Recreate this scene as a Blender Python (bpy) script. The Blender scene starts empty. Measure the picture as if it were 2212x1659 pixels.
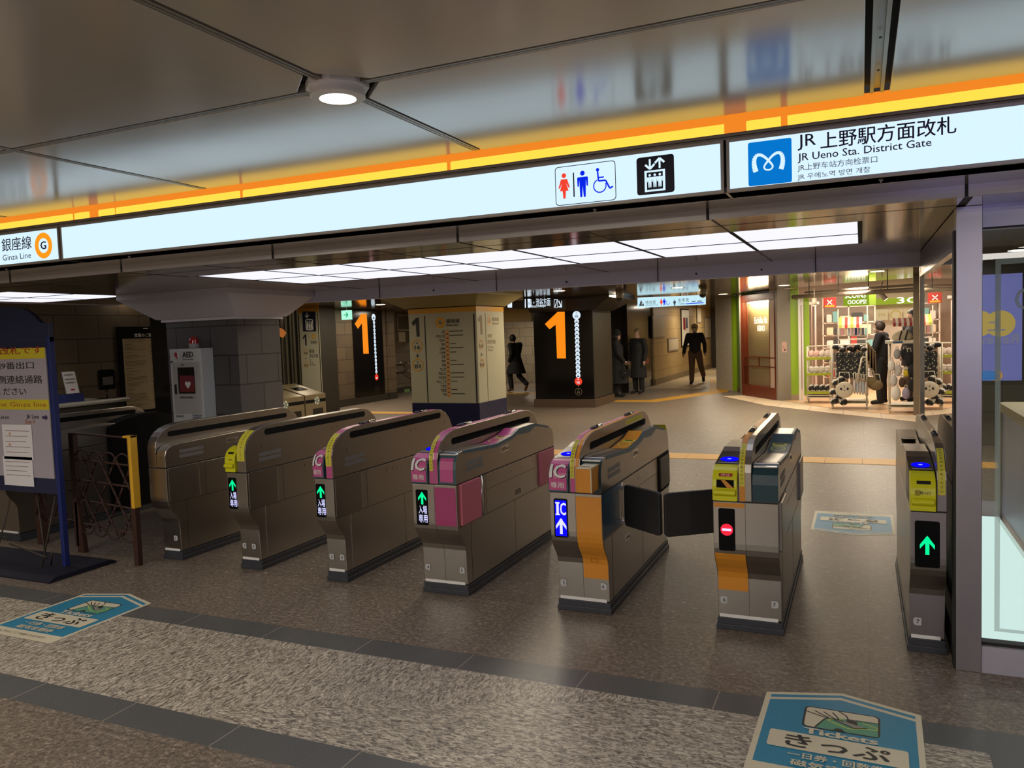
import bpy, bmesh, math, random
from mathutils import Vector, Matrix
random.seed(7)
C = bpy.context.scene.collection
S = bpy.context.scene
# ---------------------------------------------------------------- camera
FPX, W_, H_ = 1700.8, 2212, 1659
RM = Matrix(((0.9139759, 0.00657761, 0.40571515), (0.40424518, 0.07179664, -0.91182843), (-0.03512664, 0.9973976, 0.06296143)))
EYE = Vector((0, 0, 1.6))
cam = bpy.data.objects.new('camera', bpy.data.cameras.new('camera')); C.objects.link(cam)
cam.data.sensor_width = 36; cam.data.lens = FPX / W_ * 36; cam.data.clip_end = 200
cam.matrix_world = Matrix.Translation(EYE) @ RM.to_4x4()
S.camera = cam
def ray(u, v): return RM @ Vector((u - W_ / 2, -(v - H_ / 2), -FPX))
def PZ(u, v, z=0.0): d = ray(u, v); return EYE + d * ((z - 1.6) / d.z)
def PY(u, v, y): d = ray(u, v); return EYE + d * (y / d.y)
def PX(u, v, x): d = ray(u, v); return EYE + d * (x / d.x)
# ---------------------------------------------------------------- materials
def nodes(m):
    m.use_nodes = True; nt = m.node_tree; return nt, nt.nodes['Principled BSDF']
def mat(name, col, rough=0.5, metal=0.0, emit=0.0, ecol=None, noise=0.0, nscale=40, bump=0.0, spec=None, coat=0.0, trans=0.0, alpha=1.0, rvar=0.0, stretch=None):
    m = bpy.data.materials.new(name); nt, b = nodes(m)
    c = tuple(col) + (1,)
    b.inputs['Base Color'].default_value = c; b.inputs['Roughness'].default_value = rough; b.inputs['Metallic'].default_value = metal
    if emit: b.inputs['Emission Color'].default_value = tuple(ecol or col) + (1,); b.inputs['Emission Strength'].default_value = emit
    if spec is not None: b.inputs['Specular IOR Level'].default_value = spec
    if coat: b.inputs['Coat Weight'].default_value = coat; b.inputs['Coat Roughness'].default_value = 0.05
    if trans: b.inputs['Transmission Weight'].default_value = trans
    if alpha < 1: b.inputs['Alpha'].default_value = alpha
    if noise or bump or rvar:
        tc = nt.nodes.new('ShaderNodeTexCoord'); n = nt.nodes.new('ShaderNodeTexNoise'); n.inputs['Scale'].default_value = nscale; n.inputs['Detail'].default_value = 5
        src = tc.outputs['Object']
        if stretch:
            mp = nt.nodes.new('ShaderNodeMapping'); mp.inputs['Scale'].default_value = stretch; nt.links.new(src, mp.inputs['Vector']); src = mp.outputs['Vector']
        nt.links.new(src, n.inputs['Vector'])
        if noise:
            mx = nt.nodes.new('ShaderNodeMix'); mx.data_type = 'RGBA'
            mx.inputs[6].default_value = tuple(x * (1 - noise) for x in col) + (1,); mx.inputs[7].default_value = tuple(min(1, x * (1 + noise)) for x in col) + (1,)
            nt.links.new(n.outputs['Fac'], mx.inputs[0]); nt.links.new(mx.outputs[2], b.inputs['Base Color'])
        if rvar:
            mr = nt.nodes.new('ShaderNodeMapRange'); mr.inputs['From Min'].default_value = .3; mr.inputs['From Max'].default_value = .7
            mr.inputs['To Min'].default_value = max(0, rough - rvar); mr.inputs['To Max'].default_value = rough + rvar
            nt.links.new(n.outputs['Fac'], mr.inputs['Value']); nt.links.new(mr.outputs['Result'], b.inputs['Roughness'])
        if bump:
            bp = nt.nodes.new('ShaderNodeBump'); bp.inputs['Strength'].default_value = bump; bp.inputs['Distance'].default_value = .002
            nt.links.new(n.outputs['Fac'], bp.inputs['Height']); nt.links.new(bp.outputs['Normal'], b.inputs['Normal'])
    return m
def emis(name, col, s):
    m = bpy.data.materials.new(name); nt, b = nodes(m)
    b.inputs['Base Color'].default_value = (0.01, 0.01, 0.01, 1); b.inputs['Roughness'].default_value = .8; b.inputs['Specular IOR Level'].default_value = .0
    b.inputs['Emission Color'].default_value = tuple(col) + (1,); b.inputs['Emission Strength'].default_value = s
    return m
def srgb(r, g, b):
    f = lambda c: (c / 255 / 12.92) if c / 255 <= .04045 else ((c / 255 + .055) / 1.055) ** 2.4
    return (f(r), f(g), f(b))
def math_n(nt, op, a, b=None, c=None):
    n = nt.nodes.new('ShaderNodeMath'); n.operation = op
    for i, v in enumerate((a, b, c)):
        if v is None: continue
        if isinstance(v, (int, float)): n.inputs[i].default_value = v
        else: nt.links.new(v, n.inputs[i])
    return n.outputs[0]
def mixc(nt, f, a, b):
    n = nt.nodes.new('ShaderNodeMix'); n.data_type = 'RGBA'
    for i, v in ((0, f), (6, a), (7, b)):
        if isinstance(v, (int, float)): n.inputs[i].default_value = v
        elif isinstance(v, tuple): n.inputs[i].default_value = v + ((1,) if len(v) == 3 else ())
        else: nt.links.new(v, n.inputs[i])
    return n.outputs[2]
def ramp(nt, f, stops):
    r = nt.nodes.new('ShaderNodeValToRGB'); cr = r.color_ramp
    while len(cr.elements) < len(stops): cr.elements.new(.5)
    for e, (p, c) in zip(cr.elements, stops): e.position = p; e.color = (c if isinstance(c, tuple) else (c, c, c)) + (1,)
    nt.links.new(f, r.inputs[0]); return r.outputs[0]
M = {}
def steel(name, col, rough=.34, sc=(3, 3, 240)):
    return mat(name, col, rough, 1.0, noise=.05, nscale=6, rvar=.025, stretch=sc)
M['steel'] = steel('brushed_steel', (.42, .385, .345), .30)
M['steel2'] = steel('smooth_steel', (.60, .56, .52), .22)
M['steel_dark'] = steel('dark_steel', (.30, .27, .24), .36)
M['seam'] = mat('seam_shadow_gap', (.012, .011, .010), .6)
M['edge'] = mat('polished_edge', (.75, .73, .70), .25, 1)
M['black'] = mat('black_plastic', (.010, .010, .011), .35)
M['matblack'] = mat('matte_black', (.005, .005, .005), .85, spec=.15)
M['rubber'] = mat('black_vinyl_pad', (.022, .020, .019), .55, bump=.15, nscale=300)
M['plinth'] = mat('gate_plinth', (.035, .037, .045), .5, noise=.2)
M['pink'] = mat('pink_vinyl', srgb(196, 84, 140), .32, noise=.04)
M['pinkpad'] = mat('pink_flap_pad', srgb(205, 110, 125), .5)
M['orange'] = mat('orange_vinyl', srgb(214, 140, 42), .42, noise=.05)
M['yellow'] = mat('yellow_plastic', srgb(216, 212, 22), .32)
M['teal'] = mat('teal_plastic', srgb(62, 88, 98), .4)
M['tealdark'] = mat('dark_teal_panel', srgb(30, 62, 70), .35)
M['tealblue'] = mat('recess_teal_blue', srgb(16, 62, 84), .4)
M['stickyel'] = mat('yellow_sticker', srgb(214, 205, 62), .5)
M['grey'] = mat('light_grey_plastic', (.36, .36, .35), .4)
M['greylab'] = mat('grey_label', (.5, .5, .5), .5)
M['white'] = mat('white_paint', (.78, .77, .74), .4)
M['paper'] = mat('white_paper', (.72, .70, .72), .7)
M['print'] = mat('black_print', (.015, .014, .02), .6)
M['printnavy'] = mat('navy_print', (.03, .02, .09), .6)
M['ledblk'] = mat('display_black', (.003, .003, .003), .5, spec=.1)
M['glassblk'] = mat('black_glass', (.004, .004, .005), .08)
M['led_g'] = emis('green_led', (.0, .90, .30), 1.15)
M['led_w'] = emis('white_led', (.62, .62, 1.0), 1.3)
M['led_b'] = emis('blue_led', (.0, .0, 1.0), 1.5)
M['led_r'] = emis('red_led', (1.0, .02, .05), 1.1)
M['led_bd'] = emis('blue_reader_ring', (.0, .0, 1.0), 1.3)
M['sign_w'] = emis('backlit_sign_white', (.66, .86, 1.0), 1.08)
M['sign_w2'] = emis('backlit_sign_soft', (.60, .90, 1.0), .95)
M['panel_w'] = emis('light_panel', (.74, .74, .84), 1.3)
M['lamp_warm'] = emis('lamp_disc_warm', (1.0, .84, .62), 40)
M['lamp_w2'] = emis('downlight_warm', (1.0, .78, .5), 6)
M['alu'] = mat('aluminium_frame', (.42, .39, .36), .4, .4)
M['slotgrey'] = mat('frosted_slot', (.16, .15, .14), .5)
M['alu2'] = mat('bronze_frame', (.30, .26, .22), .45, .3)
M['skin'] = mat('skin', (.42, .26, .19), .6)
M['hair'] = mat('dark_hair', (.012, .009, .008), .6)
M['coat'] = mat('black_cloth', (.008, .008, .010), .85)
M['trouser'] = mat('brown_cloth', (.050, .036, .028), .85)
M['red'] = mat('red_plastic', (.45, .02, .03), .3)
M['blue'] = mat('blue_paint', (.010, .020, .13), .45, noise=.15)
M['bluedark'] = mat('navy_sheet', (.016, .020, .055), .45, noise=.15)
M['sticker_b'] = mat('sticker_blue', srgb(42, 136, 172), .45, noise=.06, nscale=14)
M['sticker_w'] = mat('sticker_cream', srgb(222, 212, 184), .5, noise=.05, nscale=20)
M['sticker_g'] = mat('sticker_green', srgb(92, 160, 130), .5)
M['sticker_k'] = mat('sticker_black', (.02, .018, .018), .5)
M['sticker_y'] = mat('sticker_yellow', srgb(206, 214, 80), .5)
M['goldcream'] = mat('cream_panel', srgb(172, 168, 144), .45)
M['gold'] = mat('gold_band', srgb(200, 146, 34), .45)
M['navy'] = mat('navy_base', (.006, .008, .045), .4)
# ---------------------------------------------------------------- mesh helpers
class B:
    def __init__(s): s.bm = bmesh.new(); s.mi = 0
    def _f(s, vs):
        try: f = s.bm.faces.new(vs); f.material_index = s.mi; return f
        except ValueError: return None
    def box(s, x0, x1, y0, y1, z0, z1):
        v = [s.bm.verts.new(p) for p in ((x0, y0, z0), (x1, y0, z0), (x1, y1, z0), (x0, y1, z0), (x0, y0, z1), (x1, y0, z1), (x1, y1, z1), (x0, y1, z1))]
        for q in ((3, 2, 1, 0), (4, 5, 6, 7), (0, 1, 5, 4), (1, 2, 6, 5), (2, 3, 7, 6), (3, 0, 4, 7)): s._f([v[i] for i in q])
        return s
    def quad(s, *ps): s._f([s.bm.verts.new(p) for p in ps]); return s
    def prism(s, poly, axis, a0, a1, holes=()):
        """poly: 2D points in the plane normal to axis ('x': (y,z), 'y': (x,z), 'z': (x,y)); holes are inner loops"""
        def P(p, a): return {'x': (a, p[0], p[1]), 'y': (p[0], a, p[1]), 'z': (p[0], p[1], a)}[axis]
        loops = [poly] + list(holes)
        rings = []
        for a in (a0, a1):
            rings.append([[s.bm.verts.new(P(p, a)) for p in lp] for lp in loops])
        for li in range(len(loops)):
            A, Bb = rings[0][li], rings[1][li]; n = len(A)
            for i in range(n): s._f([A[i], A[(i + 1) % n], Bb[(i + 1) % n], Bb[i]])
        for r in rings:
            if not holes: s._f(r[0])
            else:
                es = []
                for lp in r:
                    for i in range(len(lp)):
                        e = s.bm.edges.get((lp[i], lp[(i + 1) % len(lp)])) or s.bm.edges.new((lp[i], lp[(i + 1) % len(lp)])); es.append(e)
                res = bmesh.ops.triangle_fill(s.bm, use_beauty=True, use_dissolve=False, edges=es)
                for g in res['geom']:
                    if isinstance(g, bmesh.types.BMFace): g.material_index = s.mi
        return s
    def cyl(s, p0, p1, r0, r1=None, n=16, caps=True):
        p0, p1 = Vector(p0), Vector(p1); r1 = r0 if r1 is None else r1
        d = (p1 - p0).normalized(); u = d.orthogonal().normalized(); w = d.cross(u)
        A, Bb = [], []
        for i in range(n):
            a = 2 * math.pi * i / n; o = u * math.cos(a) + w * math.sin(a)
            A.append(s.bm.verts.new(p0 + o * r0)); Bb.append(s.bm.verts.new(p1 + o * r1))
        for i in range(n):
            f = s._f([A[i], A[(i + 1) % n], Bb[(i + 1) % n], Bb[i]])
            if f: f.smooth = True
        if caps: s._f(A[::-1]); s._f(Bb)
        return s
    def tube(s, pts, r, n=8):
        for a, b in zip(pts[:-1], pts[1:]): s.cyl(a, b, r, n=n)
        return s
    def sphere(s, c, r, n=16, sc=(1, 1, 1), cut=None):
        m = Matrix.Translation(c) @ Matrix.Diagonal((r * sc[0], r * sc[1], r * sc[2], 1))
        res = bmesh.ops.create_uvsphere(s.bm, u_segments=n, v_segments=max(6, n // 2), radius=1, matrix=m)
        fs = set(f for v in res['verts'] for f in v.link_faces)
        for f in fs: f.material_index = s.mi; f.smooth = True
        return s
    def disc(s, c, r, axis='z', n=24, ry=None):
        ry = ry or r; vs = []
        for i in range(n):
            a = 2 * math.pi * i / n; x, y = r * math.cos(a), ry * math.sin(a)
            o = {'z': (x, y, 0), 'y': (x, 0, y), 'x': (0, x, y)}[axis]; vs.append(s.bm.verts.new(Vector(c) + Vector(o)))
        s._f(vs); return s
    def xf(s, m): bmesh.ops.transform(s.bm, matrix=m, verts=s.bm.verts); return s
    def warp(s, fn):
        for v in s.bm.verts: v.co = Vector(fn(v.co))
        return s
ROOT = {}
def thing(name, label, cat, loc=(0, 0, 0), group=None):
    o = bpy.data.objects.new(name, None); C.objects.link(o); o.location = loc; o.empty_display_size = .1
    o['label'] = label; o['category'] = cat
    if group: o['group'] = group
    ROOT[o.name] = Vector(loc); return o
def part(name, b, mats, parent=None, label=None, bevel=0, seg=2, kind=None, smooth=False):
    me = bpy.data.meshes.new(name)
    off = Vector((0, 0, 0))
    if parent is not None: off = ROOT[parent.name]
    bmesh.ops.recalc_face_normals(b.bm, faces=b.bm.faces)
    for v in b.bm.verts: v.co -= off
    b.bm.to_mesh(me); b.bm.free()
    for m in (mats if isinstance(mats, (list, tuple)) else [mats]): me.materials.append(m if not isinstance(m, str) else M[m])
    o = bpy.data.objects.new(name, me); C.objects.link(o)
    if smooth:
        for p in me.polygons: p.use_smooth = True
    if parent is not None:
        o.parent = parent; ROOT[o.name] = off
    else: ROOT[o.name] = Vector((0, 0, 0))
    if label: o['label'] = label
    if kind: o['kind'] = kind
    if bevel:
        md = o.modifiers.new('bevel', 'BEVEL'); md.width = bevel; md.segments = seg; md.limit_method = 'ANGLE'; md.angle_limit = .6
    return o
def solo(name, b, mats, label, cat, group=None, bevel=0, **k):
    """a thing that is one mesh; its origin is put at its lowest centre"""
    xs = [v.co.copy() for v in b.bm.verts]; c = Vector(((min(p.x for p in xs) + max(p.x for p in xs)) / 2, (min(p.y for p in xs) + max(p.y for p in xs)) / 2, min(p.z for p in xs)))
    for v in b.bm.verts: v.co -= c
    o = part(name, b, mats, None, label, bevel, **k); o.location = c; ROOT[o.name] = c.copy(); o['category'] = cat
    if group: o['group'] = group
    return o
def struct(name, b, mats, bevel=0, **k):
    return part(name, b, mats, None, None, bevel, kind='structure', **k)
def text_bm(s, w=None, h=None, bold=0.0, align='c'):
    """mesh of a line of writing in the XY plane, centred on 0, scaled to width w and/or cap height h"""
    cu = bpy.data.curves.new('t', 'FONT'); cu.body = s; cu.resolution_u = 2
    o = bpy.data.objects.new('t', cu); C.objects.link(o)
    dg = bpy.context.evaluated_depsgraph_get(); me = bpy.data.meshes.new_from_object(o.evaluated_get(dg))
    bm = bmesh.new(); bm.from_mesh(me); bpy.data.objects.remove(o); bpy.data.curves.remove(cu); bpy.data.meshes.remove(me)
    if bold and bm.verts:
        # heavier strokes: the same letters again, shifted by a hair
        d = bold * .9; src = list(bm.verts) + list(bm.edges) + list(bm.faces); allg = []
        for zi, (dx, dy) in enumerate(((d, 0), (-d, 0), (0, d * .6), (0, -d * .6))):
            r = bmesh.ops.duplicate(bm, geom=src); bmesh.ops.translate(bm, vec=(dx, dy, .0002 * (zi + 1)), verts=[g for g in r['geom'] if isinstance(g, bmesh.types.BMVert)])
    xs = [v.co.x for v in bm.verts]; ys = [v.co.y for v in bm.verts]
    if not xs: return bm
    x0, x1, y0, y1 = min(xs), max(xs), min(ys), max(ys)
    sx = (w / (x1 - x0)) if w else None; sy = (h / (y1 - y0)) if h else None
    sx = sx or sy; sy = sy or sx
    ax = {'c': (x0 + x1) / 2, 'l': x0, 'r': x1}[align]
    for v in bm.verts: v.co = Vector(((v.co.x - ax) * sx, (v.co.y - (y0 + y1) / 2) * sy, v.co.z))
    return bm
def put2d(b, bm2, o, u=(1, 0, 0), v=(0, 0, 1), mi=None):
    """copy a flat mesh (XY) into b with origin o and axes u,v"""
    o, u, v = Vector(o), Vector(u), Vector(v)
    mp = {}; nn = u.cross(v)
    for q in bm2.verts: mp[q.index] = b.bm.verts.new(o + u * q.co.x + v * q.co.y + nn * q.co.z)
    for f in bm2.faces:
        try: nf = b.bm.faces.new([mp[q.index] for q in f.verts]); nf.material_index = b.mi if mi is None else mi
        except ValueError: pass
    bm2.free()
def put(b, s, o, u=(1, 0, 0), v=(0, 0, 1), w=None, h=None, bold=0.0, align='c', mi=None):
    bm = text_bm(s, w, h, bold, align); bm.verts.index_update(); put2d(b, bm, o, u, v, mi)
def shape(b, pts, o, u=(1, 0, 0), v=(0, 0, 1), mi=None):
    o, u, v = Vector(o), Vector(u), Vector(v)
    f = b._f([b.bm.verts.new(o + u * p[0] + v * p[1]) for p in pts])
    if f and mi is not None: f.material_index = mi
def circ(r, n=24, cx=0, cy=0, ry=None, a0=0, a1=360):
    ry = ry or r
    k = n if a1 - a0 >= 360 else n + 1
    return [(cx + r * math.cos(math.radians(a0 + (a1 - a0) * i / n)), cy + ry * math.sin(math.radians(a0 + (a1 - a0) * i / n))) for i in range(k)]
def rrect(x0, x1, y0, y1, r, n=4):
    p = []
    for cx, cy, a in ((x1 - r, y1 - r, 0), (x0 + r, y1 - r, 90), (x0 + r, y0 + r, 180), (x1 - r, y0 + r, 270)):
        p += [(cx + r * math.cos(math.radians(a + 90 * i / n)), cy + r * math.sin(math.radians(a + 90 * i / n))) for i in range(n + 1)]
    return p
def ringf(b, r0, r1, o, u=(1, 0, 0), v=(0, 0, 1), n=28, a0=0, a1=360, sy=1, mi=None):
    A = circ(r0, n, ry=r0 * sy, a0=a0, a1=a1); D = circ(r1, n, ry=r1 * sy, a0=a0, a1=a1); k = len(A)
    for i in range(k if a1 - a0 >= 360 else k - 1): shape(b, [A[i], A[(i + 1) % k], D[(i + 1) % k], D[i]], o, u, v, mi)
def stroke(b, pts, w, o, u=(1, 0, 0), v=(0, 0, 1), mi=None):
    for (x0, y0), (x1, y1) in zip(pts[:-1], pts[1:]):
        dx, dy = x1 - x0, y1 - y0; l = math.hypot(dx, dy) or 1; nx, ny = -dy / l * w / 2, dx / l * w / 2
        shape(b, [(x0 + nx, y0 + ny), (x0 - nx, y0 - ny), (x1 - nx, y1 - ny), (x1 + nx, y1 + ny)], o, u, v, mi)
def arrow(b, o, u, v, w, h, up=True, mi=None):
    t = .42; s = 1 if up else -1
    shape(b, [(-t * .32 * w, -h / 2 * s), (t * .32 * w, -h / 2 * s), (t * .32 * w, h * .42 * s), (-t * .32 * w, h * .42 * s)], o, u, v, mi)
    shape(b, [(0, h / 2 * s), (w / 2, .02 * h * s), (w / 2, -.20 * h * s), (0, .22 * h * s)], o, u, v, mi)
    shape(b, [(0, h / 2 * s), (-w / 2, .02 * h * s), (-w / 2, -.20 * h * s), (0, .22 * h * s)], o, u, v, mi)
def man(b, cx, cy, h, o, u, v, mi=None, woman=False):
    k = h / 10
    shape(b, circ(.95 * k, 14, cx, cy + 4.0 * k), o, u, v, mi)
    if not woman:
        shape(b, [(cx - 1.9 * k, cy + 2.6 * k), (cx + 1.9 * k, cy + 2.6 * k), (cx + 2.2 * k, cy + 2.2 * k), (cx + 2.1 * k, cy - .9 * k), (cx + 1.55 * k, cy - .9 * k), (cx + 1.35 * k, cy + 1.5 * k), (cx + 1.25 * k, cy - .6 * k), (cx + 1.1 * k, cy - 5 * k), (cx + .3 * k, cy - 5 * k), (cx, cy - .8 * k), (cx - .3 * k, cy - 5 * k), (cx - 1.1 * k, cy - 5 * k), (cx - 1.25 * k, cy - .6 * k), (cx - 1.35 * k, cy + 1.5 * k), (cx - 1.55 * k, cy - .9 * k), (cx - 2.1 * k, cy - .9 * k), (cx - 2.2 * k, cy + 2.2 * k)], o, u, v, mi)
    else:
        shape(b, [(cx - 1.3 * k, cy + 2.6 * k), (cx + 1.3 * k, cy + 2.6 * k), (cx + 2.4 * k, cy - .8 * k), (cx + 1.8 * k, cy - .9 * k), (cx + .9 * k, cy + 1.0 * k), (cx + 1.8 * k, cy - 2.0 * k), (cx + .7 * k, cy - 2.0 * k), (cx + .45 * k, cy - 5 * k), (cx - .45 * k, cy - 5 * k), (cx - .7 * k, cy - 2.0 * k), (cx - 1.8 * k, cy - 2.0 * k), (cx - .9 * k, cy + 1.0 * k), (cx - 1.8 * k, cy - .9 * k), (cx - 2.4 * k, cy - .8 * k)], o, u, v, mi)
LF = 2.6
def area(name, loc, size, power, col=(1, 1, 1), rot=(0, 0, 0), sy=None):
    l = bpy.data.lights.new(name, 'AREA'); l.size = size; l.energy = power * LF; l.color = col
    if not sy: l.shape = 'DISK'
    if sy: l.shape = 'RECTANGLE'; l.size_y = sy
    o = bpy.data.objects.new(name, l); C.objects.link(o); o.location = loc; o.rotation_euler = rot
    return o
# ================================================================ SETTING
def floor_mat():
    m = bpy.data.materials.new('granite_floor'); nt, b = nodes(m)
    tc = nt.nodes.new('ShaderNodeTexCoord'); sep = nt.nodes.new('ShaderNodeSeparateXYZ'); nt.links.new(tc.outputs['Object'], sep.inputs[0])
    x, y = sep.outputs[0], sep.outputs[1]
    def rng(v, a, c): return math_n(nt, 'MULTIPLY', math_n(nt, 'GREATER_THAN', v, a), math_n(nt, 'LESS_THAN', v, c))
    def noise(scale, det=4, st=None, rot=0, dist=0.0, rough=.6):
        mp = nt.nodes.new('ShaderNodeMapping'); mp.inputs['Scale'].default_value = st or (1, 1, 1); mp.inputs['Rotation'].default_value = (0, 0, rot)
        nt.links.new(tc.outputs['Object'], mp.inputs[0]); n = nt.nodes.new('ShaderNodeTexNoise'); n.inputs['Scale'].default_value = scale; n.inputs['Detail'].default_value = det
        n.inputs['Distortion'].default_value = dist; n.inputs['Roughness'].default_value = rough
        nt.links.new(mp.outputs[0], n.inputs['Vector']); return n.outputs['Fac']
    # brown granite with pale flecks
    n1 = noise(42, 6, rough=.75); n2 = noise(20, 6, (1, 2.0, 1), .5, 1.2, .75); big = noise(1.3, 2)
    base = ramp(nt, n1, [(.32, srgb(80, 70, 61)), (.5, srgb(119, 108, 96)), (.66, srgb(161, 148, 134))])
    fl = ramp(nt, n2, [(.57, 0.0), (.63, 1.0)])
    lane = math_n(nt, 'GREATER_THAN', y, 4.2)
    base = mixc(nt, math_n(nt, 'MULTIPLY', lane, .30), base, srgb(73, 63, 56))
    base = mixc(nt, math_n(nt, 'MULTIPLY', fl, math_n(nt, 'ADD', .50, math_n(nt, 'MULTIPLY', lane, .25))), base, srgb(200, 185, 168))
    dk = ramp(nt, noise(22, 5, (1, 1.7, 1), -.4, .9, .7), [(.57, 0.0), (.64, 1.0)])
    base = mixc(nt, math_n(nt, 'MULTIPLY', dk, .45), base, srgb(63, 56, 51))
    # light streaky granite between the stripes; streak direction changes at the slab diagonals
    s1 = noise(24, 7, (1, 3.0, 1), .9, 1.2, .75); s2 = noise(24, 7, (3.0, 1, 1), .3, 1.2, .75)
    sel = math_n(nt, 'GREATER_THAN', math_n(nt, 'ADD', math_n(nt, 'MULTIPLY', y, 1.4), math_n(nt, 'MULTIPLY', x, -.55)), 5.0)
    sel = math_n(nt, 'MAXIMUM', sel, math_n(nt, 'LESS_THAN', x, -2.6))
    sm = nt.nodes.new('ShaderNodeMix'); nt.links.new(sel, sm.inputs[0]); nt.links.new(s1, sm.inputs[2]); nt.links.new(s2, sm.inputs[3])
    light = ramp(nt, sm.outputs[0], [(.38, srgb(80, 73, 64)), (.47, srgb(143, 135, 123)), (.52, srgb(183, 174, 159)), (.62, srgb(226, 218, 202))])
    grey = mixc(nt, noise(90, 4), srgb(78, 80, 80), srgb(102, 103, 103))
    left = math_n(nt, 'LESS_THAN', x, .42)
    lz = math_n(nt, 'MULTIPLY', rng(y, 2.455, 3.255), left)
    col = mixc(nt, lz, base, light)
    st = math_n(nt, 'MAXIMUM', math_n(nt, 'MULTIPLY', rng(y, 2.275, 2.455), left), rng(y, 3.255, 3.435))
    st = math_n(nt, 'MAXIMUM', st, math_n(nt, 'MULTIPLY', rng(x, .42, .60), math_n(nt, 'LESS_THAN', y, 3.435)))
    col = mixc(nt, st, col, grey)
    # joints
    def joint(v, off, per, w):
        q = math_n(nt, 'FRACT', math_n(nt, 'DIVIDE', math_n(nt, 'SUBTRACT', v, off), per))
        return math_n(nt, 'LESS_THAN', q, w / per)
    jx = joint(x, -.583, .605, .005); jy = joint(y, 3.435, .605, .004)
    jin = math_n(nt, 'MULTIPLY', math_n(nt, 'MAXIMUM', jx, jy), math_n(nt, 'SUBTRACT', 1.0, lz))
    jin2 = math_n(nt, 'MULTIPLY', jx, st)
    col = mixc(nt, math_n(nt, 'MULTIPLY', jin, .45), col, srgb(70, 63, 56))
    col = mixc(nt, math_n(nt, 'MULTIPLY', jin2, .8), col, srgb(170, 161, 146))
    g = mixc(nt, big, (.86, .84, .82), (1.08, 1.06, 1.04)); mu = nt.nodes.new('ShaderNodeMix'); mu.data_type = 'RGBA'; mu.blend_type = 'MULTIPLY'; mu.inputs[0].default_value = 1
    nt.links.new(col, mu.inputs[6]); nt.links.new(g, mu.inputs[7]); nt.links.new(mu.outputs[2], b.inputs['Base Color'])
    mr = nt.nodes.new('ShaderNodeMapRange'); mr.inputs['To Min'].default_value = .30; mr.inputs['To Max'].default_value = .50; nt.links.new(n1, mr.inputs['Value'])
    nt.links.new(mr.outputs[0], b.inputs['Roughness']); b.inputs['Specular IOR Level'].default_value = .45
    bp = nt.nodes.new('ShaderNodeBump'); bp.inputs['Strength'].default_value = .25; bp.inputs['Distance'].default_value = .002
    nt.links.new(math_n(nt, 'MULTIPLY', sm.outputs[0], lz), bp.inputs['Height']); nt.links.new(bp.outputs['Normal'], b.inputs['Normal'])
    return m
def brick_mat(name, c1, c2, mort, bw, bh, axis, rough=.6, ms=.006, off=(0, 0)):
    m = bpy.data.materials.new(name); nt, b = nodes(m)
    tc = nt.nodes.new('ShaderNodeTexCoord'); sep = nt.nodes.new('ShaderNodeSeparateXYZ'); nt.links.new(tc.outputs['Object'], sep.inputs[0])
    cb = nt.nodes.new('ShaderNodeCombineXYZ'); nt.links.new(sep.outputs[1 if axis == 'x' else 0], cb.inputs[0]); nt.links.new(sep.outputs[2], cb.inputs[1])
    mp = nt.nodes.new('ShaderNodeMapping'); mp.inputs['Location'].default_value = (off[0], off[1], 0); nt.links.new(cb.outputs[0], mp.inputs[0])
    br = nt.nodes.new('ShaderNodeTexBrick'); br.inputs['Scale'].default_value = 1; br.inputs['Brick Width'].default_value = bw; br.inputs['Row Height'].default_value = bh
    br.inputs['Mortar Size'].default_value = ms; br.inputs['Mortar Smooth'].default_value = .1
    br.inputs['Color1'].default_value = c1 + (1,); br.inputs['Color2'].default_value = c2 + (1,); br.inputs['Mortar'].default_value = mort + (1,)
    nt.links.new(mp.outputs[0], br.inputs['Vector'])
    n = nt.nodes.new('ShaderNodeTexNoise'); n.inputs['Scale'].default_value = 90; nt.links.new(tc.outputs['Object'], n.inputs['Vector'])
    g = mixc(nt, n.outputs['Fac'], (.75, .75, .75), (1.25, 1.25, 1.25)); mu = nt.nodes.new('ShaderNodeMix'); mu.data_type = 'RGBA'; mu.blend_type = 'MULTIPLY'; mu.inputs[0].default_value = 1
    nt.links.new(br.outputs['Color'], mu.inputs[6]); nt.links.new(g, mu.inputs[7]); nt.links.new(mu.outputs[2], b.inputs['Base Color'])
    b.inputs['Roughness'].default_value = rough
    return m
def slat_mat(name, col, per, rough, metal):
    m = bpy.data.materials.new(name); nt, b = nodes(m)
    tc = nt.nodes.new('ShaderNodeTexCoord'); sep = nt.nodes.new('ShaderNodeSeparateXYZ'); nt.links.new(tc.outputs['Object'], sep.inputs[0])
    q = math_n(nt, 'FRACT', math_n(nt, 'DIVIDE', sep.outputs[1], per)); f = math_n(nt, 'LESS_THAN', q, .03)
    nt.links.new(mixc(nt, f, col, (.02, .018, .015)), b.inputs['Base Color'])
    b.inputs['Roughness'].default_value = rough; b.inputs['Metallic'].default_value = metal
    return m
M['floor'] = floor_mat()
M['ceil'] = mat('ceiling_paint_gloss', srgb(198, 192, 180), .19, .30, spec=.6, rvar=.02, nscale=2)
M['rail'] = mat('ceiling_rail', srgb(150, 145, 132), .35, .5)
M['gap'] = mat('ceiling_gap', (.03, .027, .022), .8)
M['soffit'] = mat('soffit_metal', srgb(168, 156, 140), .11, .62)
M['soffit2'] = mat('soffit_panel', srgb(186, 180, 174), .25, .2)
M['fascia'] = mat('fascia_paint', srgb(214, 210, 226), .4, .05)
M['rearceil'] = slat_mat('rear_gloss_slats', srgb(150, 134, 110), .32, .09, .6)
M['tileL'] = brick_mat('brown_granite_blocks', srgb(98, 82, 62), srgb(86, 72, 55), (.012, .010, .008), .62, .30, 'x', off=(0, .07))
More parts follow.
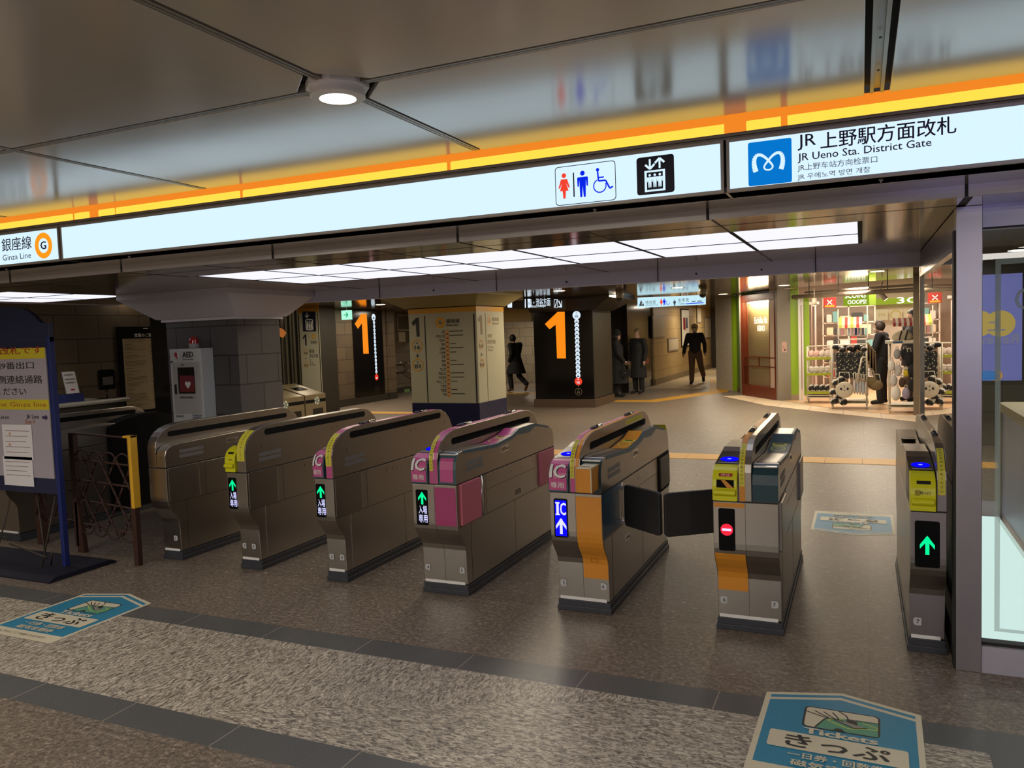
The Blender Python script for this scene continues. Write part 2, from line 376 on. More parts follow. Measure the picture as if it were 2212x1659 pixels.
M['tileL2'] = brick_mat('grey_brown_granite_blocks', srgb(112, 98, 80), srgb(98, 86, 70), (.02, .017, .013), .62, .31, 'x', off=(.1, .05))
M['tileB'] = brick_mat('beige_wall_tiles', srgb(150, 138, 118), srgb(140, 128, 108), srgb(90, 80, 66), .45, .30, 'y', .5)
M['tileC'] = brick_mat('cream_wall_tiles', srgb(186, 160, 112), srgb(176, 150, 104), srgb(120, 100, 70), .62, .40, 'x', .45)
M['colgrey'] = brick_mat('grey_granite_blocks_front', srgb(84, 79, 78), srgb(74, 70, 70), (.02, .018, .018), .42, .27, 'y', off=(.1, .12))
M['darkwall'] = mat('dark_wall', srgb(44, 38, 30), .6, noise=.2)
M['concrete'] = mat('warm_grey_wall', srgb(96, 88, 78), .7, noise=.1)

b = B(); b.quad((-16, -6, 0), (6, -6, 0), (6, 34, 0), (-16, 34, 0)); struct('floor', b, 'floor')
# ---- front ceiling: panels with chamfered corners round the lamp
ZC = 2.43
b = B(); g = .02
xs = [(-9.3, -6.457), (-6.413, -4.832), (-4.788, -3.212), (-3.168, -1.592), (-1.548, .016), (.100, 1.70), (1.74, 4.0)]
ys = [(-6, -4.30), (-4.26, -2.68), (-2.64, -1.06), (-1.02, .56), (.60, 2.178), (2.222, 3.24)]
ch = .125
for (x0, x1) in xs:
    for (y0, y1) in ys:
        def cut(x, y): return abs(x + 1.57) < .05 and (abs(y - 2.2) < .05)
        poly = []
        for (cx, cy, dx, dy, first) in ((x0, y0, 1, 1, 'y'), (x1, y0, -1, 1, 'x'), (x1, y1, -1, -1, 'y'), (x0, y1, 1, -1, 'x')):
            if cut(cx, cy):
                a = (cx, cy + dy * ch); c = (cx + dx * ch, cy)
                poly += ([a, c] if first == 'y' else [c, a])
            else: poly.append((cx, cy))
        b.prism(poly, 'z', ZC, ZC + .02)
struct('ceiling', b, 'ceil', bevel=.002)
b = B(); b.box(-9.3, 4, -6, 3.24, ZC + .035, ZC + .06); struct('ceiling', b, 'gap')
b = B()
for x in (-6.435, -4.81, -3.19, -1.57, 1.72): b.box(x - .013, x - .002, -6, 3.235, ZC - .001, ZC + .03); b.box(x + .002, x + .013, -6, 3.235, ZC - .001, ZC + .03); b.box(x - .003, x + .003, -6, 3.235, ZC + .006, ZC + .03)
b.box(.035, .047, -6, 3.235, ZC + .002, ZC + .03); b.box(.069, .081, -6, 3.235, ZC + .002, ZC + .03); b.box(.047, .069, -6, 3.235, ZC + .02, ZC + .032)
for y in (-4.28, -2.66, -1.04, .58, 2.20): b.box(-9.3, 4, y - .013, y - .002, ZC, ZC + .03); b.box(-9.3, 4, y + .002, y + .013, ZC, ZC + .03); b.box(-9.3, 4, y - .003, y + .003, ZC + .006, ZC + .03)
b.mi = 1
for (x, ya, yb) in ((-1.57, 1.5, 3.2), (-3.19, 2.3, 3.2), (.058, 2.2, 3.2)):
    for k in range(3):
        yy = ya + (yb - ya) * (k + .3) / 3; b.cyl((x, yy, ZC + .004), (x, yy, ZC + .008), .004, n=8)
struct('trim_1', b, ['rail', 'black'])
# ---- header above the gates
b = B(); b.box(-9.3, 4, 3.335, 3.69, 2.37, 2.40); b.box(-9.3, 4, 3.33, 3.40, 2.40, 2.46); struct('trim_2', b, 'alu2')
b = B(); b.box(-7.75, 4, 3.30, 3.47, 2.137, 2.16); b.box(-7.75, 4, 3.475, 3.69, 2.137, 2.16); struct('ceiling', b, 'soffit', bevel=.001)
b = B(); b.box(-7.75, 4, 3.69, 3.71, 2.09, 2.16)
b.mi = 1
for x in (-5.487, -4.386, -3.143, -1.922, -.636, .392):
    b.box(x - .006, x + .006, 3.686, 3.70, 2.089, 2.14)
struct('trim_3', b, ['soffit2', 'seam'])
# soffit B with openings for the light panels
PXS = [-4.31 + .6155 * i for i in range(8)]
b = B()
hole = [(-4.31, 4.25), (0.0, 4.25), (0.0, 5.42), (-4.31, 5.42)]
b.prism([(-6.2, 3.71), (.385, 3.71), (.385, 6.40), (-6.2, 6.40)], 'z', 2.09, 2.12, holes=[hole])
b.prism([(-7.75, 3.71), (-6.2, 3.71), (-6.2, 6.40), (-7.75, 6.40)], 'z', 2.09, 2.12, holes=[[(-7.6, 4.25), (-6.36, 4.25), (-6.36, 5.42), (-7.6, 5.42)]])
b.box(.42, 4, 3.71, 6.4, 2.09, 2.12)
b.mi = 1
b.box(.385, .42, 3.71, 6.40, 2.095, 2.12)
for x in (-5.5, -4.386, -3.143, -1.922, -.62): b.box(x - .004, x + .004, 3.71, 4.25, 2.0885, 2.0895); b.box(x - .004, x + .004, 5.42, 6.4, 2.0885, 2.0895)
b.box(-6.2, .385, 3.95, 3.953, 2.0885, 2.0895)
for x in (-3.70, -2.46, -1.23): b.box(x - .002, x + .002, 3.71, 4.25, 2.0885, 2.0895)
struct('ceiling', b, ['soffit', 'seam'])
b = B()
for i in range(8): b.box(PXS[i] - .011, PXS[i] + .011, 4.25, 5.42, 2.0885, 2.10)
b.box(-4.31, 0, 4.818, 4.842, 2.0888, 2.10); b.box(-6.99, -6.97, 4.25, 5.42, 2.0885, 2.10); b.box(-7.6, -6.36, 4.818, 4.842, 2.0888, 2.10)
struct('trim_3', b, 'gap')
b = B(); b.box(-7.75, 4, 4.2, 5.5, 2.135, 2.15); struct('ceiling', b, 'gap')
b = B(); b.box(-6.2, .385, 6.40, 6.45, 1.985, 2.45); b.box(-6.2, .385, 6.39, 6.40, 1.985, 2.0)
b.mi = 1
for x in (-4.19, -2.96, -1.51, -.31): b.box(x - .003, x + .003, 6.386, 6.39, 1.985, 2.09)
for x in (-3.6, -2.3, -1.2, -.7): b.cyl((x, 6.384, 2.03), (x, 6.392, 2.03), .008, n=8)
struct('trim_4', b, ['fascia', 'seam'])
b = B(); b.box(-7.77, -7.75, 3.3, 6.45, 2.085, 2.5); b.box(-8.95, -7.75, -3, 3.3, 2.38, 2.5); struct('trim_5', b, 'fascia')
# ---- rear ceiling
b = B(); b.prism([(-16, 6.45), (4, 6.45), (4, 11.2), (.95, 15.7), (-.41, 16.5), (-1.64, 17.65), (-2.52, 18.95), (-3.2, 20.8), (-3.2, 34), (-16, 34)], 'z', 2.35, 2.40)
b.box(-16, -7.77, 2, 6.45, 2.35, 2.40); struct('ceiling', b, 'rearceil')
# ---- walls
b = B(); b.box(-9.15, -8.955, -6, 11, 0, 2.5); struct('wall_left', b, 'tileL')
b = B(); b.box(-12.3, -9.15, 11, 11.2, 0, 2.4); struct('wall_left', b, 'darkwall')
b = B(); b.box(-11.6, -11.405, 14.6, 17.62, 0.17, 2.4); b.box(-11.56, -11.36, 17.62, 17.95, .17, 2.4); struct('wall_left', b, 'tileL')
b = B(); b.box(-11.62, -11.38, 14.6, 17.62, 0, .18); b.box(-11.58, -11.34, 17.62, 17.95, 0, .18); struct('baseboard_left', b, 'darkwall')
# stair wall beyond, seen between the pillars
b = B(); b.box(-18, -7.3, 24, 24.2, 0, 2.4); struct('wall_back', b, 'tileB')
b = B(); b.box(-12.6, -12.4, 17.95, 24, .15, 2.4); struct('wall_left', b, 'tileL2')
b = B(); b.box(-12.6, -12.38, 17.95, 24, 0, .15); struct('baseboard_left', b, 'darkwall')
b = B(); b.box(-12.3, -7.5, 21.4, 21.6, 1.96, 2.35); b.mi = 1; b.box(-12.3, -7.5, 21.36, 21.4, 1.93, 1.96); b.mi = 2
for x in (-11.2, -10, -8.8): b.box(x - .01, x + .01, 21.39, 21.4, 1.97, 2.35)
struct('trim_6', b, [mat('cream_lintel', srgb(206, 172, 92), .4), 'white', 'seam'])
# dark lobby behind the black pillar and the corridor
b = B(); b.box(-7.3, -7.1, 19.2, 24.2, 0, 2.4); b.box(-7.3, -5.75, 20.3, 20.4, 0, 2.4); struct('wall_back', b, 'darkwall')
M['mirrordark'] = mat('dark_glass_wall', (.02, .018, .015), .12, .3)
b = B(); b.box(-5.62, -5.4, 22.2, 31.5, .16, 2.4); struct('wall_left', b, 'tileC')
b = B(); b.box(-5.64, -5.37, 22.2, 31.5, 0, .17); struct('baseboard_left', b, mat('corridor_skirting', srgb(128, 112, 84), .5))
b = B(); b.box(-5.6, -5.45, 19.6, 22.2, 0, 2.4); struct('wall_left', b, 'mirrordark')
b = B(); b.box(-5.6, -2.0, 31.5, 31.7, 0, 2.4); struct('wall_back', b, 'darkwall')
b = B(); b.box(-3.3, -3.2, 20.8, 31.5, 0, 2.4); struct('wall_right', b, 'tileC')
b = B(); b.box(-16.2, -16, -6, 34, 0, 2.5); b.box(-16, 6, 34, 34.2, 0, 2.5); struct('wall_back', b, 'darkwall')
b = B(); b.box(5.8, 6, -6, 34, 0, 2.6); struct('wall_right', b, 'concrete')
b = B(); b.box(-9.15, 6, -6.2, -6, 0, 2.6); struct('wall_front', b, 'concrete')
# corridor floor and guiding strips
def strip(name, pts, z, m): bb = B(); bb.prism(pts, 'z', 0.0, z); return struct(name, bb, m)
M['guide'] = mat('orange_guide_tile', srgb(220, 168, 82), .5, noise=.06, nscale=6)
M['guide2'] = mat('yellow_tactile_tile', srgb(186, 140, 48), .6, noise=.1, bump=.3, nscale=60)
bb = B(); bb.box(-9.5, 4, 9.62, 10.02, 0, .004); bb.mi = 1
for i in range(34): bb.box(-9.2 + .4 * i, -9.195 + .4 * i, 9.62, 10.02, .0035, .0045)
struct('trim_7', bb, ['guide', mat('guide_joint', srgb(150, 110, 50), .6)])
strip('trim_8', [(-10.4, 14.2), (-7.6, 14.2), (-7.6, 14.6), (-10.4, 14.6)], .004, 'guide2')
strip('trim_9', [(-10.5, 17.6), (-10.1, 17.6), (-10.1, 20.3), (-10.5, 20.3)], .004, 'guide2')
strip('trim_10', [(-9.9, 19.2), (-7.4, 19.2), (-7.4, 19.6), (-9.9, 19.6)], .004, 'guide2')
strip('trim_11', [(-5.15, 17.05), (-4.15, 17.05), (-3.0, 19.8), (-3.75, 24.5), (-4.25, 24.5), (-3.5, 20.0), (-4.4, 17.5), (-5.15, 17.5)], .004, 'guide2')
strip('trim_12', [(-5.4, 21.0), (-3.2, 21.0), (-3.2, 31.5), (-5.4, 31.5)], .003, mat('corridor_floor', srgb(188, 170, 136), .4, noise=.08))
strip('trim_13', [(-2.95, 18.55), (-1.74, 16.35), (-.39, 14.9), (.83, 13.77), (.89, 14.68), (.43, 14.85), (-.56, 15.85), (-1.62, 17.5), (-2.45, 18.8)], .006, brick_mat('pale_curb_tiles', srgb(205, 184, 158), srgb(198, 178, 152), srgb(150, 130, 110), .6, 9, 'y', .5))
# ================================================================ OVERHEAD SIGNS
SY = 3.27
def signbox(x0, x1, label, group=None):
    t = thing('overhead_sign', label, 'sign', ((x0 + x1) / 2, SY, 2.135))
    f = B(); f.box(x0, x1, SY + .012, SY + .17, 2.137, 2.345)
    f.box(x0, x1, SY - .003, SY + .02, 2.135, 2.147); f.box(x0, x1, SY - .003, SY + .02, 2.330, 2.342)
    f.box(x0, x0 + .012, SY - .003, SY + .02, 2.147, 2.330); f.box(x1 - .012, x1, SY - .003, SY + .02, 2.147, 2.330)
    part('frame', f, 'alu', t)
    p = B(); p.box(x0 + .012, x1 - .012, SY, SY + .012, 2.147, 2.330); fc = part('backlit_face', p, 'sign_w', t)
    return t, fc
s1, f1 = signbox(-8.0, -4.392, 'backlit white overhead sign reading Ginza Line with an orange ring, cut off by left edge')
s2, f2 = signbox(-4.378, -.497, 'long backlit white overhead sign with toilet, wheelchair and elevator pictograms')
s3, f3 = signbox(-.486, 2.6, 'backlit white overhead sign with blue emblem naming the JR Ueno station district gate')
# the three-line top rail that carries the signs
b = B(); b.box(-8.0, 2.6, SY + .004, SY + .18, 2.343, 2.352); b.box(-8.0, 2.6, SY - .002, SY + .18, 2.354, 2.361); b.box(-8, 2.6, SY + .003, SY + .18, 2.3615, 2.367)
struct('trim_14', b, 'alu2')
U, V = Vector((1, 0, 0)), Vector((0, 0, 1))
def on_sign(u, v): p = PY(u, v, SY); return Vector((p.x, SY - .0035, p.z))
M['navytxt'] = mat('sign_navy_text', (.02, .012, .07), .5)
M['greytxt'] = mat('sign_slate_text', (.045, .045, .11), .5)
M['signblack'] = mat('sign_black_panel', (.012, .012, .03), .5)
M['signred'] = emis('sign_red', (.95, .06, .03), .95)
M['signblue'] = emis('sign_blue', (.0, .02, .9), .9)
M['metroblue'] = emis('emblem_blue', (.0, .18, .62), 1.0)
M['ringorange'] = emis('ring_orange', (1.0, .33, .01), 1.0)
def spanx(x0, x1, y): return PY(x1, y, SY).x - PY(x0, y, SY).x
# JR sign writing
b = B(); c = on_sign(1663, 351); put_r = rrect(-.0905, .0905, -.0775, .0775, .008); shape(b, [(p[0] * .5 * 1.0 * (spanx(1613, 1707, 350) / .0905), p[1] * ((PY(1660, 303, SY).z - PY(1660, 398, SY).z) / .155)) for p in put_r], c, U, V)
part('emblem_panel', b, 'metroblue', s3)
b = B(); k = spanx(1627, 1693, 350) / 200; c2 = on_sign(1660, 350) + Vector((0, -.001, 0))
heart = []
def bez(p0, p1, p2, p3, n=8): return [tuple(sum(w * q[i] for w, q in zip(((1 - t) ** 3, 3 * t * (1 - t) ** 2, 3 * t * t * (1 - t), t ** 3), (p0, p1, p2, p3))) for i in (0, 1)) for t in [j / n for j in range(n + 1)]]
# left arch, crossing at the heart-shaped knot, right arch
path = bez((-82, -62), (-105, 0), (-95, 60), (-62, 58)) + bez((-62, 58), (-30, 55), (0, 10), (22, -18))[1:] + bez((22, -18), (42, -48), (10, -58), (0, -58))[1:] + bez((0, -58), (-10, -58), (-42, -48), (-22, -18))[1:] + bez((-22, -18), (0, 10), (30, 55), (62, 58))[1:] + bez((62, 58), (95, 60), (105, 0), (82, -62))[1:]
n = len(path)
for i in range(n - 1):
    t0 = abs(i / (n - 1) - .5) * 2; w = (10 + 24 * t0 ** 2) * k
    stroke(b, [(path[i][0] * k, path[i][1] * k * .95), (path[i + 1][0] * k, path[i + 1][1] * k * .95)], w, c2, U, V)
part('emblem_mark', b, 'sign_w', s3)
def line(txt, u0, u1, vc, hpx, m, par, bold=0, name='lettering'):
    b = B(); pl = on_sign(u0, vc[0]); pr = on_sign(u1, vc[1]); um = (u0 + u1) / 2
    h = PY(um, 300, SY).z - PY(um, 300 + hpx, SY).z
    mid = (pl + pr) / 2
    put(b, txt, mid, U, V, w=pr.x - pl.x, h=h, bold=bold); return part(name, b, m, par)
line('JR', 1723, 1763, (308, 306), 34, 'navytxt', s3, .006)
line('上野駅方面改札', 1772, 2066, (302, 272), 38, 'navytxt', s3, .012)
line('JR Ueno Sta. District Gate', 1723, 2012, (341, 312), 22, 'greytxt', s3, .012)
line('JR上野车站方向检票口', 1723, 1895, (362, 347), 17, 'greytxt', s3)
line('JR 우에노역 방면 개찰', 1723, 1880, (382, 369), 15, 'greytxt', s3)
# pictogram boxes
b = B()
p00, p11 = PY(1200, 400, SY), PY(1331, 395, SY); zt = PY(1265, 354, SY).z; zb = PY(1265, 439, SY).z
cx, cz = (p00.x + p11.x) / 2, (zt + zb) / 2; hw, hh = (p11.x - p00.x) / 2, (zt - zb) / 2
o = Vector((cx, SY - .0035, cz)); A = rrect(-hw, hw, -hh, hh, .016); D = rrect(-hw + .003, hw - .003, -hh + .003, hh - .003, .014)
for i in range(len(A)): shape(b, [A[i], A[(i + 1) % len(A)], D[(i + 1) % len(A)], D[i]], o)
shape(b, [(-.375 * hw - .003, -.62 * hh), (-.375 * hw + .003, -.62 * hh), (-.375 * hw + .003, .62 * hh), (-.375 * hw - .003, .62 * hh)], o)
part('pictogram_frame', b, 'signblack', s2)
b = B(); man(b, -.70 * hw, 0, 1.32 * hh, o, U, V, woman=True); part('woman_symbol', b, 'signred', s2)
b = B(); man(b, -.08 * hw, 0, 1.35 * hh, o, U, V); part('man_symbol', b, 'signblue', s2)
b = B(); q = hh
shape(b, circ(.09 * q, 14, .42 * hw, .62 * q), o); stroke(b, [(.42 * hw, .55 * q), (.44 * hw, .05 * q), (.67 * hw, .05 * q), (.80 * hw, -.38 * q), (.90 * hw, -.30 * q)], .085 * q, o)
stroke(b, [(.43 * hw, .22 * q), (.62 * hw, .22 * q)], .07 * q, o)
ringf(b, .36 * q, .30 * q, o + Vector((.48 * hw, 0, -.20 * q)), a0=115, a1=380); part('wheelchair_symbol', b, 'signblue', s2)
b = B(); p0, p1 = PY(1376, 380, SY), PY(1457, 378, SY); zt = PY(1416, 337, SY).z; zb = PY(1416, 419, SY).z
cx, cz = (p0.x + p1.x) / 2, (zt + zb) / 2; hw, hh = (p1.x - p0.x) / 2, (zt - zb) / 2; o = Vector((cx, SY - .0035, cz))
shape(b, rrect(-hw, hw, -hh, hh, .012), o); part('elevator_panel', b, 'signblack', s2)
b = B(); o2 = o + Vector((0, -.001, 0))
for (x0, x1, y0, y1) in ((-.58, .52, -.86, -.76), (-.58, .52, .16, .26), (-.58, -.46, -.86, .26), (.40, .52, -.86, .26)):
    shape(b, [(x0 * hw, y0 * hh), (x1 * hw, y0 * hh), (x1 * hw, y1 * hh), (x0 * hw, y1 * hh)], o2)
for x in (-.30, -.03, .24): man(b, x * hw, -.28 * hh, .72 * hh, o2, U, V)
for x, up in ((-.28, False), (.24, True)):
    s = 1 if up else -1
    stroke(b, [(x * hw, (.60 - .26 * s) * hh), (x * hw, (.60 + .2 * s) * hh)], .1 * hw, o2); stroke(b, [((x - .25) * hw, (.60 + .02 * s) * hh), (x * hw, (.60 + .26 * s) * hh), ((x + .25) * hw, (.60 + .02 * s) * hh)], .11 * hw, o2)
part('elevator_symbol', b, 'sign_w', s2)
# Ginza line sign
b = B(); c = on_sign(95, 530.5); r1 = spanx(76, 113.5, 530) / 2
ringf(b, r1, r1 * .57, c, sy=1.0, n=36); part('line_ring', b, 'ringorange', s1)
line('G', 88.5, 101, (531, 529), 18, 'navytxt', s1, .03)
line('銀座線', 5, 69, (530, 523), 29, 'navytxt', s1, .006)
line('Ginza Line', 7, 68, (558, 550), 13, 'greytxt', s1)
# ---- amber cove light above the signs: trough, cover strip and tube segments
t = thing('cove_light', 'long amber cove light glowing between the ceiling edge and the white overhead signs', 'light', (-2.7, 3.31, 2.37))
b = B(); b.box(-8.2, 2.7, 3.318, 3.322, 2.367, 2.458); part('backing', b, emis('amber_backing', (1.0, .27, .02), .9), t)
M['amber'] = emis('amber_tube', (1.0, .60, .06), 1.28)
def xs_at(u, v): return PY(u, v, 3.30).x
cuts = [(-8.2, xs_at(152, 460)), (xs_at(160, 460), xs_at(188, 458)), (xs_at(212, 455), xs_at(243, 450)), (xs_at(250, 450), xs_at(514, 415)), (xs_at(524, 413), xs_at(962, 358)), (xs_at(973, 357), xs_at(1563, 275)), (xs_at(1612, 272), xs_at(1686, 262)), (xs_at(1701, 260), 2.7)]
for (x0, x1) in cuts:
    b = B(); b.prism([(3.300, 2.367), (3.300, 2.404), (3.306, 2.413), (3.316, 2.413), (3.316, 2.367)], 'x', x0, x1); part('tube', b, 'amber', t)
# ---- round ceiling lamp at the groove crossing
def lamp(x, y, label, z=ZC, grp=None):
    t = thing('ceiling_lamp', label, 'lamp', (x, y, z - .05), grp)
    b = B(); b.prism([(x + .106 * math.cos(math.radians(22.5 + 45 * i)), y + .106 * math.sin(math.radians(22.5 + 45 * i))) for i in range(8)], 'z', z - .006, z + .02); part('mounting_plate', b, 'white', t, bevel=.001)
    b = B(); prof = [(.090, z - .006), (.090, z - .032), (.084, z - .037), (.060, z - .0375), (.058, z - .030)]
    for (r0, z0), (r1, z1) in zip(prof[:-1], prof[1:]): b.cyl((x, y, z0), (x, y, z1), r0, r1, n=40, caps=False)
    part('housing', b, 'white', t)
    b = B(); b.disc((x, y, z - .0335), .057, n=36); part('diffuser', b, 'lamp_warm', t)
lamp(-1.57, 2.20, 'round white ceiling lamp glowing at the crossing of the ceiling grooves')
# ---- luminous panels over the gates
for i in range(7):
    for j, (y0, y1) in enumerate(((4.255, 4.816), (4.844, 5.415))):
        b = B(); b.box(PXS[i] + .012, PXS[i + 1] - .012, y0, y1, 2.0905, 2.10)
        solo('ceiling_light_panel', b, 'panel_w', 'white luminous light panel flush in the metal soffit above the ticket gates', 'light', 'luminous panels above the ticket gates')
for i in range(2):
    for j, (y0, y1) in enumerate(((4.255, 4.816), (4.844, 5.415))):
        b = B(); b.box(-7.595 + .62 * i, -6.992 + .62 * i, y0, y1, 2.0905, 2.10)
        solo('ceiling_light_panel', b, 'panel_w', 'white luminous soffit panel left of the grey stone pillar, above the blue notice board', 'light', 'luminous panels at the left end')
# little hanging fittings under the sign: sprinkler studs
for k, (u, v, w) in enumerate(((14, 581, 'left of the Ginza Line ring'), (279, 554, 'below the blank left half of the long sign'), (1285, 453, 'below the toilet pictograms'), (1903, 389, 'below the JR gate sign'))):
    p = PZ(u, v, 2.133); b = B(); b.cyl((p.x, p.y, 2.1365), (p.x, p.y, 2.131), .008, .008, n=12); b.cyl((p.x, p.y, 2.131), (p.x, p.y, 2.124), .005, .003, n=12)
    solo('sprinkler_head', b, 'grey', 'tiny pale stud on the soffit ' + w, 'fitting', 'studs under the header')
# ================================================================ TICKET GATES
LOW = [(.07, 0.0), (.20, -.004), (.285, -.006), (.315, -.014), (.34, -.030), (.37, -.056), (.40, -.078), (.43, -.092), (.46, -.099), (.49, -.102), (.705, -.102)]
HEAD = [(.712, -.115), (.79, -.117), (.82, -.112), (.845, -.100), (.865, -.080), (.879, -.052), (.886, -.020)]
RAILF = [(.712, -.100), (.86, -.102), (.90, -.090), (.935, -.068), (.965, -.035), (.99, .010), (1.008, .075), (1.017, .16), (1.019, .25)]
def ev(P, z):
    if z <= P[0][0]: return P[0][1]
    for (a, b_), (c, d) in zip(P[:-1], P[1:]):
        if z <= c: return b_ + (d - b_) * (z - a) / (c - a)
    return P[-1][1]
LOWPOLY = [(y, z) for z, y in LOW] + [(1.54 - (y + .102) if False else 1.442 - y, z) for z, y in reversed(LOW)]
RAILTOP = [(.25, 1.019), (1.28, 1.019), (1.36, 1.008), (1.43, .978), (1.49, .93), (1.53, .86), (1.545, .78), (1.545, .712)]
RAILPOLY = [(y, z) for z, y in RAILF] + RAILTOP[1:]
def slot(y0, y1, z0, z1):
    r = (z1 - z0) / 2; p = []
    for i in range(7): a = math.radians(-90 + 180 * i / 6); p.append((y1 - r + r * math.cos(a), (z0 + z1) / 2 + r * math.sin(a)))
    for i in range(7): a = math.radians(90 + 180 * i / 6); p.append((y0 + r + r * math.cos(a), (z0 + z1) / 2 + r * math.sin(a)))
    return p
def band(b, P, x0, x1, z0, z1, off, X0, Y0, step=.012):
    """strip that follows a front profile P between heights z0..z1"""
    zs = sorted(set([z0, z1] + [z for z, _ in P if z0 < z < z1]))
    for za, zb in zip(zs[:-1], zs[1:]):
        ya, yb = ev(P, za) - off, ev(P, zb) - off
        b.quad((X0 + x0, Y0 + ya, za), (X0 + x1, Y0 + ya, za), (X0 + x1, Y0 + yb, zb), (X0 + x0, Y0 + yb, zb))
    return b
def pathband(b, pts, x0, x1, off, X0, Y0):
    """strip over a (y,z) polyline, pushed outwards (up/front)"""
    Q = []
    for i, (y, z) in enumerate(pts):
        a = pts[max(0, i - 1)]; c = pts[min(len(pts) - 1, i + 1)]; dy, dz = c[0] - a[0], c[1] - a[1]; l = math.hypot(dy, dz)
        Q.append((y - dz / l * off, z + dy / l * off))
    for (ya, za), (yb, zb) in zip(Q[:-1], Q[1:]):
        b.quad((X0 + x0, Y0 + ya, za), (X0 + x1, Y0 + ya, za), (X0 + x1, Y0 + yb, zb), (X0 + x0, Y0 + yb, zb))
    return b
def decal(b, txt, P, xc, zc, X0, Y0, w=None, h=None, off=.002, bold=0.0, mi=None):
    bm = text_bm(txt, w, h, bold)
    for k in range(-6, 7): bmesh.ops.bisect_plane(bm, geom=list(bm.verts) + list(bm.edges) + list(bm.faces), plane_co=(0, k * .008, 0), plane_no=(0, 1, 0))
    bm.verts.index_update(); mp = {}
    for q in bm.verts:
        z = zc + q.co.y; mp[q.index] = b.bm.verts.new((X0 + xc + q.co.x, Y0 + ev(P, z) - off - q.co.z, z))
    for f in bm.faces:
        try: nf = b.bm.faces.new([mp[q.index] for q in f.verts]); nf.material_index = b.mi if mi is None else mi
        except ValueError: pass
    bm.free()
def led(t, kind, xc, X0, Y0, hw=.041, zb=.452, zt=.672):
    y = -.1045
    b = B(); shape(b, rrect(-hw, hw, zb, zt, .010), (X0 + xc, Y0 + y, 0)); d = part('display', b, 'ledblk', t)
    o = Vector((X0 + xc, Y0 + y - .0012, 0)); zc = (zb + zt) / 2
    def sub(name, bb, m): part(name, bb, m, d)
    if kind == 'enter':
        b = B(); arrow(b, o + Vector((.004, 0, zc + .058)), U, V, .056, .078); sub('arrow_symbol', b, 'led_g')
        b = B(); put(b, '入場', o + Vector((.006, 0, zc - .014)), w=.058, h=.050, bold=.008); put(b, '専用', o + Vector((.006, 0, zc - .068)), w=.062, h=.050, bold=.008); sub('lettering', b, 'led_w')
    if kind == 'ic':
        b = B(); shape(b, [(-hw + .008, zb + .008), (hw - .007, zb + .008), (hw - .007, zt - .010), (-hw + .008, zt - .010)], o); sub('lit_field', b, 'led_b')
        o = o + Vector((0, -.001, 0)); b = B(); put(b, 'C', o + Vector((.015, 0, zc + .053)), w=.036, h=.072, bold=.03)
        shape(b, [(-.025, zc + .018), (-.010, zc + .018), (-.010, zc + .088), (-.025, zc + .088)], o); shape(b, [(-.030, zc + .016), (-.005, zc + .016), (-.005, zc + .024), (-.030, zc + .024)], o); shape(b, [(-.030, zc + .082), (-.005, zc + .082), (-.005, zc + .090), (-.030, zc + .090)], o)
        arrow(b, o + Vector((.001, 0, zc - .045)), U, V, .062, .092); sub('lettering', b, 'led_w')
    if kind == 'stop':
        b = B(); shape(b, circ(.031, 32, 0, zc), o); sub('stop_disc', b, 'led_r')
        b = B(); shape(b, [(-.023, zc - .006), (.023, zc - .006), (.023, zc + .006), (-.023, zc + .006)], o + Vector((0, -.001, 0))); sub('bar_symbol', b, 'led_w')
    if kind == 'arrow':
        b = B(); arrow(b, o + Vector((0, 0, zc - .004)), U, V, .062, .090); sub('arrow_symbol', b, 'led_g')
    return d
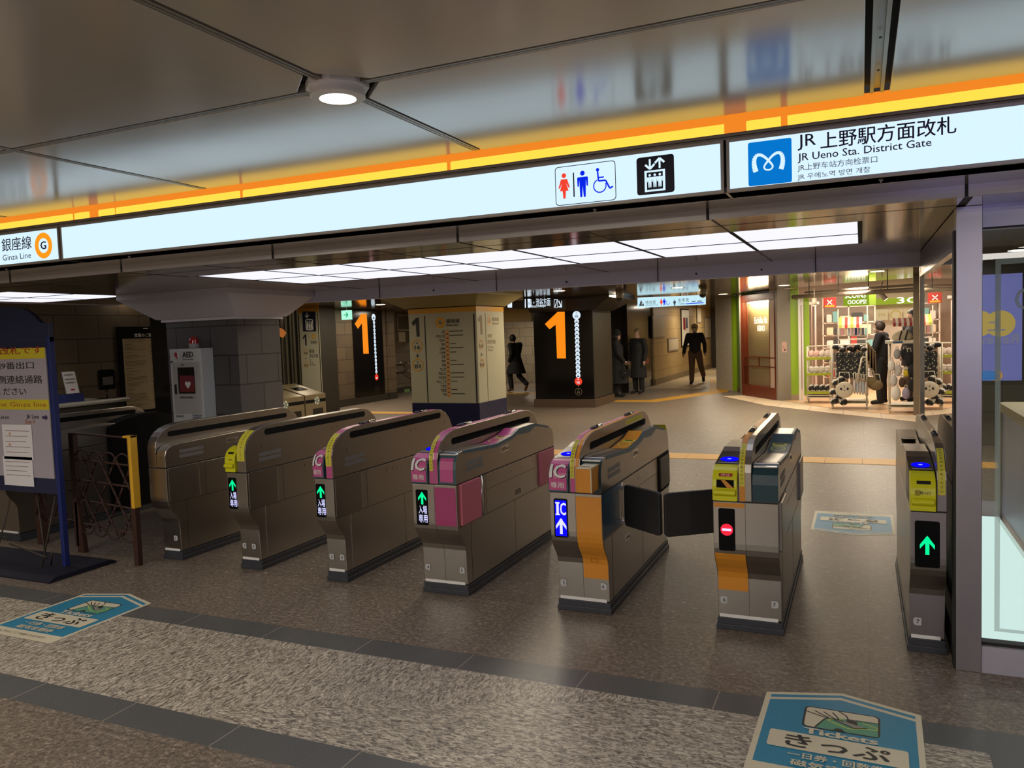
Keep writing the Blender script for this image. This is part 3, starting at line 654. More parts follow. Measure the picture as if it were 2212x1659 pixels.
def head(t, kind, x0, x1, X0, Y0):
    """the reader head bulging out at the front left of a gate"""
    poly = [(y, z) for z, y in HEAD] + [(.02, .886), (.02, .712)]
    xc = (x0 + x1) / 2; w = x1 - x0
    if kind == 'yellow':
        b = B(); b.prism([(y + Y0, z) for y, z in poly], 'x', X0 + x0, X0 + x1)
        # scooped ticket mouth lip
        lip = [(-.114, .778), (-.132, .768), (-.138, .757), (-.133, .748), (-.116, .736)]
        b.prism([(y + Y0, z) for y, z in lip], 'x', X0 + x0 + w * .06, X0 + x1 - w * .06)
        hd = part('reader_head', b, 'yellow', t, 'bright yellow ticket slot head', bevel=.004)
        b = B(); band(b, HEAD, x0 + w * .26, x0 + w * .80, .838, .852, .0015, X0, Y0); part('ticket_slot', b, 'black', hd)
    else:
        b = B(); b.prism([(y + Y0, z) for y, z in poly], 'x', X0 + x0, X0 + x1); hd = part('reader_head', b, 'teal', t, bevel=.003)
        b = B(); band(b, HEAD, x0 + w * .05, x1 - w * .07, .722, .886, .0022, X0, Y0); part('cover', b, 'pink', hd, 'glossy pink cover marked IC')
        s = min(1, w / .115)
        b = B(); decal(b, 'IC', HEAD, xc - .004, .828, X0, Y0, w=w * .80, h=.072, off=.0045, bold=.035)
        decal(b, '専用', HEAD, xc - .004, .752, X0, Y0, w=w * .66, h=.034, off=.0045, bold=.01); part('lettering', b, 'white', hd)
        b = B(); decal(b, 'IC', HEAD, xc + .000, .8255, X0, Y0, w=w * .82, h=.074, off=.0036, bold=.04); part('lettering', b, 'matblack', hd, 'dark drop shadow of the letters')
    # sloping reader plate behind the head
    b = B(); b.quad((X0 + x0, Y0 - .018, .888), (X0 + x1, Y0 - .018, .888), (X0 + x1, Y0 + .26, .925), (X0 + x0, Y0 + .26, .925)); b.quad((X0 + x0, Y0 - .018, .888), (X0 + x0, Y0 + .26, .925), (X0 + x0, Y0 + .26, .72), (X0 + x0, Y0 - .018, .72))
    rp = part('reader_plate', b, 'black', t)
    n = Vector((0, .278, .037)).normalized()
    b = B(); shape(b, [(x0 + w * .12, .012), (x1 - w * .08, .012), (x1 - w * .08, .026), (x0 + w * .12, .026)], (X0, Y0 - .018, .8895), U, n); part('trim_bar', b, 'grey', rp)
    if kind == 'stopped':
        b = B()
        for pts in ([(0, .05), (.045, .10), (.045, .14), (0, .09)], [(.05, .05), (.10, .10), (.10, .14), (.05, .09)], [(.0, .02), (.06, .045), (.03, .045), (-.01, .03)]):
            shape(b, [(x0 + p[0], p[1]) for p in pts], (X0, Y0 - .018, .8895), U, n)
        part('warning_stripes', b, 'orange', rp)
    else:
        b = B(); shape(b, circ(w * .38, 28, xc, .085, ry=.042), (X0, Y0 - .018, .8895), U, n); part('reader_ring', b, 'led_bd', rp)
        b = B(); shape(b, circ(w * .09, 16, xc, .085, ry=.008), (X0, Y0 - .018, .8905), U, n); part('reader_mark', b, emis('pale_blue_mark', (.4, .5, 1), 1), rp)
    return hd
def side_details(t, X, Y0, s=1, far_mat='steel_dark', near='panel', near_mat='steel_dark', strips=True, z_hi=.715, seam_mid=True):
    """details on the right-hand side face (x = X)"""
    e = .0012
    def sx(y0, y1, z0, z1, m, name, o=e, skew=0):
        b = B(); b.prism([(Y0 + y0, z0 + skew), (Y0 + y1, z0), (Y0 + y1, z1), (Y0 + y0, z1 + skew)], 'x', X - .001, X + o); return part(name, b, m, t)
    b = B()
    def ln(y0, y1, z0, z1): b.box(X - .001, X + .0008, Y0 + y0, Y0 + y1, z0, z1)
    ln(-.10, 1.54, .709, .7125) if near != 'none' else None
    ln(-.08, 1.52, .4445, .4475); ln(.069, .0715, .075, .445); ln(.272, .2745, .45, .71); ln(.745, .747, .075, .445)
    if seam_mid: ln(.305, 1.18, .603, .605); ln(.303, .305, .45, .71)
    for y, z in ((.36, .655), (.52, .655), (.66, .655), (.71, .655), (.88, .655), (1.10, .66), (.60, .925), (.70, .93)):
        if z < .9: b.cyl((X - .001, Y0 + y, z), (X + .001, Y0 + y, z), .0035, n=8)
    part('panel_seams', b, 'seam', t)
    if strips:
        for zc in (.815, .779):
            b = B(); b.prism([(Y0 + p[0], p[1]) for p in rrect(.03, .265, zc - .0125, zc + .0125, .006)], 'x', X - .001, X + .0015); part('light_slot', b, 'slotgrey', t)
    return sx
def flap_closed(t, X, Y0, y0, y1, m, label, outl='black'):
    b = B(); b.prism([(Y0 + p[0], p[1]) for p in rrect(y0, y1, .452, .706, .008)], 'x', X - .004, X + .014); return part('flap', b, m, t, label, bevel=.004)
def flap_open(t, X, Y0, side, label):
    h = Vector((X, Y0 + .265, .58)); d = Vector((side * .29, -.215, 0)); L = d.length; d.normalize(); nrm = Vector((d.y, -d.x, 0))
    b = B(); pl = rrect(.045, L, -.122, .122, .022)
    A = [h + d * p[0] + V * p[1] + nrm * .012 for p in pl]; D = [h + d * p[0] + V * p[1] - nrm * .012 for p in pl]
    va = [b.bm.verts.new(p) for p in A]; vb = [b.bm.verts.new(p) for p in D]; b._f(va); b._f(vb[::-1])
    for i in range(len(va)): b._f([va[i], va[(i + 1) % len(va)], vb[(i + 1) % len(vb)], vb[i]])
    f = part('flap', b, 'rubber', t, label, bevel=.004)
    b = B()
    for z0, z1 in ((.665, .705), (.455, .495)): b.cyl((h.x + side * .004, h.y, z0), (h.x + side * .004, h.y, z1), .010, n=12); b.box(min(h.x, h.x + d.x * .05), max(h.x, h.x + d.x * .05), h.y - .04, h.y, z0 + .01, z1 - .01)
    part('hinge', b, 'edge', f)
def numplate(t, n, xc, z, X0, Y0, left):
    o = Vector((X0 + xc, Y0 - .0068, z)); s = -1 if left else 1
    b = B(); shape(b, [(-.016 * s, -.019), (.012 * s, -.019), (.019 * s, -.010), (.019 * s, .010), (.012 * s, .019), (-.016 * s, .019)], o); d = part('number_label', b, 'greylab', t)
    b = B(); put(b, str(n), o + Vector((-.001 * s, -.001, 0)), h=.020, bold=.01); part('numeral', b, 'print', d)
STICK = 'かけこみは おやめください'
def rail(t, x0, x1, X0, Y0, strips, hole=True, sticker=True, lenses=True, zs=.942, flush=False):
    sl = slot(.085, 1.37, zs - .022, zs + .022) if hole else None
    b = B(); b.prism([(y + Y0, z) for y, z in RAILPOLY], 'x', X0 + x0, X0 + x1, holes=[[(y + Y0, z) for y, z in sl]] if hole else ())
    r = part('guard_rail', b, 'steel', t, bevel=.0015)
    if hole: bb = B(); bb.box(X0 + (x0 + x1) / 2 - .003, X0 + (x0 + x1) / 2 + .003, Y0 + .09, Y0 + 1.365, zs - .021, zs + .021); part('slot_shade_plate', bb, 'matblack', r)  # added black plate stands in for the shade inside the open slot
    full = [(y, z) for z, y in RAILF] + RAILTOP[1:4]
    w = x1 - x0; n = len(strips)
    for i, m in enumerate(strips):
        if m:
            b = B(); pathband(b, full, x0 + w * i / n + .004, x0 + w * (i + 1) / n - .004 * (i == n - 1), .0012, X0, Y0); part('top_strip', b, m, r, m + ' coloured strip along the rail')
    if sticker:
        xa = x0 + .004; xb = x0 + w / max(1, n) - .002 if n > 1 else x1 - .006
        pts = [(y, z) for z, y in RAILF if .79 < z < 1.0]
        b = B(); pathband(b, [(-.1015, .79)] + pts, xa, xb, .0022, X0, Y0); st = part('warning_sticker', b, 'stickyel', r)
        b = B(); chs = 'かけこみはおやめください'
        # characters run down the curved front
        L = []; P_ = [(-.1015, .79)] + pts; tot = 0
        for (a, c), (d, e) in zip(P_[:-1], P_[1:]): L.append((tot, a, c, d, e)); tot += math.hypot(d - a, e - c)
        for k, chh in enumerate(chs):
            sdist = tot * (1 - (k + .7) / (len(chs) + .6))
            for (s0, a, c, d, e) in L[::-1]:
                if sdist >= s0:
                    l = math.hypot(d - a, e - c); q = (sdist - s0) / l; y, z = a + (d - a) * q, c + (e - c) * q; tv = Vector((0, (d - a) / l, (e - c) / l)); break
            nn = Vector((0, -tv.z, tv.y))
            put(b, chh, Vector((X0 + (xa + xb) / 2, Y0 + y, z)) + nn * .0034, U, tv, h=.0125)
        part('lettering', b, 'print', st)
    if lenses:
        for (ya, yb) in ((.27, .44), (1.00, 1.17)):
            b = B(); xm = x0 + w * (.28 if n > 1 else .5)
            b.cyl((X0 + xm, Y0 + ya, 1.020), (X0 + xm, Y0 + yb, 1.020), .014, n=14); b.sphere((X0 + xm, Y0 + ya, 1.020), .014, 12); part('sensor_lens', b, mat('lens_%d' % random.randint(0, 10 ** 6), (.05, .045, .045), .12, .6), r)
    return r
TOPR = [(-.100, .712), (-.100, .80), (-.092, .85), (-.070, .885), (-.03, .900), (.01, .902), (.49, .876), (.744, .899), (.87, .932), (1.158, .934), (1.30, .905), (1.44, .880), (1.515, .845), (1.54, .79), (1.545, .712)]
def rmod(t, x0, x1, X0, Y0, front, top, mirror=False):
    """upper housing with the falling and rising reader top"""
    P = TOPR if not mirror else [(1.445 - y, z) for y, z in reversed(TOPR)]
    b = B(); b.prism([(y + Y0, z) for y, z in P], 'x', X0 + x0, X0 + x1); u = part('upper_housing' if not mirror else 'left_housing', b, 'steel', t, bevel=.0015)
    if not mirror:
        fp = [(z, y) for y, z in TOPR[:5]]
        b = B(); band(b, fp, x0 + .001, x1, .714, .898, .0016, X0, Y0); part('front_surround', b, 'teal' if front != 'tealdark' else 'tealdark', u)
        if front in ('pink',): b = B(); band(b, fp, x0 + .012, x1 - .018, .724, .868, .0032, X0, Y0); part('front_panel', b, front, u, 'pink front panel')
        b = B(); b.box(X0 + x0 + .004, X0 + x1 - .004, Y0 - .088, Y0 - .055, .884, .893); part('front_edge', b, 'edge', u, bevel=.003)
        # teal rim along the outer top edge
        rim = [(.0, .9035), (.49, .8775), (.744, .9005), (.87, .9335), (1.158, .9355), (1.30, .9065), (1.44, .8815)]
        low = [(1.43, .868), (1.30, .890), (1.17, .912), (1.04, .880), (.93, .885), (.84, .893), (.74, .872), (.49, .853), (.01, .884)]
        b = B(); b.prism([(y + Y0, z) for y, z in rim + low], 'x', X0 + x1 - .012, X0 + x1 + .0018); part('edge_trim', b, 'teal', u)
    seg = [(y, z) for y, z in P if -.0 <= y <= 1.31]
    if not mirror:
        b = B(); pathband(b, [(.44, .8787), (.49, .876), (.744, .899), (.87, .932), (.88, .932)], x0 + .006, x1 - .014, .0016, X0, Y0); part('reader_top', b, top, u, top + ' sloping reader cover')
        nn = Vector((0, .255, .023)).normalized(); o = Vector((X0 + (x0 + x1) / 2, Y0 + .58, .8858))
        b = B(); ringf(b, .040, .034, o, U, nn, sy=1.3); part('reader_outline', b, 'sticker_y', u)
        b = B(); shape(b, [(-.035, .065), (.035, .065), (.035, .082), (-.035, .082)], o, U, nn); shape(b, [(-.040, .092), (.040, .092), (.040, .125), (-.040, .125)], o, U, nn, mi=1); part('reader_label', b, ['sticker_y', 'stickyel'], u)
        b = B(); shape(b, [(-.026, .100), (.026, .100), (.026, .116), (-.026, .116)], o + Vector((0, 0, .001)), U, nn); part('label_print', b, 'print', u)
    else:
        b = B(); shape(b, rrect(x0 + .012, x1 - .012, 0, .20, .006), (X0, Y0 + .85, .902), U, Vector((0, 1, -.0)), ); part('dark_window', b, 'glassblk', u)
    return u
def base(t, w, X0, Y0):
    b = B(); b.box(X0 - .004, X0 + w + .004, Y0 - .004, Y0 + 1.446, .0, .064); b.box(X0 - .010, X0 + w + .010, Y0 - .010, Y0 + 1.452, 0, .030); part('plinth', b, 'plinth', t, bevel=.003)
    b = B(); b.box(X0 + .008, X0 + w - .018, Y0 - .003, Y0 + .004, .066, .083); part('kick_strip', b, 'white', t)
def lower(t, w, X0, Y0, seam=None):
    b = B(); b.prism([(y + Y0, z) for y, z in LOWPOLY], 'x', X0, X0 + w); l = part('lower_body', b, 'steel', t, bevel=.0025)
    if seam:
        b = B(); band(b, LOW, seam - .0008, seam + .0008, .085, .705, .0008, X0, Y0); part('front_seam', b, 'seam', l)
    b = B(); b.prism([(y * 1.0 + Y0, z) for y, z in [(-.099, .704), (1.541, .704), (1.541, .7135), (-.099, .7135)]], 'x', X0 + .0015, X0 + w - .0005); part('shadow_gap', b, 'seam', t)
    return l
def handle(t, X, Y0, y0, y1, z0, z1):
    b = B(); b.prism([(Y0 + p[0], p[1]) for p in rrect(y0, y1, z0, z1, .010)], 'x', X - .002, X + .0018); h = part('latch_recess', b, 'edge', t)
    b = B(); b.prism([(Y0 + p[0], p[1]) for p in rrect(y0 + .012, y1 - .045, z0 + .008, z1 - .008, .005)], 'x', X, X + .0024); b.cyl((X, Y0 + y1 - .022, (z0 + z1) / 2), (X + .008, Y0 + y1 - .022, (z0 + z1) / 2), .010, n=12); part('latch', b, 'steel_dark', h)
GG = 'ticket gates in a row'
# narrow gates ------------------------------------------------------
def narrow(X0, Y0, w, headk, strips, nums, ledk, label, xs=.098):
    t = thing('ticket_gate', label, 'ticket gate', (X0 + w / 2, Y0 + .7, 0), GG)
    base(t, w, X0, Y0); lower(t, w, X0, Y0)
    head(t, headk, 0, xs - .008, X0, Y0); 
    P = [(1.445 - y, z) for y, z in reversed(TOPR)]
    b = B(); b.prism([(y + Y0, z) for y, z in P if y > .05 or z > 5] + [(Y0 + .02, .712)], 'x', X0 + .002, X0 + xs - .004); part('left_housing', b, 'steel', t)
    rail(t, xs, w, X0, Y0, strips, hole=False, zs=.967, lenses=strips[0] is not None)
    b = B(); b.prism([(y + Y0, z) for y, z in slot(.10, 1.345, .945, .990)], 'x', X0 + w - .001, X0 + w + .0012); part('sensor_slot', b, 'matblack', t)
    side_details(t, X0 + w, Y0, seam_mid=False)
    flap = B(); flap.prism([(Y0 + y, z) for y, z in rrect(-.085, .205, .452, .706, .006)], 'x', X0 + w - .002, X0 + w + .0035); part('flap', flap, 'steel_dark', t, bevel=.0015)
    b = B(); b.box(X0 + w - .001, X0 + w + .002, Y0 + .208, Y0 + .214, .455, .704); b.box(X0 + w - .001, X0 + w + .0025, Y0 + .068, Y0 + .0705, .08, .443); part('edge_strip', b, 'edge', t)
    for y, z in ((.07, .86), (.86, .81), (.93, .81), (1.05, .60), (.95, .60)):
        pass
    b = B()
    for y, z in ((.06, .875), (.87, .905), (.94, .907), (1.40, .90), (.60, .66), (.52, .665), (1.1, .665)): b.cyl((X0 + w - .001, Y0 + y, z), (X0 + w + .0015, Y0 + y, z), .0045, n=8)
    part('screw_holes', b, 'seam', t)
    if ledk: led(t, ledk, xs * .46, X0, Y0, hw=.036)
    numplate(t, nums[0], .035, .165, X0, Y0, True); numplate(t, nums[1], .118, .165, X0, Y0, False)
    return t
narrow(-4.06, 4.27, .175, 'yellow', [None], (2, 3), 'enter', 'slim steel ticket gate with yellow slot head, numbered 2 and 3', xs=.098)
narrow(-3.27, 4.225, .148, 'pink', ['pink'], (3, 4), 'enter', 'slim steel ticket gate with pink IC head, numbered 3 and 4', xs=.094)
# gate 2: plain front, rounded shoulder on the right, rail behind
t = thing('ticket_gate', 'plain steel ticket gate without display, numbered 2, beside the AED cabinet', 'ticket gate', (-4.74, 5.0, 0), GG)
X0, Y0, w = -4.83, 4.285, .175
base(t, w, X0, Y0); lower(t, w, X0, Y0)
b = B(); b.prism([(y + Y0, z) for y, z in [(-.102, .714), (-.102, .80), (-.090, .838), (-.060, .862), (-.015, .874), (.64, .888), (.90, .875), (1.40, .86), (1.50, .82), (1.54, .76), (1.545, .714)]], 'x', X0 + .085, X0 + w); part('upper_housing', b, 'steel', t, bevel=.003)
rail(t, .0, .08, X0, Y0, [None], hole=False, sticker=False, lenses=False, zs=.95)
b = B(); b.prism([(y + Y0, z) for y, z in slot(.02, 1.36, .925, .965)], 'x', X0 + .079, X0 + .0815); part('sensor_slot', b, 'matblack', t)
side_details(t, X0 + w, Y0, seam_mid=False)
flap = B(); flap.prism([(Y0 + y, z) for y, z in rrect(-.085, .205, .452, .706, .006)], 'x', X0 + w - .002, X0 + w + .0035); part('flap', flap, 'steel_dark', t, bevel=.0015)
b = B(); b.box(X0 + w - .001, X0 + w + .002, Y0 + .208, Y0 + .214, .455, .704); part('edge_strip', b, 'edge', t)
handle(t, X0 + w, Y0, .51, .645, .81, .85); numplate(t, 2, .125, .165, X0, Y0, False)
# wide gates ------------------------------------------------------
def wide(X0, Y0, w, headk, strips, front, top, nums, ledk, label):
    t = thing('ticket_gate', label, 'ticket gate', (X0 + w / 2, Y0 + .7, 0), GG)
    base(t, w, X0, Y0); l = lower(t, w, X0, Y0, seam=w * .5)
    a = w * .405; c = w * .60
    head(t, headk, 0, a - .006, X0, Y0); rmod(t, .0, a - .002, X0, Y0 + .002, None, None, mirror=True)
    rmod(t, c + .004, w, X0, Y0, front, top)
    rail(t, a, c, X0, Y0, strips)
    side_details(t, X0 + w, Y0); handle(t, X0 + w, Y0, .545, .675, .805, .848)
    led(t, ledk, a * .52, X0, Y0)
    numplate(t, nums[0], .032, .16, X0, Y0, True); numplate(t, nums[1], w - .034, .16, X0, Y0, False)
    return t, l
t, l = wide(-2.53, 4.225, .306, 'pink', ['pink', 'pink'], 'pink', 'pink', (4, 5), 'enter', 'wide steel ticket gate with pink panels and flaps, numbered 4 and 5')
X0, Y0, w = -2.53, 4.225, .306
b = B(); band(b, LOW, w * .51, w - .006, .455, .69, .0015, X0, Y0); part('front_panel', b, mat('magenta_panel', srgb(168, 62, 112), .4), l, 'magenta lower front panel')
flap_closed(t, X0 + w, Y0, -.062, .205, 'pinkpad', 'padded pink flap folded against the side, near end'); flap_closed(t, X0 + w, Y0, 1.215, 1.51, 'pinkpad', 'padded pink flap folded against the side, far end')
b = B(); b.cyl((X0 + w + .006, Y0 + .225, .455), (X0 + w + .006, Y0 + .225, .71), .009, n=12); b.box(X0 + w, X0 + w + .004, Y0 + .21, Y0 + .24, .48, .69); part('hinge', b, 'edge', t)
b = B()
for i in range(3):
    for j in range(6): b.box(X0 + w - .001, X0 + w + .001, Y0 + .765 + i * .035, Y0 + .792 + i * .035, .475 + j * .006, .4778 + j * .006)
part('speaker_grille', b, 'seam', t)
t, l = wide(-1.611, 4.19, .305, 'pink', ['pink', 'orange'], 'tealdark', 'orange', (5, 6), 'ic', 'wide ticket gate with orange box, orange front stripe and blue display')
X0, Y0, w = -1.611, 4.19, .305
b = B(); band(b, LOW, w * .51, w - .003, .20, .690, .0015, X0, Y0); part('front_panel', b, 'orange', l, 'long orange stripe down the front')
b = B(); zz = (.305, .322)
for (xa, xb, za, zb) in ((.205, .245, .300, .302), (.205, .245, .318, .320), (.205, .207, .300, .320), (.243, .245, .300, .320)): band(b, LOW, xa, xb, za, zb, .003, X0, Y0)
part('catch_outline', b, mat('dark_orange_line', srgb(150, 70, 20), .5), l)
b = B(); b.prism([(-.258, .870), (-.250, .735), (-.100, .735), (-.100, .873)], 'x', X0 + .205, X0 + .290); b.xf(Matrix.Translation((0, Y0 + .03, 0))); bx = part('collection_box', b, 'orange', t, 'orange box with pale lid on the front', bevel=.005)
b = B(); b.box(X0 + .205, X0 + .290, Y0 - .229, Y0 - .075, .868, .8735); b.box(X0 + .286, X0 + .292, Y0 - .229, Y0 - .222, .737, .868); part('lid', b, mat('pale_lid', srgb(214, 204, 176), .35), bx, bevel=.002)
b = B(); b.box(X0 + .222, X0 + .272, Y0 - .19, Y0 - .183, .8735, .8745); part('slot', b, 'black', bx)
b = B(); b.prism([(Y0 + y, z) for y, z in rrect(-.085, .235, .452, .706, .005)], 'x', X0 + w - .003, X0 + w + .001); part('flap_recess', b, 'tealblue', t, 'teal-blue inside of the flap recess')
flap_open(t, X0 + w, Y0, 1, 'black padded flap standing out into the lane')
b = B(); b.prism([(Y0 + y, z) for y, z in rrect(1.20, 1.525, .452, .708, .006)], 'x', X0 + w - .003, X0 + w + .006); b.mi = 1; b.prism([(Y0 + y, z) for y, z in rrect(1.225, 1.50, .475, .69, .008)], 'x', X0 + w + .002, X0 + w + .016); part('flap', b, ['matblack', mat('olive_pad', srgb(78, 72, 54), .5)], t, 'olive flap folded in a black recess at the far end', bevel=.002)
handle(t, X0 + w, Y0, .335, .44, .33, .365)
b = B(); pathband(b, [(1.20, .971), (1.20, 1.001)], 0, 0, 0, X0, Y0); b.bm.free()
b = B(); xr = X0 + w * .60 + .0012; b.quad((xr, Y0 + .85, .975), (xr, Y0 + 1.27, .975), (xr, Y0 + 1.27, 1.003), (xr, Y0 + .85, 1.003)); st = part('warning_sticker', b, 'stickyel', t)
b = B(); put(b, 'かけこみはおやめください', (xr + .001, Y0 + 1.06, .989), (0, 1, 0), (0, 0, 1), w=.38, h=.018); part('lettering', b, 'print', st)
b = B(); pathband(b, [(1.53, .85), (1.5, .89), (1.47, .905)], .21, .30, .002, X0, Y0); part('far_head', b, 'yellow', t, 'edge of the yellow head at the far end')
t, l = wide(-.704, 4.178, .321, 'yellow', ['orange', None], 'tealdark', 'teal', (6, 7), 'stop', 'wide ticket gate with yellow head and red no-entry display, numbered 6 and 7')
X0, Y0, w = -.704, 4.178, .321
b = B(); band(b, LOW, .004, w * .5 - .004, .678, .700, .0015, X0, Y0); part('front_panel', b, 'orange', l, 'orange strip above the display')
b = B(); band(b, LOW, .004, w * .5 - .004, .215, .435, .0015, X0, Y0); part('front_panel', b, 'orange', l, 'orange patch below the display')
for (xa, xb, za, zb) in ((.07, .11, .318, .32), (.07, .11, .336, .338), (.07, .072, .318, .338), (.108, .11, .318, .338)):
    pass
flap_open(t, X0, Y0, -1, 'black padded flap standing out into the lane')
b = B(); band(b, HEAD, .022, .108, .782, .822, .0030, X0, Y0); part('mouth_cover', b, 'matblack', t); b = B()
for pts in ([(.045, .822), (.066, .822), (.108, .782), (.075, .782)],): shape(b, pts, (X0, Y0 - .1225, 0))
part('warning_stripes', b, 'orange', t)
b = B(); band(b, HEAD, .036, .098, .838, .852, .003, X0, Y0); part('slot_indicator', b, 'red', t, 'small red lamp window over the ticket mouth'); b = B(); decal(b, '中止', HEAD, .067, .8455, X0, Y0, w=.045, h=.010, off=.004); part('lettering', b, 'white', t)
flap_closed(t, X0 + w, Y0, -.062, .205, 'steel', 'steel flap folded flat against the side, near end'); flap_closed(t, X0 + w, Y0, 1.215, 1.51, 'steel_dark', 'dark flap folded flat at the far end')
# gate 7 ------------------------------------------------------
X0, Y0, w = .204, 4.180, .152
t = thing('ticket_gate', 'slim yellow-headed ticket gate with green arrow beside the steel post', 'ticket gate', (X0 + w / 2, Y0 + .7, 0), GG)
base(t, w, X0, Y0); lower(t, w, X0, Y0)
head(t, 'yellow', 0, .108, X0, Y0); P = [(1.445 - y, z) for y, z in reversed(TOPR)]
b = B(); b.prism([(y + Y0, z) for y, z in P if y > .05] + [(Y0 + .02, .712)], 'x', X0 + .001, X0 + .104); part('left_housing', b, 'steel', t)
b = B(); shape(b, rrect(X0 + .016, X0 + .092, 0, .20, .006), (0, Y0 + .98, .9015), U, Vector((0, 1, -.08))); part('dark_window', b, 'glassblk', t)
b = B(); ringf(b, .036, .030, Vector((X0 + .054, Y0 + .80, .893)), U, Vector((0, 1, -.13)), sy=1.2); part('reader_outline', b, 'sticker_y', t)
b = B(); shape(b, [(-.036, 0), (.036, 0), (.036, .03), (-.036, .03)], (X0 + .054, Y0 + .66, .914), U, Vector((0, 1, -.13))); part('reader_label', b, 'sticker_y', t)
rail(t, .112, w, X0, Y0, [None], hole=False)
led(t, 'arrow', w * .47, X0, Y0, hw=.052, zb=.445, zt=.665)
numplate(t, 7, .036, .15, X0, Y0, True)
b = B(); decal(b, '投入口', HEAD, .062, .800, X0, Y0, w=.042, h=.014, off=.003, bold=.01); part('lettering', b, 'print', t)
b = B(); shape(b, rrect(-.010, .010, -.014, .012, .003), (X0 + .030, Y0 - .1195, .800)); part('hand_symbol', b, mat('dark_yellow_print', srgb(160, 146, 24), .5), t)
b = B(); decal(b, '投入口', HEAD, .055, .800, -4.06, 4.27, w=.030, h=.011, off=.003, bold=.01); tt = [o for o in bpy.data.objects if o.name == 'ticket_gate'][0]; part('lettering', b, 'print', tt)
# leftmost wide gate behind the board and barrier
X0, Y0, w = -6.80, 4.29, .30
t = thing('ticket_gate', 'steel ticket gate behind the rusty lattice barrier, ending in a black cover', 'ticket gate', (X0 + w / 2, Y0 + .7, 0), GG)
base(t, w, X0, Y0); lower(t, w, X0, Y0)
b = B(); b.prism([(y + Y0, z) for y, z in [(-.10, .712), (-.10, .82), (-.05, .86), (1.44, .90), (1.54, .80), (1.545, .712)]], 'x', X0, X0 + w); part('upper_housing', b, 'steel', t, bevel=.003)
rail(t, .08, .15, X0, Y0, [None], hole=False, sticker=False, lenses=False); b = B(); b.prism([(y + Y0, z) for y, z in slot(.10, 1.36, .945, .985)], 'x', X0 + .149, X0 + .152); part('sensor_slot', b, 'matblack', t)
b = B(); b.prism([(Y0 + y, z) for y, z in [(.90, .05), (.90, .86), (1.10, .915), (1.30, .945), (1.50, .945), (1.66, .90), (1.78, .80), (1.84, .66), (1.84, .05)]], 'x', X0 + .16, X0 + w + .012); part('end_cover', b, 'matblack', t, 'black rounded cover at the far end', bevel=.004)
# ================================================================ PILLARS, BOARDS, FITTINGS
def frust(b, a, za, c, zc):
    """a,c = (x0,x1,y0,y1) rectangles at heights za (bottom), zc (top)"""
    A = [(a[0], a[2], za), (a[1], a[2], za), (a[1], a[3], za), (a[0], a[3], za)]; D = [(c[0], c[2], zc), (c[1], c[2], zc), (c[1], c[3], zc), (c[0], c[3], zc)]
    va = [b.bm.verts.new(p) for p in A]; vd = [b.bm.verts.new(p) for p in D]
    b._f(va[::-1]); b._f(vd)
    for i in range(4): b._f([va[i], va[(i + 1) % 4], vd[(i + 1) % 4], vd[i]])
# grey stone pillar with painted capital
t = thing('pillar', 'grey stone block pillar with a flaring painted capital, behind the AED cabinet', 'pillar', (-5.57, 5.8, 0))
b = B(); b.box(-6.0, -5.14, 5.5, 6.07, 0, 1.85); part('shaft', b, 'colgrey', t)
M['colside'] = brick_mat('grey_granite_blocks_side', srgb(92, 86, 84), srgb(80, 76, 74), (.02, .018, .018), .42, .27, 'x', off=(.2, .12))
b = B(); b.box(-5.141, -5.138, 5.5, 6.07, 0, 1.85); part('side_facing', b, 'colside', t)
b = B(); frust(b, (-6.07, -5.10, 5.45, 6.14), 1.85, (-6.30, -4.95, 5.22, 6.38), 2.04); b.box(-6.30, -4.95, 5.22, 6.38, 2.04, 2.09); b.box(-6.03, -5.11, 5.47, 6.10, 1.825, 1.85)
part('capital', b, mat('capital_paint', srgb(208, 204, 208), .5), t, bevel=.002)
# AED cabinet
t = thing('aed_cabinet', 'white AED cabinet with a red lamp on top, mounted on the grey stone pillar', 'AED cabinet', (-5.62, 5.42, .6))
ax0, ax1, ay, az0, az1 = -5.815, -5.435, 5.35, .62, 1.573
b = B(); b.box(ax0, ax1, ay, 5.498, az0, az1); part('body', b, mat('aed_white', srgb(200, 202, 200), .4), t, bevel=.004)
cx = (ax0 + ax1) / 2; w = ax1 - ax0
b = B(); b.box(ax0 + .03, ax1 - .022, ay - .006, ay, .985, 1.455); dr = part('door', b, mat('aed_door', srgb(176, 174, 168), .4), t, bevel=.003)
b = B(); b.prism(rrect(ax0 + .095, ax0 + .295, 1.165, 1.405, .006), 'y', ay - .009, ay - .005); wn = part('window', b, 'glassblk', dr)
b = B(); b.box(ax0 + .115, ax0 + .29, ay - .0115, ay - .009, 1.18, 1.33); part('aed_bag', b, mat('dark_red_bag', (.18, .01, .015), .5), dr, 'red defibrillator bag behind the window')
def heart(s, cx=0, cz=0): return [(cx + s * p[0], cz + s * p[1]) for p in [(0, -1), (.55, -.4), (.92, .1), (.95, .5), (.7, .85), (.35, .85), (0, .5), (-.35, .85), (-.7, .85), (-.95, .5), (-.92, .1), (-.55, -.4)]]
b = B(); shape(b, heart(.036), (ax0 + .215, ay - .0125, 1.245)); part('heart_symbol', b, 'white', dr)
b = B(); shape(b, heart(.036), (ax0 + .095, ay - .002, 1.512)); part('heart_symbol', b, 'white', t)
b = B(); shape(b, heart(.036)[6:] + [(0, -.036)], (ax0 + .095, ay - .003, 1.512)); part('heart_half', b, 'red', t)
b = B(); put(b, 'AED', (ax0 + .225, ay - .003, 1.52), w=.135, h=.052, bold=.03); put(b, '自動体外式除細動器', (ax0 + .225, ay - .003, 1.475), w=.135, h=.013)
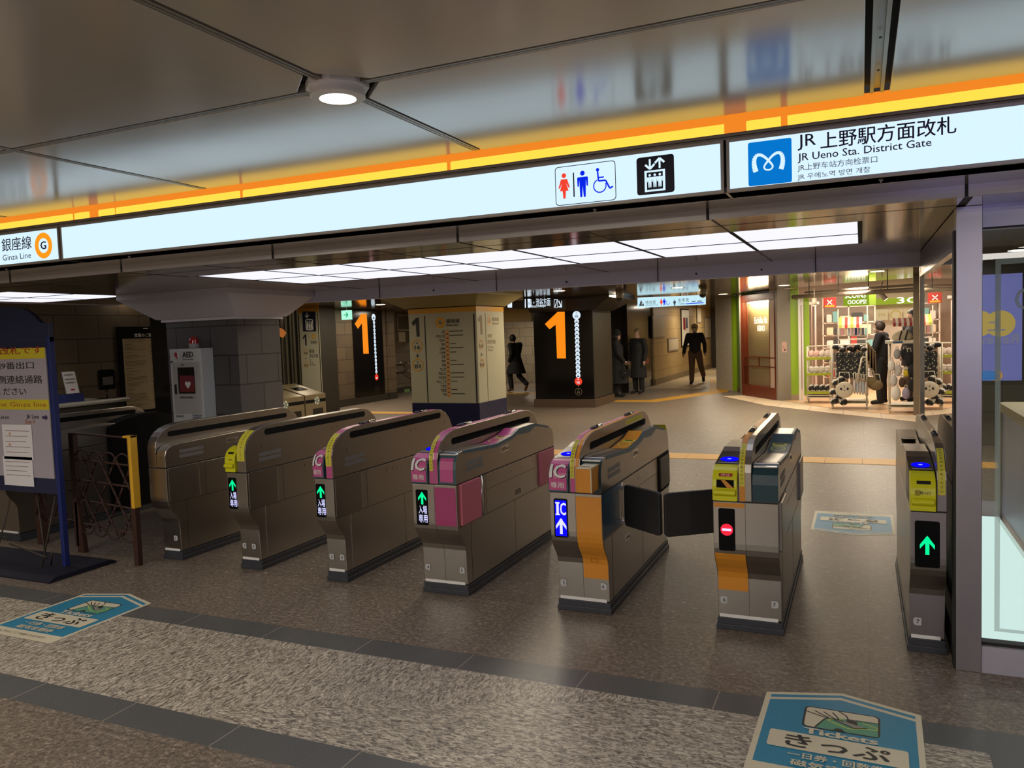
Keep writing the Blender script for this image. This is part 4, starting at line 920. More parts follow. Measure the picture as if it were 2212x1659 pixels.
put(b, '注意', (ax0 + .155, ay - .0075, 1.428), w=.035, h=.016, bold=.01); put(b, '緊急時以外 使用禁止', (cx, ay - .0075, 1.130), w=.165, h=.02, bold=.02); part('lettering', b, 'print', t)
b = B(); put(b, 'PHILIPS', (ax0 + .085, ay - .003, .955), w=.09, h=.018, bold=.02); put(b, 'FUKUDA', (ax1 - .08, ay - .003, .965), w=.12, h=.018, bold=.02); put(b, 'DENSHI', (ax1 - .09, ay - .003, .943), w=.10, h=.016, bold=.02); part('maker_lettering', b, 'blue', t)
b = B(); b.cyl((ax0 + .025, ay - .01, 1.455), (ax0 + .025, ay, 1.455), .009, n=12); b.box(ax0 + .045, ax0 + .07, ay - .009, ay - .005, 1.16, 1.25); part('lock', b, 'black', t)
b = B(); b.cyl((cx + .045, 5.42, az1), (cx + .045, 5.42, az1 + .045), .044, n=20); part('lamp_base', b, 'grey', t)
b = B(); b.cyl((cx + .045, 5.42, az1 + .045), (cx + .045, 5.42, az1 + .075), .044, .042, n=20, caps=False); b.sphere((cx + .045, 5.42, az1 + .07), .042, 20, (1, 1, 1)); part('red_lamp', b, mat('red_lamp', (.40, .006, .008), .12, coat=1), t, 'red dome lamp')
# poster frame on the left wall
def wall_board(x, y0, y1, z0, z1): pass
t = thing('wall_notice', 'tall black-framed notice sheet headed in white letters on the brown stone wall', 'poster', (-8.94, 7.8, .7))
fy0, fy1, fz0, fz1 = 7.38, 8.30, .72, 1.88
b = B(); b.box(-8.95, -8.915, fy0, fy1, fz0, fz1); part('frame', b, 'matblack', t)
b = B(); b.box(-8.915, -8.912, fy0 + .06, fy1 - .02, fz0 + .035, fz1 - .16); b.box(-8.915, -8.912, fy1 - .07, fy1 - .02, fz1 - .16, fz1 - .07); sh = part('sheet', b, mat('aged_notice_paper', srgb(170, 150, 112), .6), t)
b = B(); put(b, '営業のご案内', (-8.911, 7.80, 1.765), (0, 1, 0), (0, 0, 1), w=.34, h=.05, bold=.02); b.box(-8.913, -8.911, 7.78, 7.86, fz1 - .03, fz1 - .018); part('heading', b, 'white', t)
b = B(); random.seed(3)
for cy0, cy1 in ((7.47, 7.80), (7.87, 8.18)):
    z = 1.70
    while z > .80:
        L = (cy1 - cy0) * random.choice((1, 1, .9, .6, .35)); b.box(-8.912, -8.9112, cy0, cy0 + L, z, z + .007); z -= random.choice((.018, .018, .018, .04))
part('text_lines', b, mat('faded_print', srgb(112, 96, 74), .7), sh)
# staffed counter
t = thing('counter', 'dark service counter with a rounded white edge, in front of the brown stone wall', 'counter', (-8.5, 6.0, 0))
b = B(); b.box(-8.94, -8.25, 4.6, 6.86, 0, .955); part('counter_body', b, 'darkwall', t)
b = B(); b.box(-8.945, -8.23, 4.55, 6.88, .955, .985); b.cyl((-8.22, 4.55, .975), (-8.22, 6.88, .975), .028, n=14); b.sphere((-8.22, 6.88, .975), .028, 12); part('counter_top', b, mat('counter_white', srgb(190, 188, 182), .35), t)
t = thing('donation_box', 'small blue box holding an upright white card on the counter', 'box', (-8.40, 6.28, .985))
b = B(); b.box(-8.46, -8.30, 6.12, 6.36, .985, 1.09); part('box', b, 'blue', t, bevel=.004)
b = B(); b.xf(Matrix.Identity(4)); b.quad((-8.30, 6.14, 1.10), (-8.30, 6.30, 1.10), (-8.36, 6.30, 1.35), (-8.36, 6.14, 1.35)); b.quad((-8.31, 6.14, 1.10), (-8.37, 6.14, 1.35), (-8.37, 6.30, 1.35), (-8.31, 6.30, 1.10)); cd = part('card', b, 'paper', t)
b = B(); 
for z, c in ((1.31, .1), (1.26, .12), (1.22, .1)): b.box(-8.345, -8.335 + (1.31 - z) * .25, 6.155, 6.155 + c, z, z + .010)
part('card_print', b, mat('grey_print', srgb(130, 120, 115), .6), cd)
b = B(); b.box(-8.32, -8.303, 6.20, 6.245, 1.135, 1.150); part('red_print', b, 'red', cd)
t = thing('intercom', 'small black device with a pale square screen beside the blue box', 'device', (-8.62, 6.9, .985))
b = B(); b.prism([(y, z) for y, z in rrect(6.80, 7.02, 1.09, 1.34, .03)], 'x', -8.62, -8.58); part('case', b, 'matblack', t)
b = B(); b.box(-8.585, -8.578, 6.84, 6.985, 1.15, 1.25); part('screen', b, mat('pale_screen', srgb(120, 112, 100), .4), t); b = B(); b.cyl((-8.60, 6.9, .96), (-8.60, 6.9, 1.1), .01); b.box(-8.7, -8.5, 6.75, 7.0, .94, .985); part('stand', b, 'black', t)
# blue wheeled notice board
t = thing('notice_board', 'blue metal notice board on a flat base with Japanese directions to the Ginza line gate', 'notice board', (-5.9, 3.82, 0))
by = 3.82; bx1 = PY(131, 1000, by).x; bx0 = bx1 - 1.15
b = B(); b.box(bx1 - .035, bx1, by - .02, by + .02, .03, 1.70); part('post', b, 'blue', t, bevel=.003)
b = B(); b.box(bx0, bx0 + .035, by - .02, by + .02, .03, 1.80); part('post', b, 'blue', t, bevel=.003)
zt = 1.80; xm = (bx0 + bx1) / 2
arc = [(bx0, 1.66), (bx1, 1.66), (bx1, 1.80), (bx1 - .08, 1.80), (bx1 - .10, 1.812), (bx1 - .14, 1.845), (bx1 - .20, 1.885), (bx1 - .28, 1.912), (bx1 - .38, 1.928), (xm, 1.935)]
arc += [(2 * xm - p[0], p[1]) for p in reversed(arc[2:-1])]
b = B(); b.prism(arc, 'y', by - .018, by + .018); part('header', b, 'bluedark', t, bevel=.003)
b = B(); b.box(bx0 + .03, bx1 - .03, by - .014, by + .014, .56, .68); b.box(bx0 + .03, bx1 - .03, by - .01, by + .014, .66, 1.67); part('back_panel', b, 'bluedark', t)
b = B(); b.box(bx0 + .05, bx1 - .050, by - .020, by - .012, .675, 1.62); ps = part('poster', b, mat('poster_white', srgb(168, 160, 168), .45), t)
def onb(u, v): p = PY(u, v, by - .022); return p
b = B(); z1, z0 = onb(50, 752).z, onb(50, 775).z; b.box(bx0 + .05, bx1 - .055, by - .0212, by - .0195, z0, z1); z1, z0 = onb(50, 863).z, onb(50, 885).z; b.box(bx0 + .05, bx1 - .052, by - .0212, by - .0195, z0, z1); part('yellow_bands', b, mat('poster_yellow', srgb(206, 190, 44), .5), ps)
def bl(bb, s, u0, u1, v, hp, bold=0.0, al=None):
    p0, p1 = onb(u0, v), onb(u1, v); h = onb(50, v - hp / 2).z - onb(50, v + hp / 2).z; put(bb, s, ((p0.x + p1.x) / 2, by - .0225, p0.z), w=p1.x - p0.x, h=h, bold=bold)
b = B(); bl(b, 'ここは銀座線の改札です', -150, 91, 764, 17, .01); part('red_lettering', b, mat('poster_red', srgb(170, 60, 40), .5), ps)
b = B(); bl(b, 'ticket gate for the Ginza line', -120, 100, 874, 13); bl(b, 'Exit 9', 55, 75, 911, 8); part('red_lettering', b, mat('poster_red2', srgb(176, 96, 40), .5), ps)
b = B(); bl(b, 'JR線は右側9番出口', -95, 73, 794, 18); bl(b, '日比谷線は左側連絡通路', -110, 91, 822, 18); bl(b, 'をお進みください', -75, 56, 846, 16); bl(b, 'Hibiya Line', -48, 20, 901, 10); bl(b, 'JR Line', 57, 84, 901, 11); part('lettering', b, 'print', ps)
b = B(); p = onb(97, 902); shape(b, [(-.03, -.01), (.005, -.01), (.005, -.022), (.03, 0), (.005, .022), (.005, .01), (-.03, .01)], (p.x, by - .0225, p.z)); part('arrow_symbol', b, 'printnavy', ps)
for (u0, u1, v0, v1, lab) in ((10, 68, 918, 991, 'upper taped paper'), (11, 70, 988, 1047, 'lower paper with a red price line')):
    p0, p1 = onb(u0, v1), onb(u1, v0); b = B(); b.box(p0.x, p1.x, by - .0245, by - .0232, p0.z, p1.z); pn = part('paper_notice', b, 'paper', t, lab)
    b = B()
    for k in range(5 if 'upper' in lab else 4):
        z = p1.z - (k + 1.2) * (p1.z - p0.z) / 6.5; b.box(p0.x + .03, p1.x - .03 - .02 * (k % 3), by - .0252, by - .0245, z, z + .004)
    part('print_lines', b, mat('pink_grey_print', srgb(140, 100, 96), .6), pn)
    if 'upper' in lab:
        b = B()
        for k, vv in enumerate((937, 960)): p = onb(22, vv); put(b, '出', (p.x, by - .0252, p.z), w=.022, h=.022, bold=.03)
        part('orange_mark', b, mat('orange_print', srgb(210, 120, 40), .6), pn)
b = B(); b.prism([(by - .27, .0), (by - .27, .01), (by - .22, .035), (by + .22, .035), (by + .27, .01), (by + .27, 0)], 'x', bx0 - .12, bx1 + .17); part('base_plate', b, mat('base_navy', srgb(30, 30, 44), .7, 0, spec=.2), t, bevel=.002)
b = B(); x0_, x1_ = bx0 + .3, bx1 - .04
for (xa, za, xb, zb) in ((x1_, .55, x1_ - .10, .04), (x1_ - .2, .55, x1_ - .05, .1), (x1_ - .10, .04, x1_ + .02, .16), (x1_ - .55, .16, x1_ - .05, .12), (x1_ - .50, .5, x1_ - .62, .06)): b.cyl((xa, by - .03, za), (xb, by - .10, zb), .006)
part('strut', b, mat('rusty_wire', srgb(70, 62, 54), .6, .4), t)
# rusty lattice barrier
M['rust'] = mat('rusty_paint', srgb(58, 30, 20), .6, noise=.25, nscale=30)
t = thing('folding_barrier', 'rusty folding lattice barrier with a yellow padded end post, right of the blue board', 'barrier', (-5.3, 4.12, 0))
rx = -4.872; ly, ry_ = 4.22, 4.08
def BP(f, z): return Vector((-5.66 + (rx + 5.66) * f, ly + (ry_ - ly) * f, z))
b = B(); b.prism([(rx - .022, 4.06), (rx + .022, 4.06), (rx + .022, 4.10), (rx - .022, 4.10)], 'z', 0, .955); part('end_post', b, 'rust', t, bevel=.002)
b = B(); b.box(rx - .002, rx + .030, 4.05, 4.11, .43, .962); b.box(rx - .05, rx + .03, 4.052, 4.108, .945, .962); part('yellow_pad', b, mat('yellow_tape', srgb(224, 170, 40), .5), t, 'yellow pad on the end post', bevel=.003)
b = B(); q = BP(0.02, 0); b.prism([(-5.70, .05), (-5.66, .05), (-5.645, .95), (-5.70, .95)], 'y', 4.20, 4.24); b.prism([(-5.68, .0), (-5.60, .0), (-5.645, .4), (-5.68, .4)], 'y', 4.20, 4.235); part('near_post', b, 'rust', t)
b = B(); b.tube([BP(0, .945), BP(1, .945)], .008); part('top_rail', b, 'rust', t)
b = B()
for z in (.74, .58, .42, .235): b.tube([BP(0.02, z), BP(.98, z)], .008, 6)
for f in (-.15, .15, .45, .75):
    for s in (1, -1):
        pts = []
        f0, f1 = (f, f + .55) if s == 1 else (f + .55, f)
        P_ = [(f0 + (f1 - f0) * k / 8, .20 + .58 * k / 8) for k in range(9)]
        P_ = [p for p in P_ if -.02 <= p[0] <= 1.0]
        if len(P_) > 1: b.tube([BP(p[0], p[1]) + Vector((0, .012 * s, 0)) for p in P_], .008, 6)
for f in (.0, .24, .48, .72):
    for zc, up in ((.745, 1), (.23, -1)):
        pts = [BP(f + .13 + .125 * math.cos(math.pi * k / 8), zc + up * .075 * math.sin(math.pi * k / 8)) for k in range(9)]; b.tube(pts, .006, 6)
part('lattice', b, 'rust', t)
b = B()
# second, folded section behind the board
t = thing('folding_barrier', 'rusty lattice legs seen below the blue notice board', 'barrier', (-6.2, 4.3, 0))
b = B(); b.box(-6.27, -6.21, 4.28, 4.34, 0, .9); part('end_post', b, 'rust', t)
b = B()
for z in (.56, .48, .24): b.tube([(-6.22, 4.3, z), (-5.72, 4.24, z)], .0065, 6)
for f in (-.05, .18, .42):
    b.tube([(-6.2 + f, 4.3, .62), (-6.05 + f, 4.28, .22)], .006, 6); b.tube([(-6.05 + f, 4.29, .62), (-6.2 + f, 4.27, .25)], .006, 6)
    b.tube([(-6.1 + f + .06 * math.cos(math.pi * k / 8), 4.28, .25 - .07 * math.sin(math.pi * k / 8)) for k in range(9)], .006, 6)
part('lattice', b, 'rust', t)
# ---- kiosk pillar (cream, navy base, gold band)
t = thing('information_pillar', 'cream pillar with a gold band, navy base and the station list of the Ginza Line', 'pillar', (-6.62, 12.6, 0))
kx0, kx1, ky0, ky1 = -7.292, -5.957, 12.0, 13.12
b = B(); b.box(kx0, kx1, ky0, ky1, .447, 2.10); part('body', b, 'goldcream', t, bevel=.006)
b = B(); b.box(kx0, kx1, ky0, ky1, 0, .447); part('base', b, 'navy', t, bevel=.006)
b = B(); b.box(kx0 - .002, kx1 + .002, ky0 - .002, ky1 + .002, 2.015, 2.102); part('gold_band', b, 'gold', t)
b = B(); b.box(kx0 - .01, kx1 + .01, ky0 - .01, ky1 + .01, 2.10, 2.112); b.mi = 1; frust(b, (kx0 - .06, kx1 + .02, ky0 - .05, ky1 + .04), 2.112, (kx0 - .40, kx1 + .20, ky0 - .33, ky1 + .45), 2.30); b.box(kx0 - .40, kx1 + .20, ky0 - .33, ky1 + .45, 2.30, 2.35); part('capital', b, ['matblack', mat('olive_cream_paint', srgb(150, 138, 92), .5)], t)
KY = ky0 - .002
def K(u, v): p = PY(u, v, KY); return (p.x, p.z)
def kt(b, s, u0, u1, v, hp, bold=0.0):
    a, c = K(u0, v), K(u1, v); h = K(u0, v - hp / 2)[1] - K(u0, v + hp / 2)[1]; put(b, s, ((a[0] + c[0]) / 2, KY - .002, (a[1] + c[1]) / 2), w=c[0] - a[0], h=h, bold=bold)
def shp(b, pts, fn=K, y=None): b._f([b.bm.verts.new((fn(*p)[0], (KY - .002) if y is None else y, fn(*p)[1])) for p in pts])
z4 = lambda a, c: (870 + a / 5.72, 630 + c / 5.72)
b = B(); shp(b, [z4(*p) for p in ((108, 385), (165, 325), (197, 320), (209, 555), (172, 558), (162, 390), (130, 425))])
shp(b, [z4(262, 300), z4(274, 300), z4(320, 1370), z4(308, 1370)]); shp(b, [z4(868, 275), z4(886, 272), z4(928, 1376), z4(910, 1376)])
kt(b, '銀座線', *[z4(538, 0)[0], z4(704, 0)[0]], z4(0, 362)[1], 9.5, .02); kt(b, 'Ginza Line', z4(538, 0)[0], z4(690, 0)[0], z4(0, 410)[1], 5, .03)
kt(b, 'G', z4(446, 0)[0], z4(482, 0)[0], z4(0, 383)[1], 6, .05)
kt(b, 'G', z4(163, 0)[0], z4(187, 0)[0], z4(0, 636)[1], 4, .03); kt(b, '16', z4(146, 0)[0], z4(216, 0)[0], z4(0, 688)[1], 9, .03); kt(b, 'G', z4(173, 0)[0], z4(196, 0)[0], z4(0, 872)[1], 4, .03); kt(b, '01', z4(148, 0)[0], z4(220, 0)[0], z4(0, 923)[1], 9, .03)
kt(b, '↓', z4(158, 0)[0], z4(206, 0)[0], z4(0, 790)[1], 8, .04)
part('numeral_and_lettering', b, 'print', t)
def ringu(b, u, v, ru, ro, ri, y):
    a = K(u, v); R = (K(u + ru, v)[0] - K(u - ru, v)[0]) / 2; ringf(b, R * ro, R * ri, (a[0], y, a[1]))
b = B(); a = z4(464, 382); ringu(b, a[0], a[1], 10, 1.02, .45, KY - .002)
for c in ((176, 670), (187, 906)): a = z4(*c); ringu(b, a[0], a[1], 12, 1.0, .84, KY - .002)
part('gold_rings', b, 'gold', t)
STN = ['上野', '上野広小路', '末広町', '神田', '三越前', '日本橋', '京橋', '銀座', '新橋', '虎ノ門', '溜池山王', '赤坂見附', '青山一丁目', '外苑前', '表参道', '渋谷']
b = B(); b2 = B(); b3 = B()
for i, s in enumerate(STN):
    f = i / 15; vx = 546 + (572 - 546) * f; vy = 492 + (1262 - 492) * f; a = z4(vx, vy); c = K(*a)
    b.box(c[0] - .032, c[0] + .032, KY - .002, KY - .0005, c[1] - .040, c[1] + .018)
    b.box(c[0] - .022, c[0] + .022, KY - .0015, KY - .0004, c[1] - .054, c[1] + .030)
    n = len(s); put(b2, s, (c[0] - .045, KY - .002, c[1]), w=.038 * n, h=.034, bold=.01, align='r'); b2.box(c[0] - .05 - .03 * n, c[0] - .045, KY - .0025, KY - .001, c[1] - .031, c[1] - .026)
    if i in (0, 1, 3, 4, 5, 7, 8, 10, 11, 12, 14, 15): b2.box(c[0] + .05, c[0] + .05 + (.26 if i in (0, 1, 4, 8, 10, 11, 15) else .12), KY - .0025, KY - .001, c[1] - .004, c[1] + .008)
    b3.box(c[0] - .014, c[0] + .014, KY - .0032, KY - .0021, c[1] - .012, c[1] + .010)
part('line_map', b, mat('map_orange', srgb(196, 132, 62), .5), t); part('station_names', b2, 'print', t); part('station_marks', b3, 'goldcream', t)
# right face of the kiosk
KX = kx1 + .002
def KR(u, v): p = PX(u, v, KX); return (p.y, p.z)
def krt(b, s, u0, u1, v, hp, bold=0.0, m=None):
    a, c = KR(u0, v), KR(u1, v); h = KR(u0, v - hp / 2)[1] - KR(u0, v + hp / 2)[1]; put(b, s, (KX + .002, (a[0] + c[0]) / 2, (a[1] + c[1]) / 2), (0, 1, 0), (0, 0, 1), w=c[0] - a[0], h=h, bold=bold)
b = B(); b._f([b.bm.verts.new((KX + .001, KR(*z4(*p))[0], KR(*z4(*p))[1])) for p in ((926, 345), (960, 292), (978, 290), (986, 530), (965, 532), (957, 360), (938, 372))])
krt(b, '16', z4(948, 0)[0], z4(996, 0)[0], z4(0, 668)[1], 8, .03); krt(b, '01', z4(955, 0)[0], z4(1002, 0)[0], z4(0, 905)[1], 8, .03); krt(b, 'G', z4(958, 0)[0], z4(976, 0)[0], z4(0, 612)[1], 4); krt(b, 'G', z4(970, 0)[0], z4(990, 0)[0], z4(0, 850)[1], 4); krt(b, '↓', z4(962, 0)[0], z4(990, 0)[0], z4(0, 775)[1], 7, .03)
krt(b, '銀座線', z4(1104, 0)[0], z4(1186, 0)[0], z4(0, 342)[1], 9); krt(b, 'Ginza Line', z4(1106, 0)[0], z4(1184, 0)[0], z4(0, 390)[1], 5); krt(b, 'G', z4(1056, 0)[0], z4(1078, 0)[0], z4(0, 362)[1], 6)
krt(b, '銀座', z4(1046, 0)[0], z4(1104, 0)[0], z4(0, 545)[1], 8); krt(b, '渋谷方面', z4(1046, 0)[0], z4(1146, 0)[0], z4(0, 618)[1], 9); krt(b, 'for Ginza,', z4(1050, 0)[0], z4(1126, 0)[0], z4(0, 685)[1], 5); krt(b, 'Shibuya', z4(1050, 0)[0], z4(1116, 0)[0], z4(0, 722)[1], 5)
y_, zz_ = KR(*z4(1038, 800)); b.box(KX, KX + .002, y_ - .006, y_ + .006, .45, 1.98)
part('side_lettering', b, mat('faded_brown_print', srgb(118, 98, 70), .5), t)
b = B()
for (u_, v_, r_, i_) in ((1068, 362, .070, .55), (973, 648, .085, .85), (982, 888, .085, .85)):
    y_, z_ = KR(*z4(u_, v_)); ringf(b, r_, r_ * i_, (KX + .001, y_, z_), (0, 1, 0), (0, 0, 1))
part('side_rings', b, mat('gold_side', srgb(206, 150, 90), .5), t)
# ---- black pillar with the lit 1
t = thing('numbered_pillar', 'black square pillar with a large lit orange 1 and a column of station circles', 'pillar', (-5.82, 16.5, 0))
px0, px1, py0, py1 = -6.5, -5.15, 15.83, 17.19
b = B(); b.box(px0 + .01, px1 - .01, py0 + .01, py1, .17, 2.07); part('body', b, mat('black_gloss_panel', (.006, .005, .005), .14), t)
b = B(); b.box(px0 - .02, px1 + .03, py0 - .03, py1 + .02, 0, .172); part('base', b, mat('brown_stone_base', srgb(84, 66, 52), .5, noise=.15), t, bevel=.004)
b = B(); b.box(px1 - .012, px1 + .002, py0 + .02, py1 - .02, .20, 2.00); part('side_panel', b, mat('dark_grey_sheet', srgb(84, 82, 78), .28, .7), t, 'dark grey metal side panel')
b = B(); frust(b, (px0 - .04, px1 + .04, py0 - .04, py1 + .04), 2.05, (px0 - .1, px1 + .45, py0 - .25, py1 + .4), 2.29); b.box(px0 - .1, px1 + .45, py0 - .25, py1 + .4, 2.29, 2.352); part('capital', b, mat('dark_capital', srgb(40, 30, 22), .4), t)
def ONE(pts, fn, y): pass
PYF = py0 - .002
z6 = lambda a, c: (1080 + a / 3.95, 600 + c / 3.95)
M['one'] = emis('lit_orange', (1.0, .27, .008), 1.0); M['circ'] = emis('lit_white_circle', (.75, .88, 1.0), 1.0)
def front(p, y): q = PY(p[0], p[1], y); return (q.x, y, q.z)
b = B(); b._f([b.bm.verts.new(front(z6(*p), PYF + .006)) for p in ((383, 395), (490, 292), (552, 290), (563, 688), (487, 688), (475, 400), (423, 440))]); part('numeral', b, 'one', t, 'lit orange numeral 1')
def pxr(u, v, y, r): return abs(PY(u + r, v, y).x - PY(u - r, v, y).x) / 2
dk = mat('circle_print', (.03, .06, .16), .5)
cs = [(z6(653, 320), 8.6, 'circ', '01')] + [((1245.6 + (1249 - 1245.6) * i / 13, 694.3 + (811.3 - 694.3) * i / 13), 4.9, 'circ', None) for i in range(14)] + [(z6(669, 884), 8.2, 'red_c', '16')]
M['red_c'] = emis('lit_red_circle', (.95, .05, .02), .9)
for (u, v), r, m, s in cs:
    c = front((u, v), PYF + .006); R = pxr(u, v, PYF, r); b = B(); shape(b, circ(R, 24), c); sc = part('station_circle', b, m, t, 'red lit circle marked 16' if s == '16' else None)
    b = B(); y = c[1] - .002
    if s: put(b, s, (c[0], y, c[2] - R * .25), h=R * .68, bold=.03); put(b, 'G', (c[0], y, c[2] + R * .55), h=R * .42, bold=.02)
    else: put(b, 'G', (c[0], y, c[2] + R * .3), h=R * .5, bold=.02); b.box(c[0] - R * .5, c[0] + R * .5, y, y + .0005, c[2] - R * .5, c[2] - R * .1)
    part('numeral', b, 'circ' if s == '16' else dk, sc)
b = B(); c = front(z6(671, 972), PYF + .006); R = pxr(1250, 846, PYF, 7.6); ringf(b, R, R * .92, c); put(b, '19', (c[0], c[1], c[2] - R * .25), h=R * .7, bold=.02); put(b, 'G', (c[0], c[1], c[2] + R * .5), h=R * .4)
put(b, '↑', (c[0], c[1], c[2] + R * 1.6), h=R * .6, bold=.02); part('station_circle', b, mat('dim_cream', srgb(150, 140, 110), .5), t, 'unlit outlined circle marked 19')
# same display on the left wall
t = thing('numbered_display', 'tall black wall display with a large lit orange 1, on the brown stone wall', 'sign', (-11.38, 16.75, .18))
XF = -11.37; b = B(); b.box(-11.4, XF, 16.11, 17.40, .19, 2.33); part('panel', b, mat('black_gloss_panel2', (.006, .005, .005), .14), t)
z9 = lambda a, c: (560 + a / 6.38, 640 + c / 6.38)
def side(p, x): q = PX(p[0], p[1], x); return (x, q.y, q.z)
b = B(); b._f([b.bm.verts.new(side(z9(*p), XF + .003)) for p in ((1315, 380), (1405, 245), (1482, 245), (1510, 790), (1435, 792), (1415, 370), (1362, 450))]); part('numeral', b, 'one', t, 'lit orange numeral 1')
for i in range(16):
    if i == 0: u, v, R, m = 807, 685.5, .088, 'circ'
    elif i == 15: u, v, R, m = 813.6, 814.8, .080, 'red_c'
    else: u, v, R, m = 808 + 5 * (i - 1) / 13, 697 + (803 - 697) * (i - 1) / 13, .046, 'circ'
    c = side((u, v), XF + .003); b = B(); shape(b, circ(R, 20), c, (0, 1, 0)); sc = part('station_circle', b, m, t)
    b = B(); shape(b, [(-R * .4, -R * .4), (R * .4, -R * .4), (R * .4, 0), (-R * .4, 0)], (c[0] + .002, c[1], c[2]), (0, 1, 0)); part('mark', b, dk if m == 'circ' else 'circ', sc)
b = B(); c = side((814, 840.6), XF + .003); ringf(b, .08, .072, c, (0, 1, 0)); put(b, '19', (c[0], c[1], c[2] - .01), (0, 1, 0), (0, 0, 1), h=.05); part('station_circle', b, mat('dim_cream2', srgb(70, 66, 50), .5), t)
# elevator board pillar
t = thing('information_pillar', 'cream panel pillar with a black elevator pictogram above a small 1', 'pillar', (-11.0, 14.3, 0))
ey = 14.0; ex0, ex1 = -11.36, -10.755
b = B(); b.box(ex0, ex1, ey, 14.58, 0, 2.35); part('body', b, 'darkwall', t)
b = B(); b.box(ex0, ex1, ey - .012, ey, .44, 2.29); part('panel', b, 'goldcream', t, bevel=.002)
b = B(); b.box(ex0 - .002, ex1 + .002, ey - .014, ey - .002, 2.29, 2.35); b.box(ex0 - .002, ex1, ey - .0145, ey, 2.22, 2.35); part('gold_band', b, 'gold', t)
b = B(); b.box(ex0 + .01, ex0 + .07, ey - .0145, ey - .012, .44, 2.2); b.box(ex1 - .03, ex1 - .012, ey - .0145, ey - .012, .44, 2.2); part('black_stripes', b, mat('brownish_black', (.02, .008, .01), .5), t)
KY = ey - .016; EK = K
b = B(); shp(b, [z9(*p) for p in ((590, 208), (775, 208), (785, 484), (604, 484))]); el = part('elevator_panel', b, 'signblack', t)
KY = ey - .019; b = B()
for q in (((636, 316), (738, 316), (738, 328), (636, 328)), ((642, 456), (744, 456), (744, 468), (642, 468)), ((636, 316), (648, 316), (654, 468), (642, 468)), ((728, 316), (740, 316), (746, 468), (734, 468))): shp(b, [z9(*p) for p in q])
for ux in (664, 692, 718): a = K(*z9(ux, 398)); man(b, a[0], a[1] - .0, .17, (0, KY - .002, 0), U, V)
shp(b, [z9(*p) for p in ((652, 226), (662, 226), (664, 300), (654, 300))]); shp(b, [z9(*p) for p in ((630, 268), (658, 306), (686, 262), (680, 252), (658, 286), (636, 258))]); part('elevator_symbol', b, 'white', el)
KY = ey - .016; b = B(); shp(b, [z9(*p) for p in ((598, 572), (632, 524), (648, 522), (656, 674), (636, 676), (628, 560), (610, 592))])
kt(b, '銀座線', z9(712, 0)[0], z9(792, 0)[0], z9(0, 632)[1], 6.5); kt(b, '銀座', z9(688, 0)[0], z9(760, 0)[0], z9(0, 758)[1], 8); kt(b, '渋谷方面', z9(690, 0)[0], z9(812, 0)[0], z9(0, 820)[1], 8); kt(b, 'for', z9(694, 0)[0], z9(718, 0)[0], z9(0, 876)[1], 3.5); kt(b, 'Ginza,', z9(696, 0)[0], z9(756, 0)[0], z9(0, 912)[1], 3.5); kt(b, 'Shibuya', z9(698, 0)[0], z9(776, 0)[0], z9(0, 946)[1], 3.5)
kt(b, '16', z9(622, 0)[0], z9(662, 0)[0], z9(0, 780)[1], 5.5, .03); kt(b, '01', z9(625, 0)[0], z9(668, 0)[0], z9(0, 950)[1], 5.5, .03); kt(b, '↓', z9(632, 0)[0], z9(655, 0)[0], z9(0, 856)[1], 4, .04); part('numeral_and_lettering', b, 'print', t)
b = B()
for (u_, v_, r_, i_) in ((750, 552, 4.6, .5), (640, 768, 5.6, .85), (646, 938, 5.6, .85)): a = z9(u_, v_); ringu(b, a[0], a[1], r_, 1.0, i_, KY - .001)
part('gold_rings', b, 'gold', t)
# ================================================================ HALL FITTINGS
# exit sign hanging in front of the left wall
t = thing('exit_sign', 'small hanging green-arrow exit sign left of the wall display', 'sign', (-11.0, 15.6, 2.1))
c0, c1 = PY(738, 691, 15.5), PY(757, 670, 15.5)
b = B(); b.box(c0.x, c1.x, 15.5, 15.56, c0.z, c1.z); part('face', b, emis('exit_white', (.45, 1.0, .75), 1.0), t)
b = B(); o = Vector(((c0.x + c1.x) / 2, 15.497, (c0.z + c1.z) / 2)); h = (c1.z - c0.z) * .32
shape(b, [(-h, -.1 * h), (.3 * h, -.1 * h), (-.1 * h, -.75 * h), (.3 * h, -.75 * h), (h, .05 * h), (.3 * h, .85 * h), (-.1 * h, .85 * h), (.3 * h, .2 * h), (-h, .2 * h)], o); part('arrow_symbol', b, emis('exit_green', (.0, .45, .16), .9), t)
b = B(); b.cyl((o.x, 15.53, c1.z), (o.x, 15.53, 2.35), .012); part('hanger', b, 'grey', t)
# wall frames near the stairs
def wallframe(x, u0, u1, v0, v1, label, fill='print', cat='poster', name='framed_notice', grp=None, fr='alu'):
    p0, p1 = PX(u0, v1, x), PX(u1, v0, x); y0, y1 = min(p0.y, p1.y), max(p0.y, p1.y); t = thing(name, label, cat, (x, (y0 + y1) / 2, p0.z), grp)
    b = B(); b.box(x, x + .02, y0, y1, p0.z, p1.z); part('frame', b, fr, t)
    b = B(); b.box(x + .018, x + .024, y0 + .04, y1 - .04, p0.z + .04, p1.z - .04); part('sheet', b, fill, t); return t, y0, y1, p0.z, p1.z
M['dimposter'] = mat('dim_poster', srgb(92, 84, 70), .5); M['palepost'] = mat('pale_poster', srgb(190, 176, 150), .5)
wallframe(-12.39, 827, 838, 680, 717, 'narrow steel-framed dark poster beside the wall display', 'dimposter')
wallframe(-12.39, 858, 884, 680, 715, 'steel-framed dark poster half hidden by the cream pillar', 'dimposter')
wallframe(-12.39, 861, 874, 717, 739, 'pale paper notice under the steel-framed poster', 'palepost', name='paper_notice', fr='palepost')
t = thing('art_print', 'unframed pale print with red blossom drawing on the left wall', 'poster', (-11.39, 15.3, 1.4))
